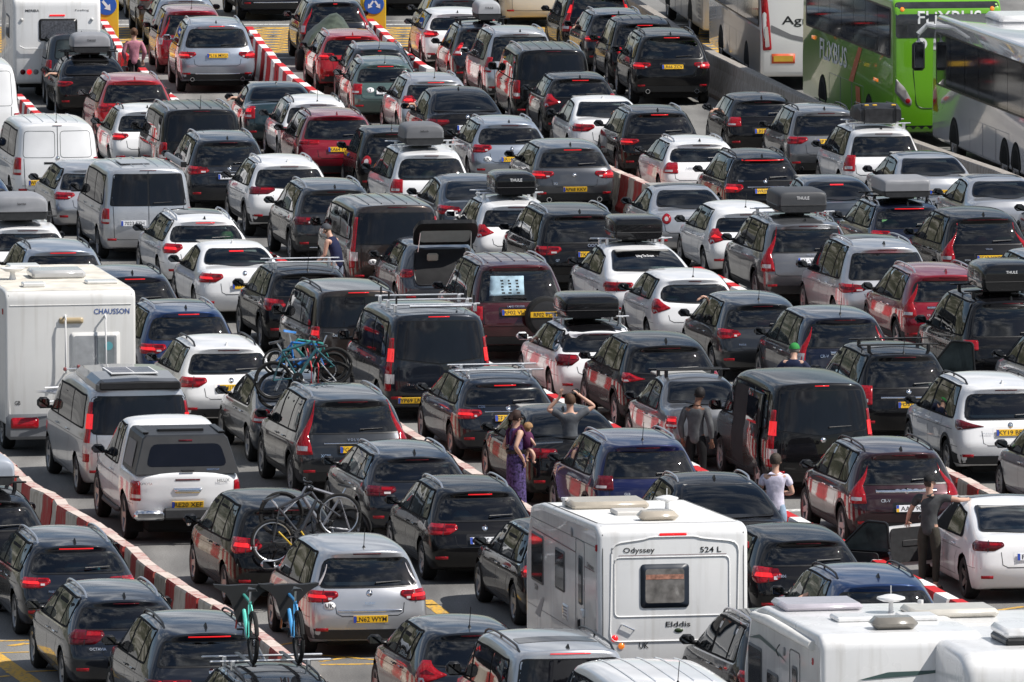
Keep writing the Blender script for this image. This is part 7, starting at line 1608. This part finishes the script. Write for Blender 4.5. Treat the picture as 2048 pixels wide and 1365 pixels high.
def on_car(key, p, rz=0., tilt=0., roll=0.):
    r = ROOTS[key]; return Matrix.Translation(W(r, p)) @ Matrix.Rotation(r.rotation_euler.z + R(rz), 4, 'Z') @ Matrix.Rotation(R(tilt), 4, 'Y') @ Matrix.Rotation(R(roll), 4, 'X')
# two upright on the roof bars
zr = SURF['roofbikes'].top(0, 2.2)[0].z + .10
bicycle('mint green and red mountain bike upright on the black estate roof', on_car('roofbikes', (-.30,1.55,zr), 90), FR('mint', (.10,.55,.45)), FR('red_fork', (.50,.03,.03)), .35, 1., False, None, True, .032)
bicycle('blue and silver mountain bike with orange fork upright on the black estate roof', on_car('roofbikes', (.32,1.50,zr), 90), FR('blue_silver', (.06,.30,.62)), FR('orange_fork', (.62,.16,.02)), .35, 1., False, None, True, .032)
for x in (-.30,.32): MB().box((x,2.2,zr-.03), (.07,1.5,.03), .01).build('cycle_tray', M_TRIM(), ROOTS['roofbikes'])
# hung on the black minivan
bicycle('silver mountain bike with yellow straps hung on the black minivan tailgate', on_car('bikecar', (.78,-.30,.92), 180, -14), FR('gunmetal', (.30,.30,.32), .6), None, .34, 1., True)
bicycle('dark grey mountain bike behind the silver one on the black minivan tailgate', on_car('bikecar', (-.26,-.52,.80), 0, -20), FR('dark', (.07,.07,.075), .5), None, .34, 1., True, M_ALU())
b = MB()
for x in (-.3,.3): b.tube([(x,.02,.75),(x,-.35,.95),(x,-.55,1.0)], .016, 7); b.tube([(x,-.1,1.5),(x,-.35,.95)], .014, 7)
b.build('cycle_rack', M_TRIM(), ROOTS['bikecar'], True)
for x0, x1 in ((-.30,-.05),(.05,.22)): MB().tube([(x0,-.60,1.28),(x1,-.62,1.02),(x1+.05,-.3,.9)], .014, 5).build('yellow_strap', mat('strap_yellow', (.55,.36,.02), .6), ROOTS['bikecar'])
# child bicycles behind the slate saloon hatchback
bicycle('small blue child bicycle strapped on top of the stack of bicycles', on_car('kidbikes', (-.61,-.22,1.62), 0, 10), FR('kid_blue', (.02,.18,.55)), None, .215, .80, True, mat('white_rim', (.75,.75,.75), .4), False, .02, .0, 'bicycles carried on cars', mat('blue_saddle', (.03,.20,.55), .5))
bicycle('dark mountain bike at the bottom of the stack behind the child bicycle', on_car('kidbikes', (-.58,-.42,1.22), 0, -12), FR('teal_dark', (.03,.12,.14)), None, .32, .98, True)
bicycle('small teal child bicycle behind the blue one in the stack', on_car('kidbikes', (.42,-.12,1.48), 180, -6), FR('kid_teal', (.04,.30,.26)), None, .24, .82, True)
bicycle('white mountain bike between the dark bike and the child bicycle', on_car('kidbikes', (.50,-.32,1.18), 180, 8), FR('kid_white', (.6,.6,.6)), None, .32, .96, True)
b = MB()
for x in (-.25,.25): b.tube([(x,.02,.7),(x,-.3,1.25),(x,-.55,1.35)], .016, 7); b.tube([(x,.9,1.36),(x,-.3,1.25)], .012, 6)
b.build('cycle_rack', M_TRIM(), ROOTS['kidbikes'], True)
for x in (-.02,.10): MB().tube([(x,-.20,2.05),(x+.03,-.50,1.75),(x+.02,-.48,1.40)], .014, 5).build('red_strap', mat('strap_red', (.45,.02,.03), .6), ROOTS['kidbikes'])
edge = [c for c in CARS if 'bicycle on its back' in c['label']][0]; ROOTS['edge_estate'] = edge['root']
bicycle('silver-rimmed bicycle on the back of the grey estate', on_car('edge_estate', (-.72,-.20,.80), 0, 0), FR('red_small', (.40,.03,.04)), None, .33, 1., True, M_ALU())
# ------------------------------------------------------------------ trailer behind the dark SUV
r = ROOTS['crvtow']; tw_ = at(600,141,0) - Matrix.Rotation(r.rotation_euler.z, 3, 'Z') @ Vector((-.78,.8,0)); rt = empty('trailer', (tw_.x,tw_.y,0), r.rotation_euler.z, 'small trailer under an olive tarpaulin with chevron light board', 'trailer')
b = MB(); b.box((0,.85,.55), (1.25,1.6,.40), .03); b.build('bed', GREYT, rt)
rn = random.Random(2); V = []; F = []; NX, NY = 9, 9
for j in range(NY):
    for i in range(NX):
        u_, v_ = i/(NX-1)*2-1, j/(NY-1)*2-1; e_ = max(abs(u_), abs(v_))
        z = .72 + (1-e_**3)*(.36+.38*math.exp(-((u_-.2)**2+(v_-.3)**2)*3)) + rn.uniform(-.04,.04)*(1-e_) - (.12 if e_ > .95 else 0); V.append((u_*.70, .85+v_*.88, z))
for j in range(NY-1):
    for i in range(NX-1): F.append((j*NX+i, j*NX+i+1, (j+1)*NX+i+1, (j+1)*NX+i))
link('tarpaulin', mesh_from(V, F, True), mat('olive_tarp', (.055,.07,.05), .45, 0, 0, .5, .35, 6., bump=.6), rt)
for sg in (-1,1): add_wheel(rt, sg*.78, .8, .27, 'ten', M_RIMD())
b = MB(); b.box((0,-.02,.50), (1.3,.04,.16), .01); lb = b.build('light_board', SIGNY, rt)
for i in range(7): x = -.54+i*.18; MB().add([(x-.05,-.043,.43),(x+.03,-.043,.43),(x+.08,-.043,.57),(x,-.043,.57)], [(0,1,2,3)]).build('chevron', M_INK(), lb)
b = MB(); b.tube([(0,1.6,.45),(0,2.35,.45)], .03, 6); b.build('drawbar', M_UNDER(), rt)
# ------------------------------------------------------------------ people
SKIN = mat('skin', (.50,.30,.22), .5, 0, 0, .4, .06, 9.); SKIN2 = mat('skin_brown', (.20,.10,.065), .5, 0, 0, .4, .06, 9.)
def ellip(c, rx, ry, rz_, f=None, n=14, m=10, rot=None):
    v = []; q = []; c = Vector(c)
    for j in range(m+1):
        ph = math.pi*j/m
        for i in range(n):
            th = 2*math.pi*i/n; p = Vector((rx*math.sin(ph)*math.cos(th), ry*math.sin(ph)*math.sin(th), rz_*math.cos(ph)))
            v.append(c + (rot @ p if rot is not None else p))
    for j in range(m):
        for i in range(n):
            fc = (j*n+i, j*n+(i+1) % n, (j+1)*n+(i+1) % n, (j+1)*n+i)
            ctr = sum((v[k] for k in fc), Vector())/4 - c
            if f is None or f(ctr): q.append(fc)
    b = MB(); b.add(v, q); return b
def noisy(name, c):
    if c[0] > .3 or 'print' not in name: return mat('cloth_'+name, c, .85, 0, 0, .25, .2, 11., bump=.7)
    return mat('cloth_'+name, c, .85, 0, 0, .25, 1.6, 26., bump=.2)
for pp in PEOPLE:
    J = pp['J']; wr = pp['wear']; key = pp['key']; top = Vector(J['top']); z = top.z + .075
    p = at(*pp['px'], z); q = Matrix.Rotation(R(pp['yaw']), 3, 'Z') @ Vector((top.x, top.y, 0))
    rt = empty(pp['name'], (p.x-q.x, p.y-q.y, 0), R(pp['yaw']), pp['label'], 'person', 'people standing among the cars')
    sk = SKIN2 if 'jacket looking' in pp['label'] else SKIN
    me = BAKED[key]; me.polygons.foreach_set('use_smooth', [True]*len(me.polygons)); link('body', me, sk, rt)
    for part, nm in (('shirt','shirt'),('legs','trousers')):
        if part in pp['cl']:
            n_, c_ = pp['cl'][part]; m2 = BAKED[key+(part,)]; m2.polygons.foreach_set('use_smooth', [True]*len(m2.polygons)); link('dress' if 'print' in n_ and part == 'legs' else nm, m2, noisy(n_, c_), rt)
    hd = Vector(J['hd']); N_ = Vector(wr.get('face', (0,1,0))).normalized(); up = (top-Vector(J['nk'])).normalized(); c = hd.lerp(top, .5) + up*.005
    rot = Matrix.Identity(3); n_, c_ = wr['hair']
    fl = Vector((N_.x, N_.y, 0)).normalized()
    hm = mat('hair_'+n_, c_, .7, 0, 0, .3, .35, 40., bump=.4)
    if 'cap' in wr:
        cn_, cc_ = wr['cap']; cm = mat(cn_, cc_, .8, 0, 0, .3, .1, 20.)
        hb_ = ellip(c, .098, .106, .105, lambda d: d.z > .01 - 0*d.x); cp_ = hb_.build('cap', cm, rt, True)
        if wr.get('peak'):
            l = fl.cross(Vector((0,0,1))); pts = []
            for i in range(9): a = -1.1+2.2*i/8; pts.append(c + fl*(.09+.085*math.cos(a)) + l*.085*math.sin(a) + Vector((0,0,.012-.02*math.cos(a))) + N_*.0)
            pts2 = [c + l*.085*math.sin(-1.1+2.2*i/8) + fl*.06 + Vector((0,0,.022)) for i in range(9)]
            b = MB(); b.add(pts+pts2, [(i, i+1, 10+i, 9+i) for i in range(8)]); b.add([q_+Vector((0,0,-.006)) for q_ in pts+pts2], [(9+i, 10+i, i+1, i) for i in range(8)]); b.build('peak', cm, cp_)
        ellip(c+Vector((0,0,-.02)), .092, .098, .10, lambda d: d.dot(fl) < -.01 and d.z < .03).build('hair', hm, rt, True)
    else:
        ellip(c+Vector((0,0,.0)) - fl*.008, .095, .106, .112, lambda d: (d.z > .055 or d.dot(fl) < .035) and d.z > -.075).build('hair', hm, rt, True)
    if wr.get('bun'): ellip(c-fl*.11+Vector((0,0,.03)), .045,.045,.045).build('hair_bun', hm, rt, True)
    if wr.get('long_hair'):
        b = MB(); b.tube([c-fl*.07+Vector((0,0,.03)), c-fl*.13+Vector((0,0,-.05)), c-fl*.14+Vector((0,0,-.14)), c-fl*.11+Vector((0,0,-.20))], [.06,.05,.035,.012], 9); b.build('pony_tail', hm, rt, True)
    if wr.get('shades'):
        l = fl.cross(Vector((0,0,1))); b = MB()
        for sg in (-1,1): b.tube([hd+fl*.098+l*sg*.005+Vector((0,0,.022)), hd+fl*.096+l*sg*.03+Vector((0,0,.022)), hd+fl*.085+l*sg*.06+Vector((0,0,.024)), hd+fl*.0+l*sg*.088+Vector((0,0,.03))], [.016,.019,.015,.004], 7)
        b.build('sunglasses', M_TRIM(), rt, True)
    for sg in (-1,1):
        a_ = Vector(J['al' if sg < 0 else 'ar']); t_ = Vector(J['tl' if sg < 0 else 'tr'])
        if wr.get('barefoot') is None and not wr.get('baby'): b = MB(); b.box((a_+t_)/2+Vector((0,.0,-.03)), (.10,.27,.075), .03); b.build('shoe', mat('dark_shoe', (.03,.03,.032), .6), rt, True)
    if wr.get('baby'):
        dm = noisy('purple_print', (.05,.035,.10)); kz = pp['h']/1.75
        loft([[(rr_*math.cos(2*math.pi*i/18), rr_*.8*math.sin(2*math.pi*i/18)+.0, zz_) for i in range(18)] for zz_, rr_ in ((.10,.21),(.4,.20),(.7,.19),(.92,.185),(1.05,.155))]).build('skirt', dm, rt, True)
        sl = mat('plum_sling', (.075,.015,.06), .8, 0, 0, .3, .15, 12., bump=.2)
        b = MB(); 
        for sg in (-1,1): b.tube([(sg*.12,.12,1.30),(sg*.14,.02,1.47),(sg*.12,-.10,1.36),(sg*.05,-.13,1.15)], .028, 7)
        b.build('sling_strap', sl, rt, True); MB().lathe([(1.0,.165),(1.03,.175),(1.07,.172)], 18, 'z').build('sling_belt', M_TRIM(), rt, True)
        # the baby is a person of its own
        bp_ = empty('person', rt.location, rt.rotation_euler.z, 'baby in a plum sling on the chest of the person in the purple dress', 'baby')
        skb = BAKED[('baby',)]; skb.polygons.foreach_set('use_smooth', [True]*len(skb.polygons)); link('body', skb, SKIN, bp_)
        ellip((0,.21,1.20), .115,.115,.17).build('sling_pouch', sl, bp_, True)
        ellip((0,.225,1.425), .080,.088,.085, lambda d: d.z > .0 or d.y < -.01).build('hair', mat('fair_hair', (.28,.16,.07), .7, 0, 0, .3, .3, 40.), bp_, True)
for i, (label, pxy, z, d, ln, up, sv) in enumerate(ARMS):
    p = at(*pxy, z); me = BAKED[('arm', i)]; me.polygons.foreach_set('use_smooth', [True]*len(me.polygons))
    rt = empty('person', (p.x,p.y,p.z), 0, label, 'person', 'arms out of car windows'); link('arm', me, SKIN, rt)
